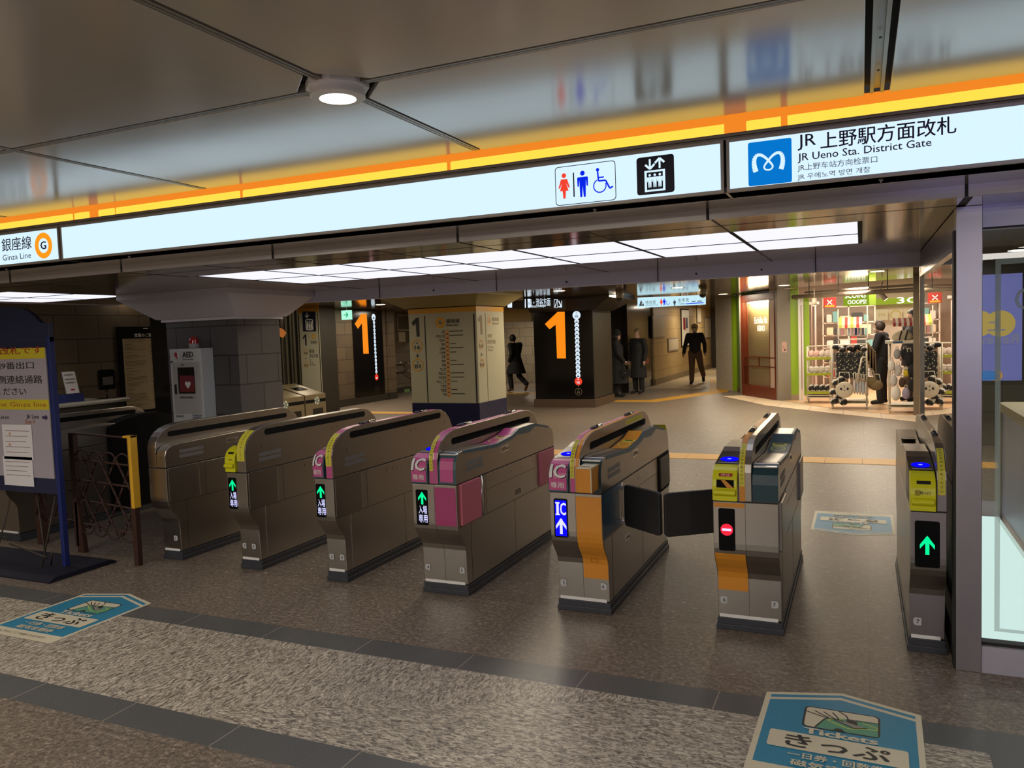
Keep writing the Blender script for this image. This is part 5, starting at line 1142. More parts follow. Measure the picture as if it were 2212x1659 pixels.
p0, p1 = PX(692, 746, -11.385), PX(719, 710, -11.385); b = B(); b.box(-11.4, -11.385, p0.y, p1.y, p0.z, p1.z); part('sheet', b, 'palepost', t)
b = B(); random.seed(5)
for k in range(26):
    yy, zz = random.uniform(p0.y + .05, p1.y - .05), random.gauss((p0.z + p1.z) / 2, .06); b.disc((-11.383, yy, zz), random.uniform(.008, .03), 'x', 8)
part('blossoms', b, mat('faded_red', srgb(150, 84, 76), .6), t)
t = thing('handrail', 'double steel handrail on the stone wall left of the cream pillar', 'handrail', (-12.3, 20, .8))
for (ua, va, ub, vb) in ((851, 785, 880, 782), (851, 801, 880, 798)):
    a, c = PX(ua, va, -12.28), PX(ub, vb, -12.28); b = B(); b.tube([a, c, c + Vector((0, 1.5, -.75))], .022, 10); part('rail', b, 'steel2', t)
    b = B(); b.tube([a + Vector((0, .1, 0)), a + Vector((-.1, .1, -.06))], .012); b.tube([c, c + Vector((-.1, 0, -.06))], .012); part('bracket', b, 'steel_dark', t)
b = B(); p = PX(879, 846, -12.37); b.box(-12.4, -12.36, p.y - .14, p.y + .16, p.z - .08, p.z + .08); solo('floor_exit_sign', b, mat('exit_plate', srgb(120, 150, 96), .5), 'small green and white exit plate low on the wall beside the cream pillar', 'sign')
# booth and machines
t = thing('station_booth', 'dark glass booth behind the fare machines', 'booth', (-7.3, 7.8, 0))
b = B(); b.box(-7.9, -6.72, 7.0, 8.30, 0, 2.09); part('walls', b, 'mirrordark', t)
b = B()
for y in (7.55, 7.72, 7.95, 8.12, 8.27): b.box(-6.722, -6.70, y - .012, y + .012, .9, 2.09)
for y in (8.05, 8.2): b.box(-6.722, -6.712, y - .02, y + .02, .9, 2.09)
part('mullion', b, mat('olive_metal', srgb(52, 50, 30), .4, .4), t)
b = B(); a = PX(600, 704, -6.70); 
b._f([b.bm.verts.new(PX(u, v, -6.695)) for u, v in ((598, 705), (612, 711), (619, 719), (612, 730), (600, 725))]); part('orange_reflection_plate', b, mat('orange_reflection_paint', srgb(216, 130, 50), .5), t, 'painted orange reflection on the glass')  # orange reflection in the booth glass, drawn as a flat coloured patch
M['machine'] = mat('machine_champagne', srgb(128, 112, 84), .4, .4); M['machine2'] = mat('machine_top', srgb(150, 136, 104), .35, .4)
for k, (y0, y1, lab) in enumerate(((6.9, 7.68, 'champagne metal fare machine partly hidden by the grey pillar'), (7.69, 8.10, 'champagne metal fare machine at the right end of the pair'))):
    t = thing('fare_machine', lab, 'ticket machine', (-6.4, (y0 + y1) / 2, 0), 'fare machines by the booth'); x1 = -6.18
    b = B(); b.box(x1 - .5, x1, y0 + .004, y1 - .004, 0, .945); part('cabinet', b, 'machine', t, bevel=.004)
    b = B(); b.prism([(x1 - .5, .945), (x1, .945), (x1 - .12, .975), (x1 - .46, 1.07)], 'y', y0 + .02, y1 - .02); tp = part('sloped_top', b, 'machine2', t, bevel=.003)
    b = B(); nn = Vector((-.34, 0, .095)).normalized(); o = Vector((x1 - .19, (y0 + y1) / 2, .9985)); hw = (y1 - y0) * .26
    shape(b, [(-hw, 0), (hw, 0), (hw, .12), (-hw, .12)], o, (0, 1, 0), nn); part('screen', b, 'glassblk', tp)
    b = B(); b.box(x1, x1 + .002, y0 + .01, y1 - .01, .845, .885); part('black_band', b, 'matblack', t)
    b = B(); b.box(x1, x1 + .003, y0 + (y1 - y0) * .35, y1 - .07, .57, .77); part('display_window', b, 'glassblk', t)
    b = B(); 
    for q in range(5): b.disc((x1 + .003, y0 + (y1 - y0) * .55 + .028 * math.cos(q * 1.2566), .865 + .028 * math.sin(q * 1.2566)), .024, 'x', 12)
    part('flower_sticker', b, mat('flower_white_%d' % k, srgb(190, 200, 180), .5), t)
# hanging sign to platform
t = thing('direction_sign', 'dark hanging sign with lit 1 and escalator symbols, top left of the black pillar', 'sign', (-7, 15.2, 2.1))
sy = 15.2; p0, p1 = PY(1092, 667.5, sy), PY(1217, 646, sy)
b = B(); b.prism([(p0.x, PY(1092, 667, sy).z), (p1.x, PY(1217, 668, sy).z), (p1.x, PY(1217, 646, sy).z), (p0.x, PY(1092, 650, sy).z)], 'y', sy, sy + .12); part('case', b, mat('sign_case', srgb(64, 60, 56), .4), t)
def sg(b, pts): b._f([b.bm.verts.new((PY(u, v, sy).x, sy - .004, PY(u, v, sy).z)) for u, v in pts])
z7 = lambda a, c: (1080 + a / 6.9125, 600 + c / 6.9125)
b = B(); sg(b, [z7(372, 318), z7(456, 316), z7(456, 446), z7(372, 448)]); sg(b, [z7(112, 400), z7(182, 366), z7(182, 446), z7(118, 446)])
for a_, s_, z_ in ((562, '銀座・渋谷方面', 368), (540, 'for Ginza, Shibuya', 428)):
    p = PY(*z7(a_, z_), sy); put(b, s_, (p.x, sy - .005, p.z), w=(.57 if z_ == 368 else .42), h=.17 if z_ == 368 else .07, bold=.01)
for (x0, y0, x1, y1) in ((808, 322, 864, 328), (808, 442, 862, 448), (808, 322, 814, 448), (858, 322, 864, 446)): sg(b, [z7(x0, y0), z7(x1, y0), z7(x1, y1), z7(x0, y1)])
sg(b, [z7(850, 336), z7(858, 340), z7(826, 440), z7(818, 430)]); sg(b, [z7(872, 350), z7(884, 340), z7(918, 410), z7(918, 344), z7(926, 344), z7(926, 444), z7(872, 440), z7(872, 426), z7(904, 424)]); part('lit_lettering', b, 'circ', t)
b = B(); p = PY(*z7(402, 382), sy); put(b, '1', (p.x, sy - .007, p.z), h=.20, bold=.03); p = PY(*z7(438, 382), sy); put(b, 'G', (p.x, sy - .007, p.z), h=.05); part('numeral', b, 'print', t)
b = B(); b.box(-7.4, -7.38, sy + .05, sy + .07, p1.z, 2.35); b.box(-6.0, -5.98, sy + .05, sy + .07, p1.z, 2.35); part('hanger', b, 'grey', t)
# waiting room / toilets sign
t = thing('direction_sign', 'bright hanging sign to the waiting room and toilets, above the corridor', 'sign', (-4.3, 17.3, 2.1))
sy = 17.4; q = [(1377, 665), (1522.5, 657.5), (1522.5, 637), (1377, 643)]
b = B(); b.prism([(PY(u, v, sy).x, PY(u, v, sy).z) for u, v in q], 'y', sy, sy + .12); part('lit_face', b, 'sign_w2', t)
zc = lambda a, c: (1080 + a / 3.95, 600 + c / 3.95)
def sgt(b, s, a0, a1, c, hp, bold=0.0):
    p, r = PY(*zc(a0, c[0]), sy), PY(*zc(a1, c[1]), sy); h = PY(1450, 650, sy).z - PY(1450, 650 + hp, sy).z; put(b, s, ((p.x + r.x) / 2, sy - .004, (p.z + r.z) / 2), w=r.x - p.x, h=h, bold=bold)
b = B(); sgt(b, '待合室', 1241, 1330, (212, 208), 8.5); sgt(b, 'Waiting room', 1243, 1350, (237, 232), 3.5); sgt(b, 'お手洗', 1522, 1612, (192, 188), 8.5); sgt(b, 'Toilets', 1522, 1578, (222, 219), 4)
for (a, s_) in ((1205, .7), (1490, .8)): p = PY(*zc(a, 214), sy); man(b, p.x, p.z, .17 * s_, (0, sy - .004, 0), U, V)
sg2 = lambda pts: b._f([b.bm.verts.new((PY(*zc(*p), sy).x, sy - .004, PY(*zc(*p), sy).z)) for p in pts]); sg2([(1186, 240), (1232, 238), (1222, 214), (1212, 232), (1206, 232), (1198, 212)])
sg2([(1638, 200), (1668, 198), (1668, 204), (1638, 206)]); sg2([(1684, 198), (1724, 195), (1724, 201), (1684, 204)]); part('lettering', b, 'greytxt', t)
b = B(); p = PY(*zc(1377, 208), sy); man(b, p.x, p.z, .15, (0, sy - .004, 0), U, V, woman=True); part('woman_symbol', b, 'signred', t)
b = B(); p = PY(*zc(1402, 206), sy); man(b, p.x, p.z, .15, (0, sy - .004, 0), U, V); p = PY(*zc(1433, 212), sy); ringf(b, .045, .035, (p.x, sy - .004, p.z), a0=120, a1=360); sg2([(1584, 219), (1738, 209), (1738, 216), (1584, 226)]); part('blue_symbols', b, 'signblue', t)
b = B(); b.box(-5.0, -4.98, sy + .05, sy + .07, 2.2, 2.35); b.box(-3.9, -3.88, sy + .05, sy + .07, 2.2, 2.35); part('hanger', b, 'grey', t)
# corridor frames
wallframe(-5.39, 1410, 1434, 683, 731, 'pale framed notice on the cream corridor wall', 'palepost', fr='alu2')
wallframe(-5.39, 1443, 1464, 729, 760, 'smaller low framed notice on the cream corridor wall', 'palepost', fr='alu2')
tt, y0, y1, z0, z1 = wallframe(-5.39, 1472, 1487, 668, 750, 'tall lit poster with red and blue figure symbols on the corridor wall', mat('lit_poster', srgb(226, 216, 190), .5, emit=.18), fr='matblack')
b = B(); b.box(-5.366, -5.364, y0 + .25, y0 + .6, 1.55, 1.95); part('red_symbol', b, 'red', tt); b = B(); b.box(-5.366, -5.364, y1 - .6, y1 - .3, 1.6, 1.95); part('blue_symbol', b, 'blue', tt)
wallframe(-5.39, 1505, 1513, 660, 698, 'narrow framed mirror high on the corridor wall', 'palepost', fr='alu2')
wallframe(-5.39, 1523, 1534, 686, 731, 'dark-framed notice near the corridor end', 'palepost', fr='alu2')
b = B(); p = PX(1396, 780, -5.39); b.box(-5.4, -5.385, p.y - .3, p.y + .3, p.z - .07, p.z + .07); solo('red_notice', b, mat('faded_red2', srgb(170, 90, 70), .5), 'small red label low on the left end of the corridor wall', 'notice')
# wall lantern and shelf at the corridor end
t = thing('wall_lantern', 'small glowing white lantern at the far end of the corridor', 'lamp', (-4.9, 30.9, 1.9)); p = PY(1546, 651, 31.3)
b = B(); b.cyl((p.x, 31.3, p.z - .12), (p.x, 31.3, p.z + .12), .12, .15, n=14); part('shade', b, emis('lantern', (1, .8, .5), 2.5), t); b = B(); b.box(p.x - .02, p.x + .02, 31.3, 31.5, p.z + .1, p.z + .14); part('bracket', b, 'black', t)
# downlights in the glossy ceiling
DL = [(692, 665.5, 'left of the exit sign'), (822, 658.5, 'left of the cream pillar'), (1208, 629, 'above the dark hanging sign'), (1337, 637.5, 'above the black pillar'), (1464, 622, 'above the toilets sign'), (1562, 636, 'at the corridor corner'), (1640, 602.5, 'in front of the display window'), (1694, 617, 'above the white pier'), (1895, 587, 'in front of the shop')]
for u, v, w in DL:
    p = PZ(u, v, 2.346); t = thing('downlight', 'small recessed downlight in the glossy ceiling ' + w, 'light', (p.x, p.y, 2.34), 'ceiling downlights')
    b = B(); ringf(b, .135, .10, (p.x, p.y, 2.346), U, Vector((0, 1, 0))); part('trim_ring', b, 'white', t)
    b = B(); b.disc((p.x, p.y, 2.3465), .10, n=24); part('lamp_disc', b, 'lamp_w2', t)
for (u, v, y, w) in ((1338, 622, 14.3, 'beside the downlight over the black pillar'), (1518, 618, 14.6, 'right of the toilets sign')):
    p = PY(u, v, y); t = thing('security_camera', 'dome camera hanging from the ceiling ' + w, 'camera', (p.x, y, 2.2), 'dome cameras')
    b = B(); b.cyl((p.x, y, 2.35), (p.x, y, 2.20), .075, .07, n=20); part('housing', b, mat('cam_grey%d' % y, srgb(120, 112, 96), .4), t)
    b = B(); b.sphere((p.x, y, 2.20), .065, 20, (1, 1, .9)); part('dome', b, 'glassblk', t)
# ================================================================ STICKERS ON THE FLOOR
def sticker(cx, cy, ang, label, wear=0):
    t = thing('floor_sticker', label, 'floor sticker', (0, 0, 0), 'ticket floor stickers'); t.location = (cx, cy, 0); t.rotation_euler = (0, 0, ang)
    z = [.0012]
    def lay(nm, fn, m, par=t):
        b = B(); fn(b); o = part(nm, b, m); o.parent = par; ROOT[o.name] = Vector((0, 0, 0)); z[0] += .0003; return o
    P = lambda pts, b: b._f([b.bm.verts.new((x, y, z[0])) for x, y in pts])
    def outl(i): return [(-.30 + i, -.385 + i), (.30 - i, -.385 + i), (.30 - i, .290 - i * .6), (0, .385 - i * 1.02), (-.30 + i, .290 - i * .6)]
    lay('backing', lambda b: P(outl(0), b), 'sticker_w')
    lay('blue_field', lambda b: (P([(-.278, -.295), (.278, -.295), (.278, .225), (0, .316), (-.278, .225)], b), P([(-.278, .245), (.278, .245), (.278, .272), (0, .362), (-.278, .272)], b) and P([(-.278, .245), (0, .336), (.278, .245), (.278, .272), (0, .362), (-.278, .272)], b)) if False else (P([(-.278, -.295), (.278, -.295), (.278, .225), (0, .316), (-.278, .225)], b), P([(-.278, .247), (0, .338), (0, .362), (-.278, .272)], b), P([(0, .338), (.278, .247), (.278, .272), (0, .362)], b)), 'sticker_b')
    pic = rrect(-.135, .150, .030, .215, .025)
    lay('picture_border', lambda b: P(pic, b), 'sticker_k')
    lay('picture_ground', lambda b: P(rrect(-.127, .142, .038, .207, .02), b), 'sticker_w')
    lay('machine_shape', lambda b: P([(-.085, .038), (.142, .038), (.142, .150), (.03, .150), (-.05, .130)], b), 'sticker_g')
    lay('yellow_outline', lambda b: (stroke(b, [(-.045, .115), (.03, .072), (.05, .07), (.085, .085), (.142, .095)], .006, (0, 0, z[0]), U, Vector((0, 1, 0))), stroke(b, [(.02, .140), (-.03, .128), (-.045, .115)], .005, (0, 0, z[0]), U, Vector((0, 1, 0))), stroke(b, [(.085, .135), (.142, .110)], .005, (0, 0, z[0]), U, Vector((0, 1, 0)))), 'sticker_y')
    lay('slot_shape', lambda b: P([(-.02, .125), (.01, .128), (.10, .098), (.075, .085), (.062, .080)], b), mat('slot_grey%s' % label[:3] + str(cx), srgb(150, 146, 136), .5))
    def hand(b):
        o = (0, 0, z[0]); v = Vector((0, 1, 0))
        P([(.035, .150), (.062, .145), (.07, .105), (.03, .122)], b); P([(-.02, .038), (-.008, .055), (.01, .058), (.025, .038)], b)
        for pts in ([(-.127, .165), (-.06, .135), (.0, .130)], [(-.095, .178), (-.06, .150), (-.04, .138)], [(-.062, .182), (-.035, .152), (-.015, .132)], [(-.028, .186), (-.01, .155), (.0, .128), (.02, .125)], [(-.005, .207), (.025, .175), (.032, .150), (.028, .125)], [(-.085, .038), (-.055, .118), (-.04, .132)], [(-.02, .127), (.058, .078), (.104, .098)], [(.062, .147), (.142, .150)]): stroke(b, pts, .0055, o, U, v)
    lay('hand_drawing', hand, 'sticker_k')
    lay('label_field', lambda b: P(rrect(-.245, .245, -.165, -.035, .012), b), 'sticker_w')
    def tx(s, x, y, w, h, bd=.03): return lambda b: put(b, s, (x, y, z[0]), U, Vector((0, 1, 0)), w=w, h=h, bold=bd)
    lay('lettering', tx('Tickets', .010, -.004, .27, .048, .05), 'sticker_w')
    lay('lettering', tx('きっぷ', 0, -.100, .37, .098, .03), 'sticker_k')
    lay('lettering', lambda b: (tx('一日券・回数券', 0, -.205, .33, .045)(b), tx('磁気定期券', 0, -.262, .30, .045)(b)), 'sticker_w')
    lay('small_lettering', tx('はこちらにてご利用いただけます', 0, -.345, .40, .026, 0), 'sticker_k')
    return t
sticker(-.094, 3.20, math.radians(-1.2), 'blue and cream Tickets floor sticker cut off by the bottom edge, nearest the viewer')
sticker(-4.368, 3.19, math.radians(0), 'blue and cream Tickets floor sticker in front of the blue notice board')
sticker(-.07, 6.745, math.radians(180), 'upside-down blue Tickets floor sticker lying beyond the gates by gate 7')
sticker(-6.95, 4.75, math.radians(180), 'pale blue floor sticker half hidden behind the foot of the blue notice board')
# ================================================================ PEOPLE
def capsule(b, p0, r0, p1, r1, n=14):
    p0, p1 = Vector(p0), Vector(p1); b.cyl(p0, p1, r0, r1, n=n)
    b.sphere(p0, r0, n); b.sphere(p1, r1, n)
def blob(name, b, m, par, vox=.012, label=None, smooth=4):
    """fuse overlapping shapes into one continuous surface"""
    me = bpy.data.meshes.new('tmp'); bmesh.ops.recalc_face_normals(b.bm, faces=b.bm.faces); b.bm.to_mesh(me); b.bm.free()
    o = bpy.data.objects.new('tmp', me); C.objects.link(o)
    r = o.modifiers.new('r', 'REMESH'); r.mode = 'VOXEL'; r.voxel_size = vox; r.use_smooth_shade = True
    s = o.modifiers.new('s', 'SMOOTH'); s.iterations = smooth; s.factor = .5
    dg = bpy.context.evaluated_depsgraph_get(); dg.update(); m2 = bpy.data.meshes.new_from_object(o.evaluated_get(dg)); bpy.data.objects.remove(o); bpy.data.meshes.remove(me)
    m2.name = name; m2.materials.clear(); m2.materials.append(M[m] if isinstance(m, str) else m)
    for p in m2.polygons: p.use_smooth = True; p.material_index = 0
    q = bpy.data.objects.new(name, m2); C.objects.link(q); q.parent = par; ROOT[q.name] = Vector((0, 0, 0))
    if label: q['label'] = label
    return q
def rootlocal(name, label, loc, ang, grp=None, cat='person'):
    t = thing(name, label, cat, (0, 0, 0), grp); t.location = loc; t.rotation_euler = (0, 0, ang); ROOT[t.name] = Vector((0, 0, 0)); return t
def hand(b, wr, d, side, s=1.0, curl=.5):
    """palm, four unequal bent fingers and a thumb; wr = wrist, d = direction of the hand"""
    wr = Vector(wr); d = Vector(d).normalized(); ac = Vector((side, 0, 0)); ac = (ac - d * ac.dot(d)).normalized() if abs(d.dot(ac)) < .95 else Vector((0, 1, 0)); n = d.cross(ac).normalized()
    palm = wr + d * .045 * s
    b.sphere(palm, .040 * s, 12, (1, 1, 1)); capsule(b, wr, .026 * s, wr + d * .075 * s, .032 * s, 10)
    for k, (L, o) in enumerate(((.060, -.027), (.070, -.009), (.066, .009), (.052, .026))):
        base = wr + d * .085 * s + n * o * s; mid = base + (d * (1 - curl * .3) + ac * -curl * .3 * side).normalized() * L * .5 * s; tip = mid + (d * (1 - curl) - ac * side * curl).normalized() * L * .5 * s
        capsule(b, base, .0095 * s, mid, .009 * s, 8); capsule(b, mid, .009 * s, tip, .0075 * s, 8)
    th = wr + d * .03 * s - n * .03 * s; capsule(b, th, .012 * s, th + (d * .7 - n * .6).normalized() * .055 * s, .009 * s, 8)
def person(label, loc, ang, H, pose, hair='hair', style='short', coat='coat', coatlen=.48, trou='trouser', shoe='coat', mask=False, cap=None, hem=.0, bag=None):
    """faces +y in its own frame"""
    t = rootlocal('person', label, loc, ang); k = H / 1.7
    J = {n: Vector(p) * k for n, p in pose.items()}
    b = B()
    hd = J['head']; nk = J['neck']; ch = J['chest']; pv = J['pelvis']
    capsule(b, pv, .125 * k, ch, .135 * k); capsule(b, ch, .12 * k, nk - Vector((0, 0, .04 * k)), .06 * k); capsule(b, nk, .052 * k, hd - Vector((0, 0, .05 * k)), .055 * k)
    b.sphere(hd, .098 * k, 20, (.82, .98, 1.18)); f = J.get('face', Vector((0, 1, 0)) * k) / k; f.normalize()
    b.sphere(hd + f * .090 * k + Vector((0, 0, -.01 * k)), .016 * k, 8, (.8, 1, 1.3)); b.sphere(hd + f * .055 * k + Vector((0, 0, -.085 * k)), .045 * k, 10)
    rt = Vector((f.y, -f.x, 0))
    for s in (-1, 1): b.sphere(hd + rt * s * .080 * k, .022 * k, 8, (.5, .8, 1.3)); b.sphere(hd + f * .078 * k + rt * s * .03 * k + Vector((0, 0, .018 * k)), .012 * k, 8)
    b.sphere(hd + f * .086 * k + Vector((0, 0, -.052 * k)), .016 * k, 8, (1.4, .6, .5))
    for s, L in ((-1, 'l'), (1, 'r')):
        sh, el, wr = J['sh_' + L], J['el_' + L], J['wr_' + L]; capsule(b, sh, .050 * k, el, .038 * k); capsule(b, el, .038 * k, wr, .026 * k); hand(b, wr, (wr - el), s, k, .6)
        capsule(b, nk - Vector((0, 0, .06 * k)), .055 * k, sh, .05 * k)
        hp, kn, an, to = J['hip_' + L], J['kn_' + L], J['an_' + L], J['toe_' + L]; capsule(b, hp, .085 * k, kn, .055 * k); capsule(b, kn, .055 * k, an, .038 * k); capsule(b, an, .04 * k, to, .03 * k)
    blob('body', b, 'skin', t, .010)
    # hair
    b = B()
    if style != 'none':
        b.sphere(hd + Vector((0, 0, .022 * k)) - f * .012 * k, .110 * k, 20, (.86, .98, 1.08))
        if style == 'bob': b.sphere(hd - f * .03 * k + Vector((0, 0, -.04 * k)), .112 * k, 18, (1.0, .85, 1.1))
        for v in b.bm.verts:
            q = v.co - hd
            if q.dot(f) > .045 * k and q.z < .055 * k: v.co -= f * (q.dot(f) - .045 * k)
        blob('hair', b, hair, t, .010)
    if cap:
        b = B(); b.sphere(hd + Vector((0, 0, .05 * k)), .112 * k, 20, (.90, 1.02, .80)); blob('cap', b, cap, t, .010, 'pale baseball cap')
        b = B(); c = hd + f * .115 * k + Vector((0, 0, .035 * k)); b.sphere(c, .075 * k, 14, (.95, .8, .14)); blob('cap_brim', b, mat('brim%d' % int(loc[0] * 100), (.03, .015, .012), .7), t, .006)
    if mask:
        b = B(); b.sphere(hd + f * .055 * k + Vector((0, 0, -.045 * k)), .062 * k, 14, (.95, .9, .85)); blob('face_mask', b, mat('mask%d' % int(loc[0] * 100 + 999), srgb(190, 186, 176), .7), t, .008)
    # coat
    b = B(); capsule(b, pv + Vector((0, 0, .02 * k)), .165 * k, ch, .170 * k, 18); capsule(b, ch, .165 * k, nk - Vector((0, 0, .055 * k)), .085 * k)
    if coatlen > .2:
        b.cyl(pv + Vector((0, 0, .05 * k)), pv - Vector((0, 0, coatlen * k)), .165 * k, (.20 + hem) * k, n=24)
    for L in 'lr':
        sh, el, wr = J['sh_' + L], J['el_' + L], J['wr_' + L]; capsule(b, sh, .078 * k, el, .062 * k); capsule(b, el, .062 * k, wr, .050 * k); capsule(b, nk - Vector((0, 0, .07 * k)), .085 * k, sh, .08 * k)
    b.sphere(nk + Vector((0, 0, -.02 * k)), .078 * k, 14, (1, 1, .7)); blob('coat', b, coat, t, .014, smooth=5)
    b = B()
    for L in 'lr':
        hp, kn, an = J['hip_' + L], J['kn_' + L], J['an_' + L]; capsule(b, hp, .108 * k, kn, .082 * k); capsule(b, kn, .082 * k, an + Vector((0, 0, .03 * k)), .070 * k)
    capsule(b, J['hip_l'], .11 * k, J['hip_r'], .11 * k); blob('trousers', b, trou, t, .013)
    for L in 'lr':
        b = B(); an, to = J['an_' + L], J['toe_' + L]; capsule(b, an - Vector((0, 0, .02 * k)), .048 * k, to, .042 * k); b.sphere(an - (to - an).normalized() * .04 * k - Vector((0, 0, .03 * k)), .045 * k, 12)
        for v in b.bm.verts: v.co.z = max(v.co.z, min(an.z - .075 * k, to.z - .045 * k) if True else 0)
        blob('shoe', b, shoe, t, .010)
    return t, J
STAND = dict(head=(0, .01, 1.585), neck=(0, 0, 1.44), chest=(0, 0, 1.24), pelvis=(0, 0, .97), sh_l=(-.185, 0, 1.385), el_l=(-.235, -.02, 1.12), wr_l=(-.235, .06, .88), sh_r=(.185, 0, 1.385), el_r=(.235, -.02, 1.12), wr_r=(.235, .06, .88),
             hip_l=(-.09, 0, .90), kn_l=(-.10, .02, .49), an_l=(-.10, 0, .09), toe_l=(-.11, .15, .045), hip_r=(.09, 0, .90), kn_r=(.10, .02, .49), an_r=(.10, 0, .09), toe_r=(.11, .15, .045))
def P_(**k): d = dict(STAND); d.update(k); return d
M['capw'] = mat('cap_cream', srgb(190, 170, 140), .8); M['capbrim'] = mat('cap_maroon', (.02, .01, .01), .8); M['khaki'] = mat('khaki_brown', srgb(84, 62, 46), .9); M['boot'] = mat('brown_boot', srgb(110, 74, 44), .7); M['silverhair'] = mat('silver_hair', srgb(110, 92, 70), .8)
# man with cap walking towards the gates
walk = P_(el_l=(-.26, -.10, 1.13), wr_l=(-.27, -.05, .90), el_r=(.27, -.02, 1.13), wr_r=(.31, .12, .88), hip_l=(-.09, .0, .90), kn_l=(-.15, -.06, .50), an_l=(-.19, -.36, .20), toe_l=(-.20, -.25, .06), kn_r=(.09, .10, .48), an_r=(.10, .12, .08), toe_r=(.11, .28, .04))
person('person in dark jacket, brown trousers and pale cap walking in the corridor', (-4.36, 22.8, 0), math.radians(186), 1.70, walk, coatlen=.10, trou='khaki', cap='capw', mask=True, style='none')
# person walking away behind the cream pillar
w2 = P_(head=(0, .12, 1.56), neck=(0, .06, 1.43), chest=(0, .03, 1.23), el_l=(-.24, -.12, 1.14), wr_l=(-.22, .02, .92), el_r=(.24, .12, 1.14), wr_r=(.22, .28, 1.0), kn_l=(-.09, .18, .50), an_l=(-.09, .12, .10), toe_l=(-.09, .27, .05), kn_r=(.09, -.02, .48), an_r=(.09, -.36, .22), toe_r=(.09, -.30, .07))
person('person in a long dark coat and brown boots walking off behind the cream pillar', (-8.72, 19.9, 0), math.radians(62), 1.60, w2, coatlen=.42, hem=.10, trou='coat', shoe='boot')
# woman with hat and handbag
t, J = person('person in long black coat and knitted hat beside the black pillar', (-5.38, 18.35, 0), math.radians(-82), 1.60, P_(el_r=(.22, .05, 1.12), wr_r=(.16, .20, .92)), coatlen=.62, hem=.10, style='bob', trou='coat')
b = B(); b.sphere(J['head'] + Vector((0, -.01, .05)), .112, 18, (.95, 1.05, .95)); blob('knitted_hat', b, 'coat', t, .01)
t2 = rootlocal('handbag', 'small black handbag held by the person with the knitted hat', (-5.38, 18.35, 0), math.radians(-82), None, 'bag'); b = B(); b.prism(rrect(.12, .34, .50, .68, .03), 'x', .16, .24); b.xf(Matrix.Identity(4)); bb = part('body', b, 'coat'); bb.parent = t2
b = B(); b.tube([(.20, .16, .68), (.19, .19, .80), (.17, .23, .83), (.19, .27, .80), (.20, .30, .68)], .008); bb = part('strap', b, 'coat'); bb.parent = t2
b = B(); b.sphere((.245, .23, .60), .008, 8); bb = part('clasp', b, 'edge'); bb.parent = t2
person('dimly lit light-haired person left of the cream corridor wall', (-5.12, 19.35, 0), math.radians(160), 1.62, P_(), coatlen=.55, hem=.03, hair='silverhair', trou='coat')
# ================================================================ GLASS ENCLOSURE ON THE RIGHT
t = thing('steel_post', 'broad brushed steel post standing right of gate 7, floor to soffit', 'post', (.43, 4.05, 0))
b = B(); b.box(.386, .487, 4.005, 4.10, 0, 2.09); part('post', b, mat('post_steel', (.44, .41, .38), .34, 1, noise=.05, nscale=5, rvar=.02, stretch=(2, 2, 1)), t, bevel=.002)
b = B(); b.box(.378, .386, 4.02, 4.09, .0, 1.99); part('edge_strip', b, 'seam', t)
M['glass'] = mat('clear_glass', (.92, .96, .95), .0, trans=1.0); M['glass'].node_tree.nodes['Principled BSDF'].inputs['IOR'].default_value = 1.5
def thin_glass(name, tint=(.90, .97, .95), refl=1.0):
    m = bpy.data.materials.new(name); m.use_nodes = True; nt = m.node_tree; nt.nodes.clear(); o = nt.nodes.new('ShaderNodeOutputMaterial'); mx = nt.nodes.new('ShaderNodeMixShader'); tr = nt.nodes.new('ShaderNodeBsdfTransparent'); gl = nt.nodes.new('ShaderNodeBsdfGlossy'); fr = nt.nodes.new('ShaderNodeFresnel')
    tr.inputs[0].default_value = tint + (1,); gl.inputs['Roughness'].default_value = .0; fr.inputs[0].default_value = 1.55
    f = math_n(nt, 'MINIMUM', math_n(nt, 'MULTIPLY', fr.outputs[0], 2.4 * refl), 1.0)
    nt.links.new(f, mx.inputs[0]); nt.links.new(tr.outputs[0], mx.inputs[1]); nt.links.new(gl.outputs[0], mx.inputs[2]); nt.links.new(mx.outputs[0], o.inputs[0]); return m
M['tglass'] = thin_glass('partition_glass')
M['etch'] = mat('etched_line', srgb(176, 196, 190), .6, alpha=.55)
t = thing('glass_partition', 'front glass pane right of the steel post, above a pale stone plinth, with an etched border line', 'glass partition', (1.2, 4.05, 0))
b = B(); b.quad((.487, 4.05, .135), (2.6, 4.05, .135), (2.6, 4.05, 1.995), (.487, 4.05, 1.995)); part('glass', b, 'tglass', t)
b = B(); b.box(.487, 2.6, 4.02, 4.10, 1.985, 2.09); part('head_panel', b, mat('head_panel_steel', srgb(150, 148, 160), .3, .6), t); b = B(); b.box(.487, 2.6, 4.015, 4.02, 1.985, 1.993); b.box(.487, 2.6, 4.03, 4.08, .122, .137); part('bead', b, 'seam', t)
b = B(); b.box(.487, 2.6, 4.01, 4.10, 0, .122); part('stone_plinth', b, mat('pale_stone_plinth', srgb(168, 164, 176), .3, noise=.15, nscale=9), t)
b = B(); b.quad((.541, 4.047, .20), (.562, 4.047, .20), (.562, 4.047, 1.83), (.541, 4.047, 1.83)); b.quad((.541, 4.047, .185), (2.5, 4.047, .185), (2.5, 4.047, .20), (.541, 4.047, .20)); b.quad((.541, 4.047, 1.83), (2.5, 4.047, 1.83), (2.5, 4.047, 1.855), (.541, 4.047, 1.855)); part('etched_border', b, 'etch', t)
b = B(); put(b, 'C', (.655, 4.046, 1.675), h=.105, w=.085); part('etched_letter', b, 'etch', t)
t = thing('glass_partition', 'side glass pane running back from the steel post beside gate 7', 'glass partition', (.40, 5.2, 0))
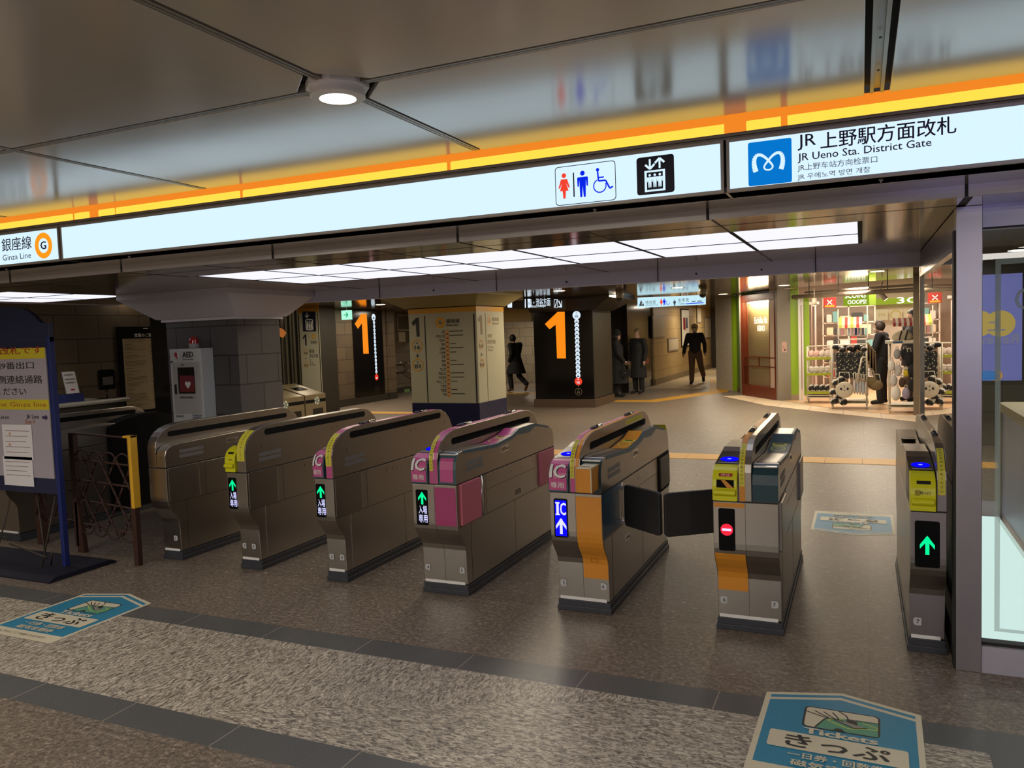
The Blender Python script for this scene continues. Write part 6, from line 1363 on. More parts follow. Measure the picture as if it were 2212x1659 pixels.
b = B(); b.quad((.40, 4.10, .15), (.40, 6.36, .15), (.40, 6.36, 1.93), (.40, 4.10, 1.93)); part('glass', b, 'tglass', t)
b = B(); b.box(.387, .413, 4.10, 6.36, 1.93, 2.085); part('head_panel', b, mat('side_head_steel', srgb(120, 112, 100), .3, .7), t); b = B(); b.box(.383, .417, 4.10, 6.36, 1.905, 1.93); part('frame_rail', b, 'steel2', t)
b = B(); b.box(.383, .417, 4.10, 6.36, 0, .15); part('lower_panel', b, 'seam', t)
b = B(); b.box(.385, .425, 6.36, 6.41, 0, 2.09); b.mi = 1; b.box(.425, .462, 6.36, 6.41, 0, 2.09); solo('steel_post', b, ['steel2', 'steel_dark'], 'slim far post at the back corner of the glass enclosure', 'post')
# glowing floor behind the glass
t = thing('light_floor', 'glowing pale cyan floor panels behind the front glass', 'light', (1.3, 5.3, 0))
M['lightfloor'] = emis('light_floor_glow', (.76, .95, .90), .98)
b = B()
b.box(.50, 3.4, 4.12, 6.70, 0, .11); part('base', b, 'seam', t)
for y0, y1 in ((4.12, 4.715), (4.735, 5.395), (5.42, 6.14), (6.17, 6.68)):
    b = B(); b.box(.50, 3.4, y0, y1, .11, .13); part('floor_panel', b, 'lightfloor', t)
b = B(); b.box(.43, 3.4, 6.72, 7.3, 0, .12); solo('step', b, mat('grey_step', srgb(120, 116, 118), .5), 'grey step behind the glowing floor', 'step')
M['wallgran'] = brick_mat('dark_granite_inside', srgb(84, 80, 66), srgb(74, 70, 58), (.03, .03, .028), .8, .42, 'y', .3)
b = B(); b.box(.9, 5.8, 11.4, 11.6, 0, 2.4); struct('wall_right', b, 'wallgran')
# wooden counter inside
t = thing('display_counter', 'grey cabinet with a wooden top rim behind the front glass at the right edge', 'counter', (2.0, 6.2, .13))
q0 = PY(2176, 880, 6.2); 
b = B(); b.box(q0.x + .02, 3.2, 5.3, 6.6, .13, q0.z - .06); part('cabinet', b, mat('grey_cabinet', srgb(118, 116, 130), .4), t)
b = B(); b.box(q0.x, 3.2, 5.25, 6.6, q0.z - .06, q0.z); b.box(q0.x, q0.x + .03, 5.27, 5.30, .16, q0.z); b.box(q0.x, q0.x + .03, 6.57, 6.6, .16, q0.z); part('wooden_rim', b, mat('oak_rim', srgb(150, 126, 88), .5, noise=.15, nscale=20, stretch=(1, 1, 12)), t)
b = B(); b.box(q0.x - .005, 3.2, 5.26, 6.6, .13, .17); part('base_rail', b, 'steel2', t)
# the big screen opposite, behind the viewer, seen only as a reflection
t = thing('video_screen', 'lilac video screen facing the gates, mirrored in the front glass', 'screen', (1.2, -2.0, .6))
sx0, sx1 = PY(2035, 700, 10.1).x, PY(2208, 700, 10.1).x; sz0, sz1 = PY(2160, 822, 10.1).z, PY(2160, 592, 10.1).z
b = B(); b.box(sx0 - .4, sx1 + .05, -2.10, -2.0, sz0 - .05, sz1 + .05); part('case', b, 'black', t)
b = B(); b.quad((sx0 - .35, -1.995, sz0), (sx1, -1.995, sz0), (sx1, -1.995, sz1), (sx0 - .35, -1.995, sz1)); part('lit_face', b, emis('screen_lilac', (.34, .38, 1.0), 3.0), t)
b = B(); 
def scr(u, v): p = PY(u, v, 10.1); return Vector((p.x, -1.99, p.z))
for u, m_ in ((2160, 0), (2114, 0)): shape(b, circ(.145, 28), scr(u, 699), (-1, 0, 0), (0, 0, 1))
part('yellow_circle', b, emis('screen_yellow', (.75, .55, .12), 4.5), t)
b = B(); put(b, '上', scr(2152, 699) + Vector((0, .003, 0)), (-1, 0, 0), (0, 0, 1), h=.16, bold=.02); put(b, 'Renewal', scr(2142, 733) + Vector((-.0, .003, 0)), (-1, 0, 0), (0, 0, 1), w=.50, h=.10); part('lettering', b, emis('screen_white', (.5, .5, .6), 3), t)
b = B()
for u in (2131,): p = scr(u, 811); b.box(p.x - .10, p.x + .10, -1.992, -1.988, p.z - .05, p.z + .05)
part('blue_mark', b, emis('screen_blue', (.05, .3, .8), 4), t)
b = B(); ringf(b, .06, .03, scr(2152, 811), (-1, 0, 0), (0, 0, 1)); part('orange_ring', b, emis('screen_orange', (.9, .45, .1), 4), t)
# ================================================================ DISPLAY WINDOW AND PIERS
def diag(p, q): d = Vector((q[0] - p[0], q[1] - p[1], 0)); return d.length, math.atan2(d.y, d.x)
def placed(name, label, cat, p, q, grp=None):
    L, a = diag(p, q); t = rootlocal(name, label, (p[0], p[1], 0), a, grp, cat); return t, L
def lpart(name, b, m, t, label=None, bevel=0): o = part(name, b, m, None, label, bevel); o.parent = t; ROOT[o.name] = Vector((0, 0, 0)); return o
M['whitetile'] = brick_mat('small_white_tiles', srgb(205, 196, 178), srgb(196, 186, 168), srgb(150, 140, 126), .06, .03, 'y', .35, .003)
M['lime'] = mat('lime_paint', srgb(142, 176, 34), .4); M['dgreen'] = mat('dark_green_paint', srgb(70, 104, 20), .4)
t, L = placed('wall_pier', 'white mosaic pier with a lime edge at the corridor mouth', 'pier', (-3.46, 20.9), (-2.88, 20.1))
b = B(); b.box(0, L - .10, 0, .3, 0, 2.35); lpart('tiles', b, 'whitetile', t); b = B(); b.box(L - .10, L, -.01, .3, 0, 2.35); lpart('lime_edge', b, 'lime', t)
t, L = placed('wall_pier', 'dark green pier between the black gap and the wooden display window', 'pier', (-2.80, 19.9), (-2.52, 18.9))
b = B(); b.box(-.25, .1, .12, .3, 0, 2.35); lpart('gap', b, 'matblack', t); b = B(); b.box(.1, L, 0, .3, .12, 2.35); lpart('green_panel', b, 'dgreen', t); b = B(); b.box(.1, L, -.005, .3, 0, .12); lpart('skirting', b, mat('brown_skirt', srgb(90, 62, 44), .5), t)
WA, WB = (-2.50, 18.83), (-1.645, 17.52)
t, L = placed('display_window', 'wooden framed display window glowing warm, with the lit name Echika fit UENO', 'display window', WA, WB)
wood = mat('red_brown_wood', srgb(104, 44, 22), .4, noise=.2, nscale=14, stretch=(8, 8, 1)); M['wood'] = wood
b = B(); b.box(-.06, .04, -.02, .10, 0, 2.3); b.box(L - .05, L + .02, -.02, .10, 0, 2.3); b.box(0, L, -.02, .10, 2.14, 2.3); b.box(-.02, L + .01, -.035, .10, 0, .26); lpart('frame', b, 'wood', t, bevel=.004)
b = B()
for x in (.24, L - .27): b.box(x - .012, x + .012, -.012, .012, .26, 2.14)
for z in (.90, .70): b.box(0, L, -.012, .012, z - .011, z + .011)
b.box(L * .5 - .01, L * .5 + .01, -.012, .012, .70, .90); lpart('muntins', b, 'wood', t)
b = B(); b.quad((0, 0, .26), (L, 0, .26), (L, 0, 2.14), (0, 0, 2.14)); lpart('pane', b, thin_glass('window_glass', (.97, .97, .95), .4), t)
b = B(); b.box(.0, L, .11, .13, .2, 2.2); b.box(0, L, .02, .13, .2, .25); lpart('back_panel', b, slat_mat('ribbed_cream', srgb(206, 190, 150), 99, .6, 0) if False else mat('ribbed_cream_panel', srgb(200, 184, 146), .6), t)
b = B()
for k in range(52): b.box(.0, L, .102, .11, .92 + k * .0235, .932 + k * .0235)
lpart('ribs', b, mat('rib_cream', srgb(216, 200, 160), .5), t)
b = B(); b.box(.26, L - .02, .03, .09, 2.10, 2.13); lpart('strip_lamp', b, emis('window_lamp', (1.0, .78, .44), 110), t)
b = B(); put(b, 'Echika fit', (L * .53, .03, 1.72), U, V, w=.60, h=.155, bold=.03); put(b, 'UENO', (L * .53, .03, 1.54), U, V, w=.36, h=.13, bold=.03); lpart('lit_name', b, emis('lit_letters', (1.0, .90, .66), 2.2), t)
b = B(); b.box(-.17, -.06, .0, .3, 0, 2.35); b.box(L + .02, L + .10, -.02, .3, 0, 2.35); lpart('side_post', b, mat('grey_side_post', srgb(142, 134, 122), .5), t)
t, L = placed('wall_pier', 'narrow white tiled pier with a small switch plate beside the shop', 'pier', (-1.60, 17.44), (-1.36, 17.60))
b = B(); b.box(0, L + .0, 0, .35, 0, 2.35); lpart('tiles', b, mat('pier_cream', srgb(186, 164, 144), .4), t)
b = B(); b.box(.08, .19, -.012, 0, 1.02, 1.24); pl = lpart('switch_plate', b, mat('pinkish_plate', srgb(196, 160, 146), .5), t, bevel=.002); b = B(); b.cyl((.145, -.02, 1.07), (.145, -.01, 1.07), .016); b.cyl((.12, -.018, 1.13), (.12, -.01, 1.13), .010); lpart('switch', b, 'black', pl)
# ================================================================ SHOP
t = thing('shop_portal', 'lime green door jamb with white sliding frame at the left edge of the shop', 'door frame', (-1.26, 17.64, 0))
b = B(); b.box(-1.36, -1.20, 17.58, 17.64, .12, 2.35); part('jamb', b, 'lime', t); b = B(); b.box(-1.36, -1.20, 17.575, 17.64, 0, .12); part('skirting', b, mat('beige_skirt', srgb(160, 140, 116), .5), t)
b = B(); b.box(-1.20, -1.15, 17.5, 17.56, 0, 2.16); b.box(-1.13, -1.10, 17.5, 17.56, 0, 2.16); part('sliding_frame', b, 'white', t); b = B(); b.box(-1.10, -.99, 17.6, 17.66, .1, 2.16); part('inner_jamb', b, 'lime', t)
SHF = mat('shop_floor', srgb(216, 178, 138), .3); SHW = mat('shop_wall', srgb(222, 206, 192), .6); M['shw'] = SHW
b = B(); b.prism([(-1.62, 17.6), (-.56, 15.95), (.43, 14.95), (.885, 14.68), (3.5, 14.68), (3.5, 22), (-1.62, 22)], 'z', 0, .004); struct('floor', b, SHF)
b = B(); b.box(-1.5, 3.6, 21.6, 21.8, 0, 2.7); struct('wall_back', b, SHW); b = B(); b.box(-1.62, -1.5, 17.7, 21.8, 0, 2.7); struct('wall_left', b, SHW)
b = B(); b.box(-1.6, 3.6, 14.6, 21.8, 2.68, 2.7); struct('ceiling', b, mat('shop_ceiling', srgb(120, 104, 90), .7))
t = thing('shop_beam', 'pale horizontal track beam with hooks across the top of the shop opening', 'beam', (-.1, 16.2, 2.1))
p0, p1 = (-1.30, 17.5), (.86, 14.85); Lb, ab = diag(p0, p1)
def SB(s, z, d=0): return Vector((p0[0] + (p1[0] - p0[0]) * s - math.sin(ab) * d * -1, p0[1] + (p1[1] - p0[1]) * s - math.cos(ab) * d, z))
b = B(); b.tube([SB(0, 2.17), SB(1, 2.11)], .04, 6); b.tube([SB(.12, 2.24), SB(1, 2.19)], .02, 6); part('beam', b, mat('beam_cream', srgb(150, 136, 118), .5), t)
b = B()
for s in (.16, .42, .66, .80): b.cyl(SB(s, 2.14), SB(s, 2.36), .008, n=8)
part('hook', b, 'seam', t)
b = B(); b.box(.80, .885, 14.78, 14.86, 0, 2.35); b.mi = 1; b.box(.885, .93, 14.78, 14.86, 0, 2.35); solo('shop_post', b, [mat('post_grey', srgb(132, 116, 96), .5), mat('post_red', srgb(90, 40, 24), .5)], 'grey square post at the right edge of the shop opening', 'post')
def sp(u, v, y): return PY(u, v, y)
def sbox(b, u0, u1, v0, v1, y, d=.05):
    a, c = PY(u0, v1, y), PY(u1, v0, y); b.box(a.x, c.x, y, y + d, a.z, c.z)
# green signs
t = thing('shop_sign', 'lime hanging sign box with white lit letters COINS and OOOPS!', 'sign', (.2, 18, 2.0)); b = B(); sbox(b, 1822, 1877, 628, 661, 18.0, .35); part('box', b, emis('lime_glow', srgb(140, 168, 30), .9), t)
b = B(); a = PY(1850, 638, 17.99); put(b, '3COINS', (a.x - .02, 17.99, a.z), w=.40, h=.11, bold=.03); a = PY(1851, 652, 17.99); put(b, 'OOOPS!', (a.x, 17.99, a.z), w=.36, h=.09, bold=.03); part('lettering', b, emis('shop_white', (1, .95, .8), 1.5), t)
b = B(); sbox(b, 1877, 1892, 629, 659, 18.01, .3); part('side', b, 'lime', t)
t = thing('shop_sign', 'long lime fascia sign reading 3COINS on the back wall of the shop', 'sign', (1.2, 21.5, 2.0)); b = B(); sbox(b, 1888, 2010, 640, 659, 21.2, .1); part('board', b, emis('lime_glow2', srgb(160, 176, 48), .9), t)
b = B(); a = PY(1950, 648.5, 21.19); put(b, '3COINS', (a.x + .62, 21.19, a.z), w=1.5, h=.15, bold=.02); part('lettering', b, emis('shop_white2', (1, .95, .8), 1.3), t)
b = B(); sbox(b, 1779, 1806, 642, 665, 19.0, .03); t = solo('poster', b, mat('red_poster', srgb(150, 40, 30), .5), 'small red poster with a white cross high at the left of the shop', 'poster')
b = B(); a = PY(1792, 653, 18.99); a = Vector((a.x - t.location.x, -.02, a.z - t.location.z)); stroke(b, [(-.05, -.05), (.05, .05)], .02, a); stroke(b, [(-.05, .05), (.05, -.05)], .02, a); o = part('cross_mark', b, 'white'); o.parent = t
b = B(); a = PY(1792, 661, 18.99); b.box(a.x - .1 - t.location.x, a.x + .1 - t.location.x, -.02, -.017, a.z - .02 - t.location.z, a.z + .02 - t.location.z); o = part('orange_line', b, 'orange'); o.parent = t
# curtain
t = thing('curtain', 'pale pink fitting-room curtain at the left of the shop', 'curtain', (-1, 18.6, 0)); b = B(); a, c = PY(1729, 818, 18.6), PY(1764, 655, 18.6); n = 26
pts = [(a.x + (c.x - a.x) * i / n, 18.6 + .03 * math.sin(i * 1.3)) for i in range(n + 1)]
for (xa, ya), (xb, yb) in zip(pts[:-1], pts[1:]): b.quad((xa, ya, .25), (xb, yb, .25), (xb, yb, 2.02), (xa, ya, 2.02)); b.quad((xb, yb + .01, .25), (xa, ya + .01, .25), (xa, ya + .01, 2.02), (xb, yb + .01, 2.02))
part('cloth', b, mat('curtain_pink', srgb(196, 176, 170), .8), t, None); b = B(); b.box(a.x - .05, c.x + .05, 18.58, 18.64, 2.02, 2.08); part('rail', b, 'white', t)
# shelving at the back with goods
random.seed(11)
COL = [srgb(220, 214, 206), srgb(60, 60, 62), srgb(196, 190, 186), srgb(210, 150, 160), srgb(120, 170, 170), srgb(40, 70, 120), srgb(220, 200, 170), srgb(170, 60, 50), srgb(150, 150, 150), srgb(190, 200, 210)]
GM = [mat('goods_%d' % i, c, .6) for i, c in enumerate(COL)]
t = thing('shelving', 'white back shelving of the shop', 'shelf', (.3, 20.4, 0)); b = B(); a0, a1 = PY(1778, 700, 20.4).x, PY(1890, 700, 20.4).x
for z in (.3, .65, 1.0, 1.3, 1.6, 1.98): b.box(a0, a1, 20.4, 20.8, z - .015, z + .015)
for x in (a0, (a0 + a1) / 2, a1): b.box(x - .015, x + .015, 20.4, 20.8, 0, 2.2)
part('frame', b, 'shw', t)
names = {0: ('folded_towel', 'towel'), 1: ('storage_pouch', 'pouch'), 2: ('goods_box', 'box')}
ROWN = {.3: 'lowest', .65: 'second', 1.0: 'middle', 1.3: 'fourth', 1.6: 'top'}
for z in (.3, .65, 1.0, 1.3, 1.6):
    x = a0 + .08
    while x < a1 - .16:
        w = random.uniform(.10, .24); h = random.uniform(.14, .26); k = random.randrange(3); g = random.randrange(len(GM)); b = B(); b.prism(rrect(x, x + w, z + .016, z + .016 + h, .02), 'y', 20.36, 20.6)
        solo(names[k][0], b, GM[g], 'one of the small goods standing on the %s shelf at the back of the shop' % ROWN[z], names[k][1], 'goods on the %s back shelf' % ROWN[z]); x += w + .02
# framed boards under the long sign
t = thing('wall_panel', 'row of cream square panels under the long lime sign', 'panel', (1.4, 21.5, 1.5)); b = B()
for u in (1892, 1922, 1953): sbox(b, u, u + 26, 668, 692, 21.3, .03)
part('panels', b, emis('cream_panels', srgb(235, 205, 150), .75), t); b = B(); a = PY(1935, 680, 21.28); ringf(b, .12, .09, a); b2 = PY(1905, 680, 21.28); put(b, '300', b2, h=.08); part('panel_mark', b, mat('panel_mark', srgb(190, 170, 90), .5), t)
# ---- central trolley with hanging goods
M['cream'] = mat('cream_metal', srgb(196, 186, 166), .5)
cowm = bpy.data.materials.new('cow_spots'); nt, bs = nodes(cowm); tc = nt.nodes.new('ShaderNodeTexCoord'); vn = nt.nodes.new('ShaderNodeTexNoise'); vn.inputs['Scale'].default_value = 9; nt.links.new(tc.outputs['Object'], vn.inputs['Vector']); nt.links.new(ramp(nt, vn.outputs['Fac'], [(.50, srgb(205, 198, 186)), (.54, (.01, .01, .01))]), bs.inputs['Base Color'])
dotm = bpy.data.materials.new('dark_speckle'); nt, bs = nodes(dotm); tc = nt.nodes.new('ShaderNodeTexCoord'); vn = nt.nodes.new('ShaderNodeTexVoronoi'); vn.inputs['Scale'].default_value = 22; nt.links.new(tc.outputs['Object'], vn.inputs['Vector']); nt.links.new(ramp(nt, vn.outputs['Distance'], [(.22, srgb(190, 186, 160)), (.30, (.012, .012, .012))]), bs.inputs['Base Color'])
def trolley(lab, y, u0, u1, vt, name='display_trolley'):
    a, c = PY(u0, 800, y), PY(u1, 800, y); zt = PY((u0 + u1) / 2, vt, y).z; t = thing(name, lab, 'rack', ((a.x + c.x) / 2, y, 0)); b = B()
    for x in (a.x, c.x):
        for yy in (y, y + .42): b.cyl((x, yy, .10), (x, yy, zt), .014)
    for z in (.12, .16): b.box(a.x - .03, c.x + .03, y - .03, y + .45, z - .012, z + .004)
    for z in (zt, zt * .62): b.tube([(a.x, y, z), (c.x, y, z)], .010); b.tube([(a.x, y + .42, z), (c.x, y + .42, z)], .010)
    part('frame', b, 'cream', t)
    for x in (a.x, c.x):
        for yy in (y + .02, y + .40): b = B(); b.cyl((x - .012, yy, .045), (x + .012, yy, .045), .042, n=16); b.box(x - .016, x + .016, yy - .02, yy + .02, .06, .11); part('castor', b, 'cream', t)
    return t, a.x, c.x, zt
ty = 15.75
t, xa, xb, zt = trolley('cream wheeled rack in the middle of the shop entrance hung with spotted bags', ty, 1797, 1872, 745)
b = B(); a, c = PY(1853, 800, ty - .25), PY(1870, 690, ty - .25); b.tube([PY(1850, 828, ty - .3), PY(1862, 772, ty - .25), PY(1870, 772, ty - .25)], .016); part('signholder_arm', b, 'cream', t)
def soft(name, lab, cat, c, r, sc, m, grp=None, extra=None):
    t = thing(name, lab, cat, c, grp); b = B(); b.sphere(c, r, 20, sc); part('body', b, m, t, smooth=True)
    if extra: extra(t)
    return t
def strap(t, c, w, h, m='cream'):
    b = B(); b.tube([(c[0] - w, c[1], c[2]), (c[0] - w * .7, c[1], c[2] + h), (c[0] + w * .7, c[1], c[2] + h), (c[0] + w, c[1], c[2])], .007, 6); part('strap', b, m, t)
random.seed(21)
for i in range(9):
    x = xa + .06 + (xb - xa - .10) * i / 8; c = (x, ty + .02 + .05 * (i % 2), zt - .03 - .03 * (i % 3)); soft('pompom_hat', 'white and black fluffy hat in the top row of the middle rack', 'hat', c, .062, (1, .9, .8), cowm, 'fluffy hats on the middle rack')
for i in range(7):
    x = xa + .12 + (xb - xa - .18) * i / 6; c = (x, ty + .06, zt - .36 - .03 * (i % 2)); b = B(); b.prism(rrect(x - .045, x + .045, zt - .62, zt - .14, .03), 'y', ty - .02 + .03 * (i % 2), ty + .16); solo('speckled_bag', b, dotm, 'black speckled cloth bag hanging in the middle rack', 'bag', 'speckled bags on the middle rack')
c = Vector(PY(1824, 842, ty - .22)); 
def panda(t):
    b = B()
    for dx in (-.055, .055): b.sphere((c.x + dx, c.y - .038, c.z + .02), .020, 10, (1, .3, 1.2))
    b.sphere((c.x, c.y - .040, c.z - .01), .012, 8, (1, .3, .8)); b.box(c.x - .006, c.x + .006, c.y - .044, c.y - .036, c.z + .05, c.z + .075); part('face_marks', b, 'print', t)
soft('round_bag', 'large round white bag with a small black face at the front of the middle rack', 'bag', tuple(c), .155, (1, .25, .95), 'cream', None, lambda t: (panda(t), strap(t, (c.x, c.y, c.z + .1), .11, .22)))
for i in range(5):
    p = PY(1846 + i * 6, 836 + i, ty - .16 + .02 * i); soft('round_bag', 'pale lilac round bag hung behind the white round bag', 'bag', tuple(p), .125, (.22, .5, 1.0), GM[9] if i % 2 else GM[2], 'pale round bags on the middle rack', lambda t, p=p: strap(t, (p.x, p.y, p.z + .08), .02, .18))
for i, (u, v) in enumerate(((1806, 826), (1817, 820), (1800, 846), (1812, 856), (1802, 866), (1822, 868))):
    p = PY(u, v, ty - .05); soft('cow_print_bag', 'small cow-print cushion bag low on the left of the middle rack', 'bag', tuple(p), .075, (1, .6, .9), cowm, 'cow-print bags on the middle rack')
for i in range(6):
    p = PY(1874 + i * 3, 742 + i * 4, ty + .1); b = B(); b.prism([(p.x - .02, p.z - .32 - .03 * i), (p.x + .035, p.z - .32 - .03 * i), (p.x + .02, p.z + .02), (p.x - .01, p.z + .02)], 'y', p.y, p.y + .25); solo('beige_bag', b, mat('beige_cloth%d' % i, srgb(150 - 6 * i, 130 - 6 * i, 100 - 5 * i), .8), 'beige cloth bag hanging at the right end of the middle rack', 'bag', 'beige bags at the right end')
for (u, v) in ((1880, 825), (1892, 832)):
    p = PY(u, v, ty + .05); soft('tote_bag', ('front' if u == 1880 else 'rear') + ' brown woven tote low at the right end of the middle rack', 'bag', tuple(p), .12, (1, .5, .8), mat('tote%d' % u, srgb(120, 104, 72), .8), None, lambda t, p=p: strap(t, (p.x, p.y, p.z + .06), .08, .14))
for i in range(9):
    u = 1812 + i * 7.4; p = PY(u, 716, ty + .7); b = B(); b.box(p.x - .026, p.x + .026, p.y, p.y + .1, p.z - .07, p.z + .07); solo('packaged_goods', b, GM[(i * 3) % len(GM)], 'small package on the upper shelf of the middle rack', 'package', 'packages on the upper shelf')
b = B(); a, c2 = PY(1810, 735, ty + .68), PY(1875, 728, ty + .68); b.box(a.x, c2.x, ty + .6, ty + .95, a.z, a.z + .02); b.box(a.x, a.x + .02, ty + .6, ty + .62, 1.0, 1.86); b.box(c2.x - .02, c2.x, ty + .6, ty + .62, .2, 1.9); solo('upper_shelf', b, 'cream', 'cream upper shelf rising above the middle rack', 'shelf')
# awnings
def awning(lab, u0, u1, v0, v1, y, cols):
    a, c = PY(u0, v1, y), PY(u1, v0, y); t = thing('awning', lab, 'awning', (a.x, y, a.z)); n = 8
    for i in range(n):
        x0 = a.x + (c.x - a.x) * i / n; x1 = a.x + (c.x - a.x) * (i + 1) / n; b = B(); b.prism([(y - .25, a.z), (y, c.z), (y + .02, c.z), (y - .23, a.z)], 'x', x0, x1); b.prism([(y - .25, a.z - .06), (y - .25, a.z), (y - .24, a.z), (y - .24, a.z - .06)], 'x', x0, x1); part('stripe', b, cols[i % len(cols)], t)
yg = [mat('aw_lime', srgb(176, 178, 70), .6), mat('aw_cream', srgb(216, 196, 150), .6), mat('aw_red', srgb(180, 60, 50), .6), mat('aw_cream2', srgb(216, 196, 150), .6)]
awning('small lime, cream and red striped awning above the middle rack', 1813, 1862, 684, 702, 16.6, yg)
awning('red and white striped awning above the right rack', 1928, 1975, 686, 698, 15.3, [mat('aw_r2', srgb(150, 40, 36), .6), mat('aw_w2', srgb(206, 196, 176), .6)])
# ---- left low shelf trolley
t, xa, xb, zt = trolley('cream wheeled shelf at the left of the entrance with lime price rails', 16.9, 1744, 1793, 748)
for k, v in enumerate((772, 806, 846)):
    z = PY(1770, v, 16.9).z; b = B(); b.box(xa - .01, xb + .01, 16.88, 17.32, z - .012, z); part('shelf_board', b, 'cream', t); b = B(); b.box(xa - .01, xb + .02, 16.87, 16.88, z - .045, z + .005); part('price_rail', b, mat('price_lime%d' % k, srgb(150, 160, 30), .5), t)
    for i in range(4):
        x = xa + .07 + (xb - xa - .12) * i / 3
        soft('plush_cushion', 'small %s cushion on the %s board of the left shelf trolley' % (('pink', 'white', 'cow-print')[k], ('top', 'middle', 'bottom')[k]), 'cushion', (x, 16.98, z + .075), .075, (.85, .7, 1.0), (mat('plush%d%d' % (k, i), srgb(214, 176, 166) if i < 2 else srgb(216, 200, 190), .8), GM[0], cowm)[k], 'cushions on the %s board' % ('top', 'middle', 'bottom')[k])
# ---- right rack
t, xa, xb, zt = trolley('cream wheeled rack at the right of the entrance, partly hidden by the grey post', 15.05, 1922, 1984, 738)
c = Vector(PY(1950, 728, 15.0)); b = B(); sbox(b, 1913, 1978, 735, 743, 14.98, .3); solo('price_board', b, 'cream', 'cream board with a blue price label on the right rack', 'board'); b = B(); sbox(b, 1929, 1950, 737, 741, 14.97, .008); solo('price_label', b, mat('blue_label', srgb(40, 80, 130), .5), 'blue price label on the cream board', 'label')
soft('canvas_bag', 'large cream canvas bag with black straps on top of the right rack', 'bag', (c.x, 15.15, c.z), .15, (1.1, .6, .75), mat('canvas', srgb(176, 164, 140), .8), None, lambda t: [part('strap', B().tube([(c.x + dx, 15.05, c.z - .1), (c.x + dx + .02, 15.03, c.z + .02), (c.x + dx + .05, 15.08, c.z + .11)], .010, 6), 'coat', t) for dx in (-.06, .03)])
cols2 = [GM[0], 'coat', GM[2], mat('yellow_toy', srgb(206, 184, 40), .6), 'coat', GM[8], mat('lilac_toy', srgb(160, 150, 176), .7), 'khaki', GM[0], 'coat', GM[2], 'coat']
for i, (u, v, r) in enumerate(((1926, 790, .075), (1964, 775, .10), (1940, 800, .08), (1958, 805, .06), (1972, 800, .10), (1938, 765, .07), (1957, 850, .08), (1949, 826, .07), (1935, 850, .10), (1972, 832, .09), (1930, 822, .08), (1955, 766, .08))):
    p = PY(u, v, 15.0 + .03 * (i % 4)); m_ = cols2[i]
    soft('hanging_toy', 'soft pouch hanging in the crowded right rack', 'pouch', tuple(p), r, (.8, .6, 1.25), m_, 'pouches on the right rack', lambda t, p=p, r=r: strap(t, (p.x, p.y, p.z + r), r * .3, r * .8))
# spotlights
for (u, v, y, w) in ((1759, 652, 16.6, 'left'), (1907, 639, 15.6, 'right')):
    p = PY(u, v, y); t = thing('track_spotlight', 'cylindrical track spotlight hanging at the %s of the shop opening' % w, 'light', (p.x, y, p.z), 'track spotlights')
    tilt = Vector((0, 0, -.15)) if w == 'left' else Vector((.10, 0, -.13)); b = B(); b.cyl(p - tilt * .5, p + tilt * .5, .045, n=18); part('cylinder', b, 'cream', t); b = B(); b.cyl(p + tilt * .5, p + tilt * .54, .038, n=18); part('lens', b, 'lamp_w2', t); b = B(); b.cyl(p - tilt * .5, (p.x, y, 2.3), .008); part('stem', b, 'cream', t)
# shopper
browse = P_(head=(0, .05, 1.565), el_l=(-.24, .06, 1.13), wr_l=(-.12, .27, 1.12), el_r=(.24, .06, 1.13), wr_r=(.05, .27, 1.12))
person('person in a black jacket and face mask browsing at the right rack of the shop', (.36, 16.7, 0), math.radians(72), 1.62, browse, coatlen=.12, trou='coat', style='short', hair=mat('brown_hair', (.03, .018, .012), .6), mask=True)
person('dark-haired person behind the striped awning of the right rack, taller of the two', (.93, 17.4, 0), math.radians(120), 1.80, P_(), coatlen=.3)
person('dark-haired person behind the right rack, next to the taller one', (1.22, 18.6, 0), math.radians(150), 1.76, P_(), coatlen=.3)
# ================================================================ LIGHT
def lit(x, y, e=10, r=.06, z=2.36, c=(1, .92, .80)):
    area('added_lamp_light', (x, y, z), r * 2, e, c)
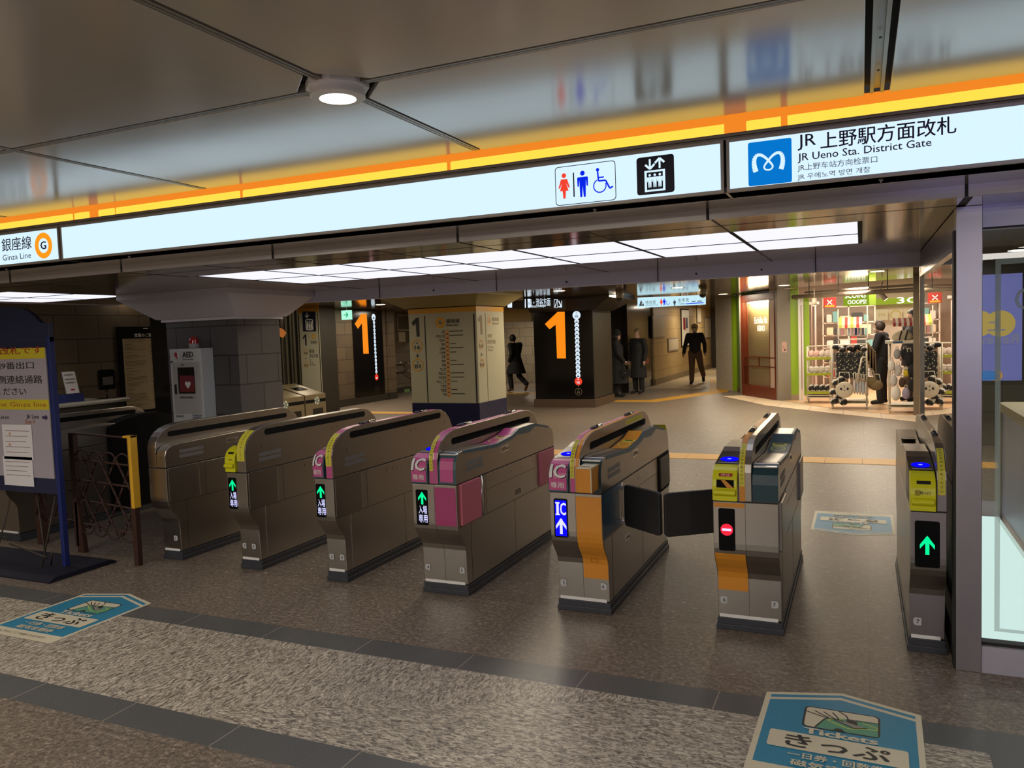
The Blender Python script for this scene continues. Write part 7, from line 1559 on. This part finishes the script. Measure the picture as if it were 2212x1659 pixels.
# added lamps out of view, repeating the visible one to light the front
for (x, y, e) in ((1.72, .58, 14), (-1.57, -1.04, 16), (1.72, -2.66, 16), (-4.81, .58, 12), (-4.81, -2.66, 14), (-1.57, -4.3, 16)):
    lit(x, y, e * .8, .16)
for (x, y) in ((1.72, .58), (-1.57, -1.04), (1.72, -2.66), (-4.81, .58), (-4.81, -2.66), (-1.57, -4.3)):
    lamp(x, y, 'added round white ceiling lamp on the grid behind the viewer', grp='added ceiling lamps behind the viewer')
# downlights, then added hall fill
for u, v, w in DL:
    p = PZ(u, v, 2.346); area('downlight_lamp', (p.x, p.y, 2.343), .19, 12, (1, .84, .62))
for (x, y, e) in ((-9.2, 7.5, 6), (-8.3, 4.0, 7), (-3.2, 7.6, 15), (-5.2, 7.4, 9), (-1.0, 11.5, 12), (-4.0, 12.5, 5), (-9.9, 12.4, 14), (-10.6, 16.2, 8), (1.5, 9.0, 8), (-7.5, 9.5, 3), (-8.8, 11.0, 7), (-5.5, 10.5, 2), (-10, 18.5, 8), (-9.8, 22.5, 14), (-4.4, 25, 14), (-4.4, 29, 14)):
    area('added_hall_fill', (x, y, 2.33), .3 if y > 12 else .7, e, (1, .86, .66))  # fill discs added under the rear ceiling to brighten the hall
# shop
area('shop_light', (.4, 18.5, 2.6), 2.0, 70, (1, .84, .66)); area('shop_light', (0.0, 16.0, 2.3), .6, 16, (1, .84, .68), rot=(math.radians(15), 0, 0))
area('added_inner_fill', (1.9, 6.4, 2.05), .8, 12, (.9, .97, 1.0))  # added fill that brightens the inside of the glass enclosure
for (x, y, e) in ((-3.0, -1.8, 48), (-3.0, -4.2, 40), (1.4, -4.2, 26), (-6.5, -1.8, 34)):
    area('added_soft_light', (x, y, 2.41), 2.4, e, (1, .95, .87), sy=1.2)  # soft rectangles added out of view behind the viewer to lift the front
w = bpy.data.worlds.new('w'); S.world = w; w.use_nodes = True; w.node_tree.nodes['Background'].inputs[0].default_value = (.10, .085, .07, 1); w.node_tree.nodes['Background'].inputs[1].default_value = .3
S.view_settings.view_transform = 'Standard'; S.view_settings.look = 'None'; S.view_settings.gamma = 1; S.view_settings.exposure = 0.0; S.view_settings.use_curve_mapping = False
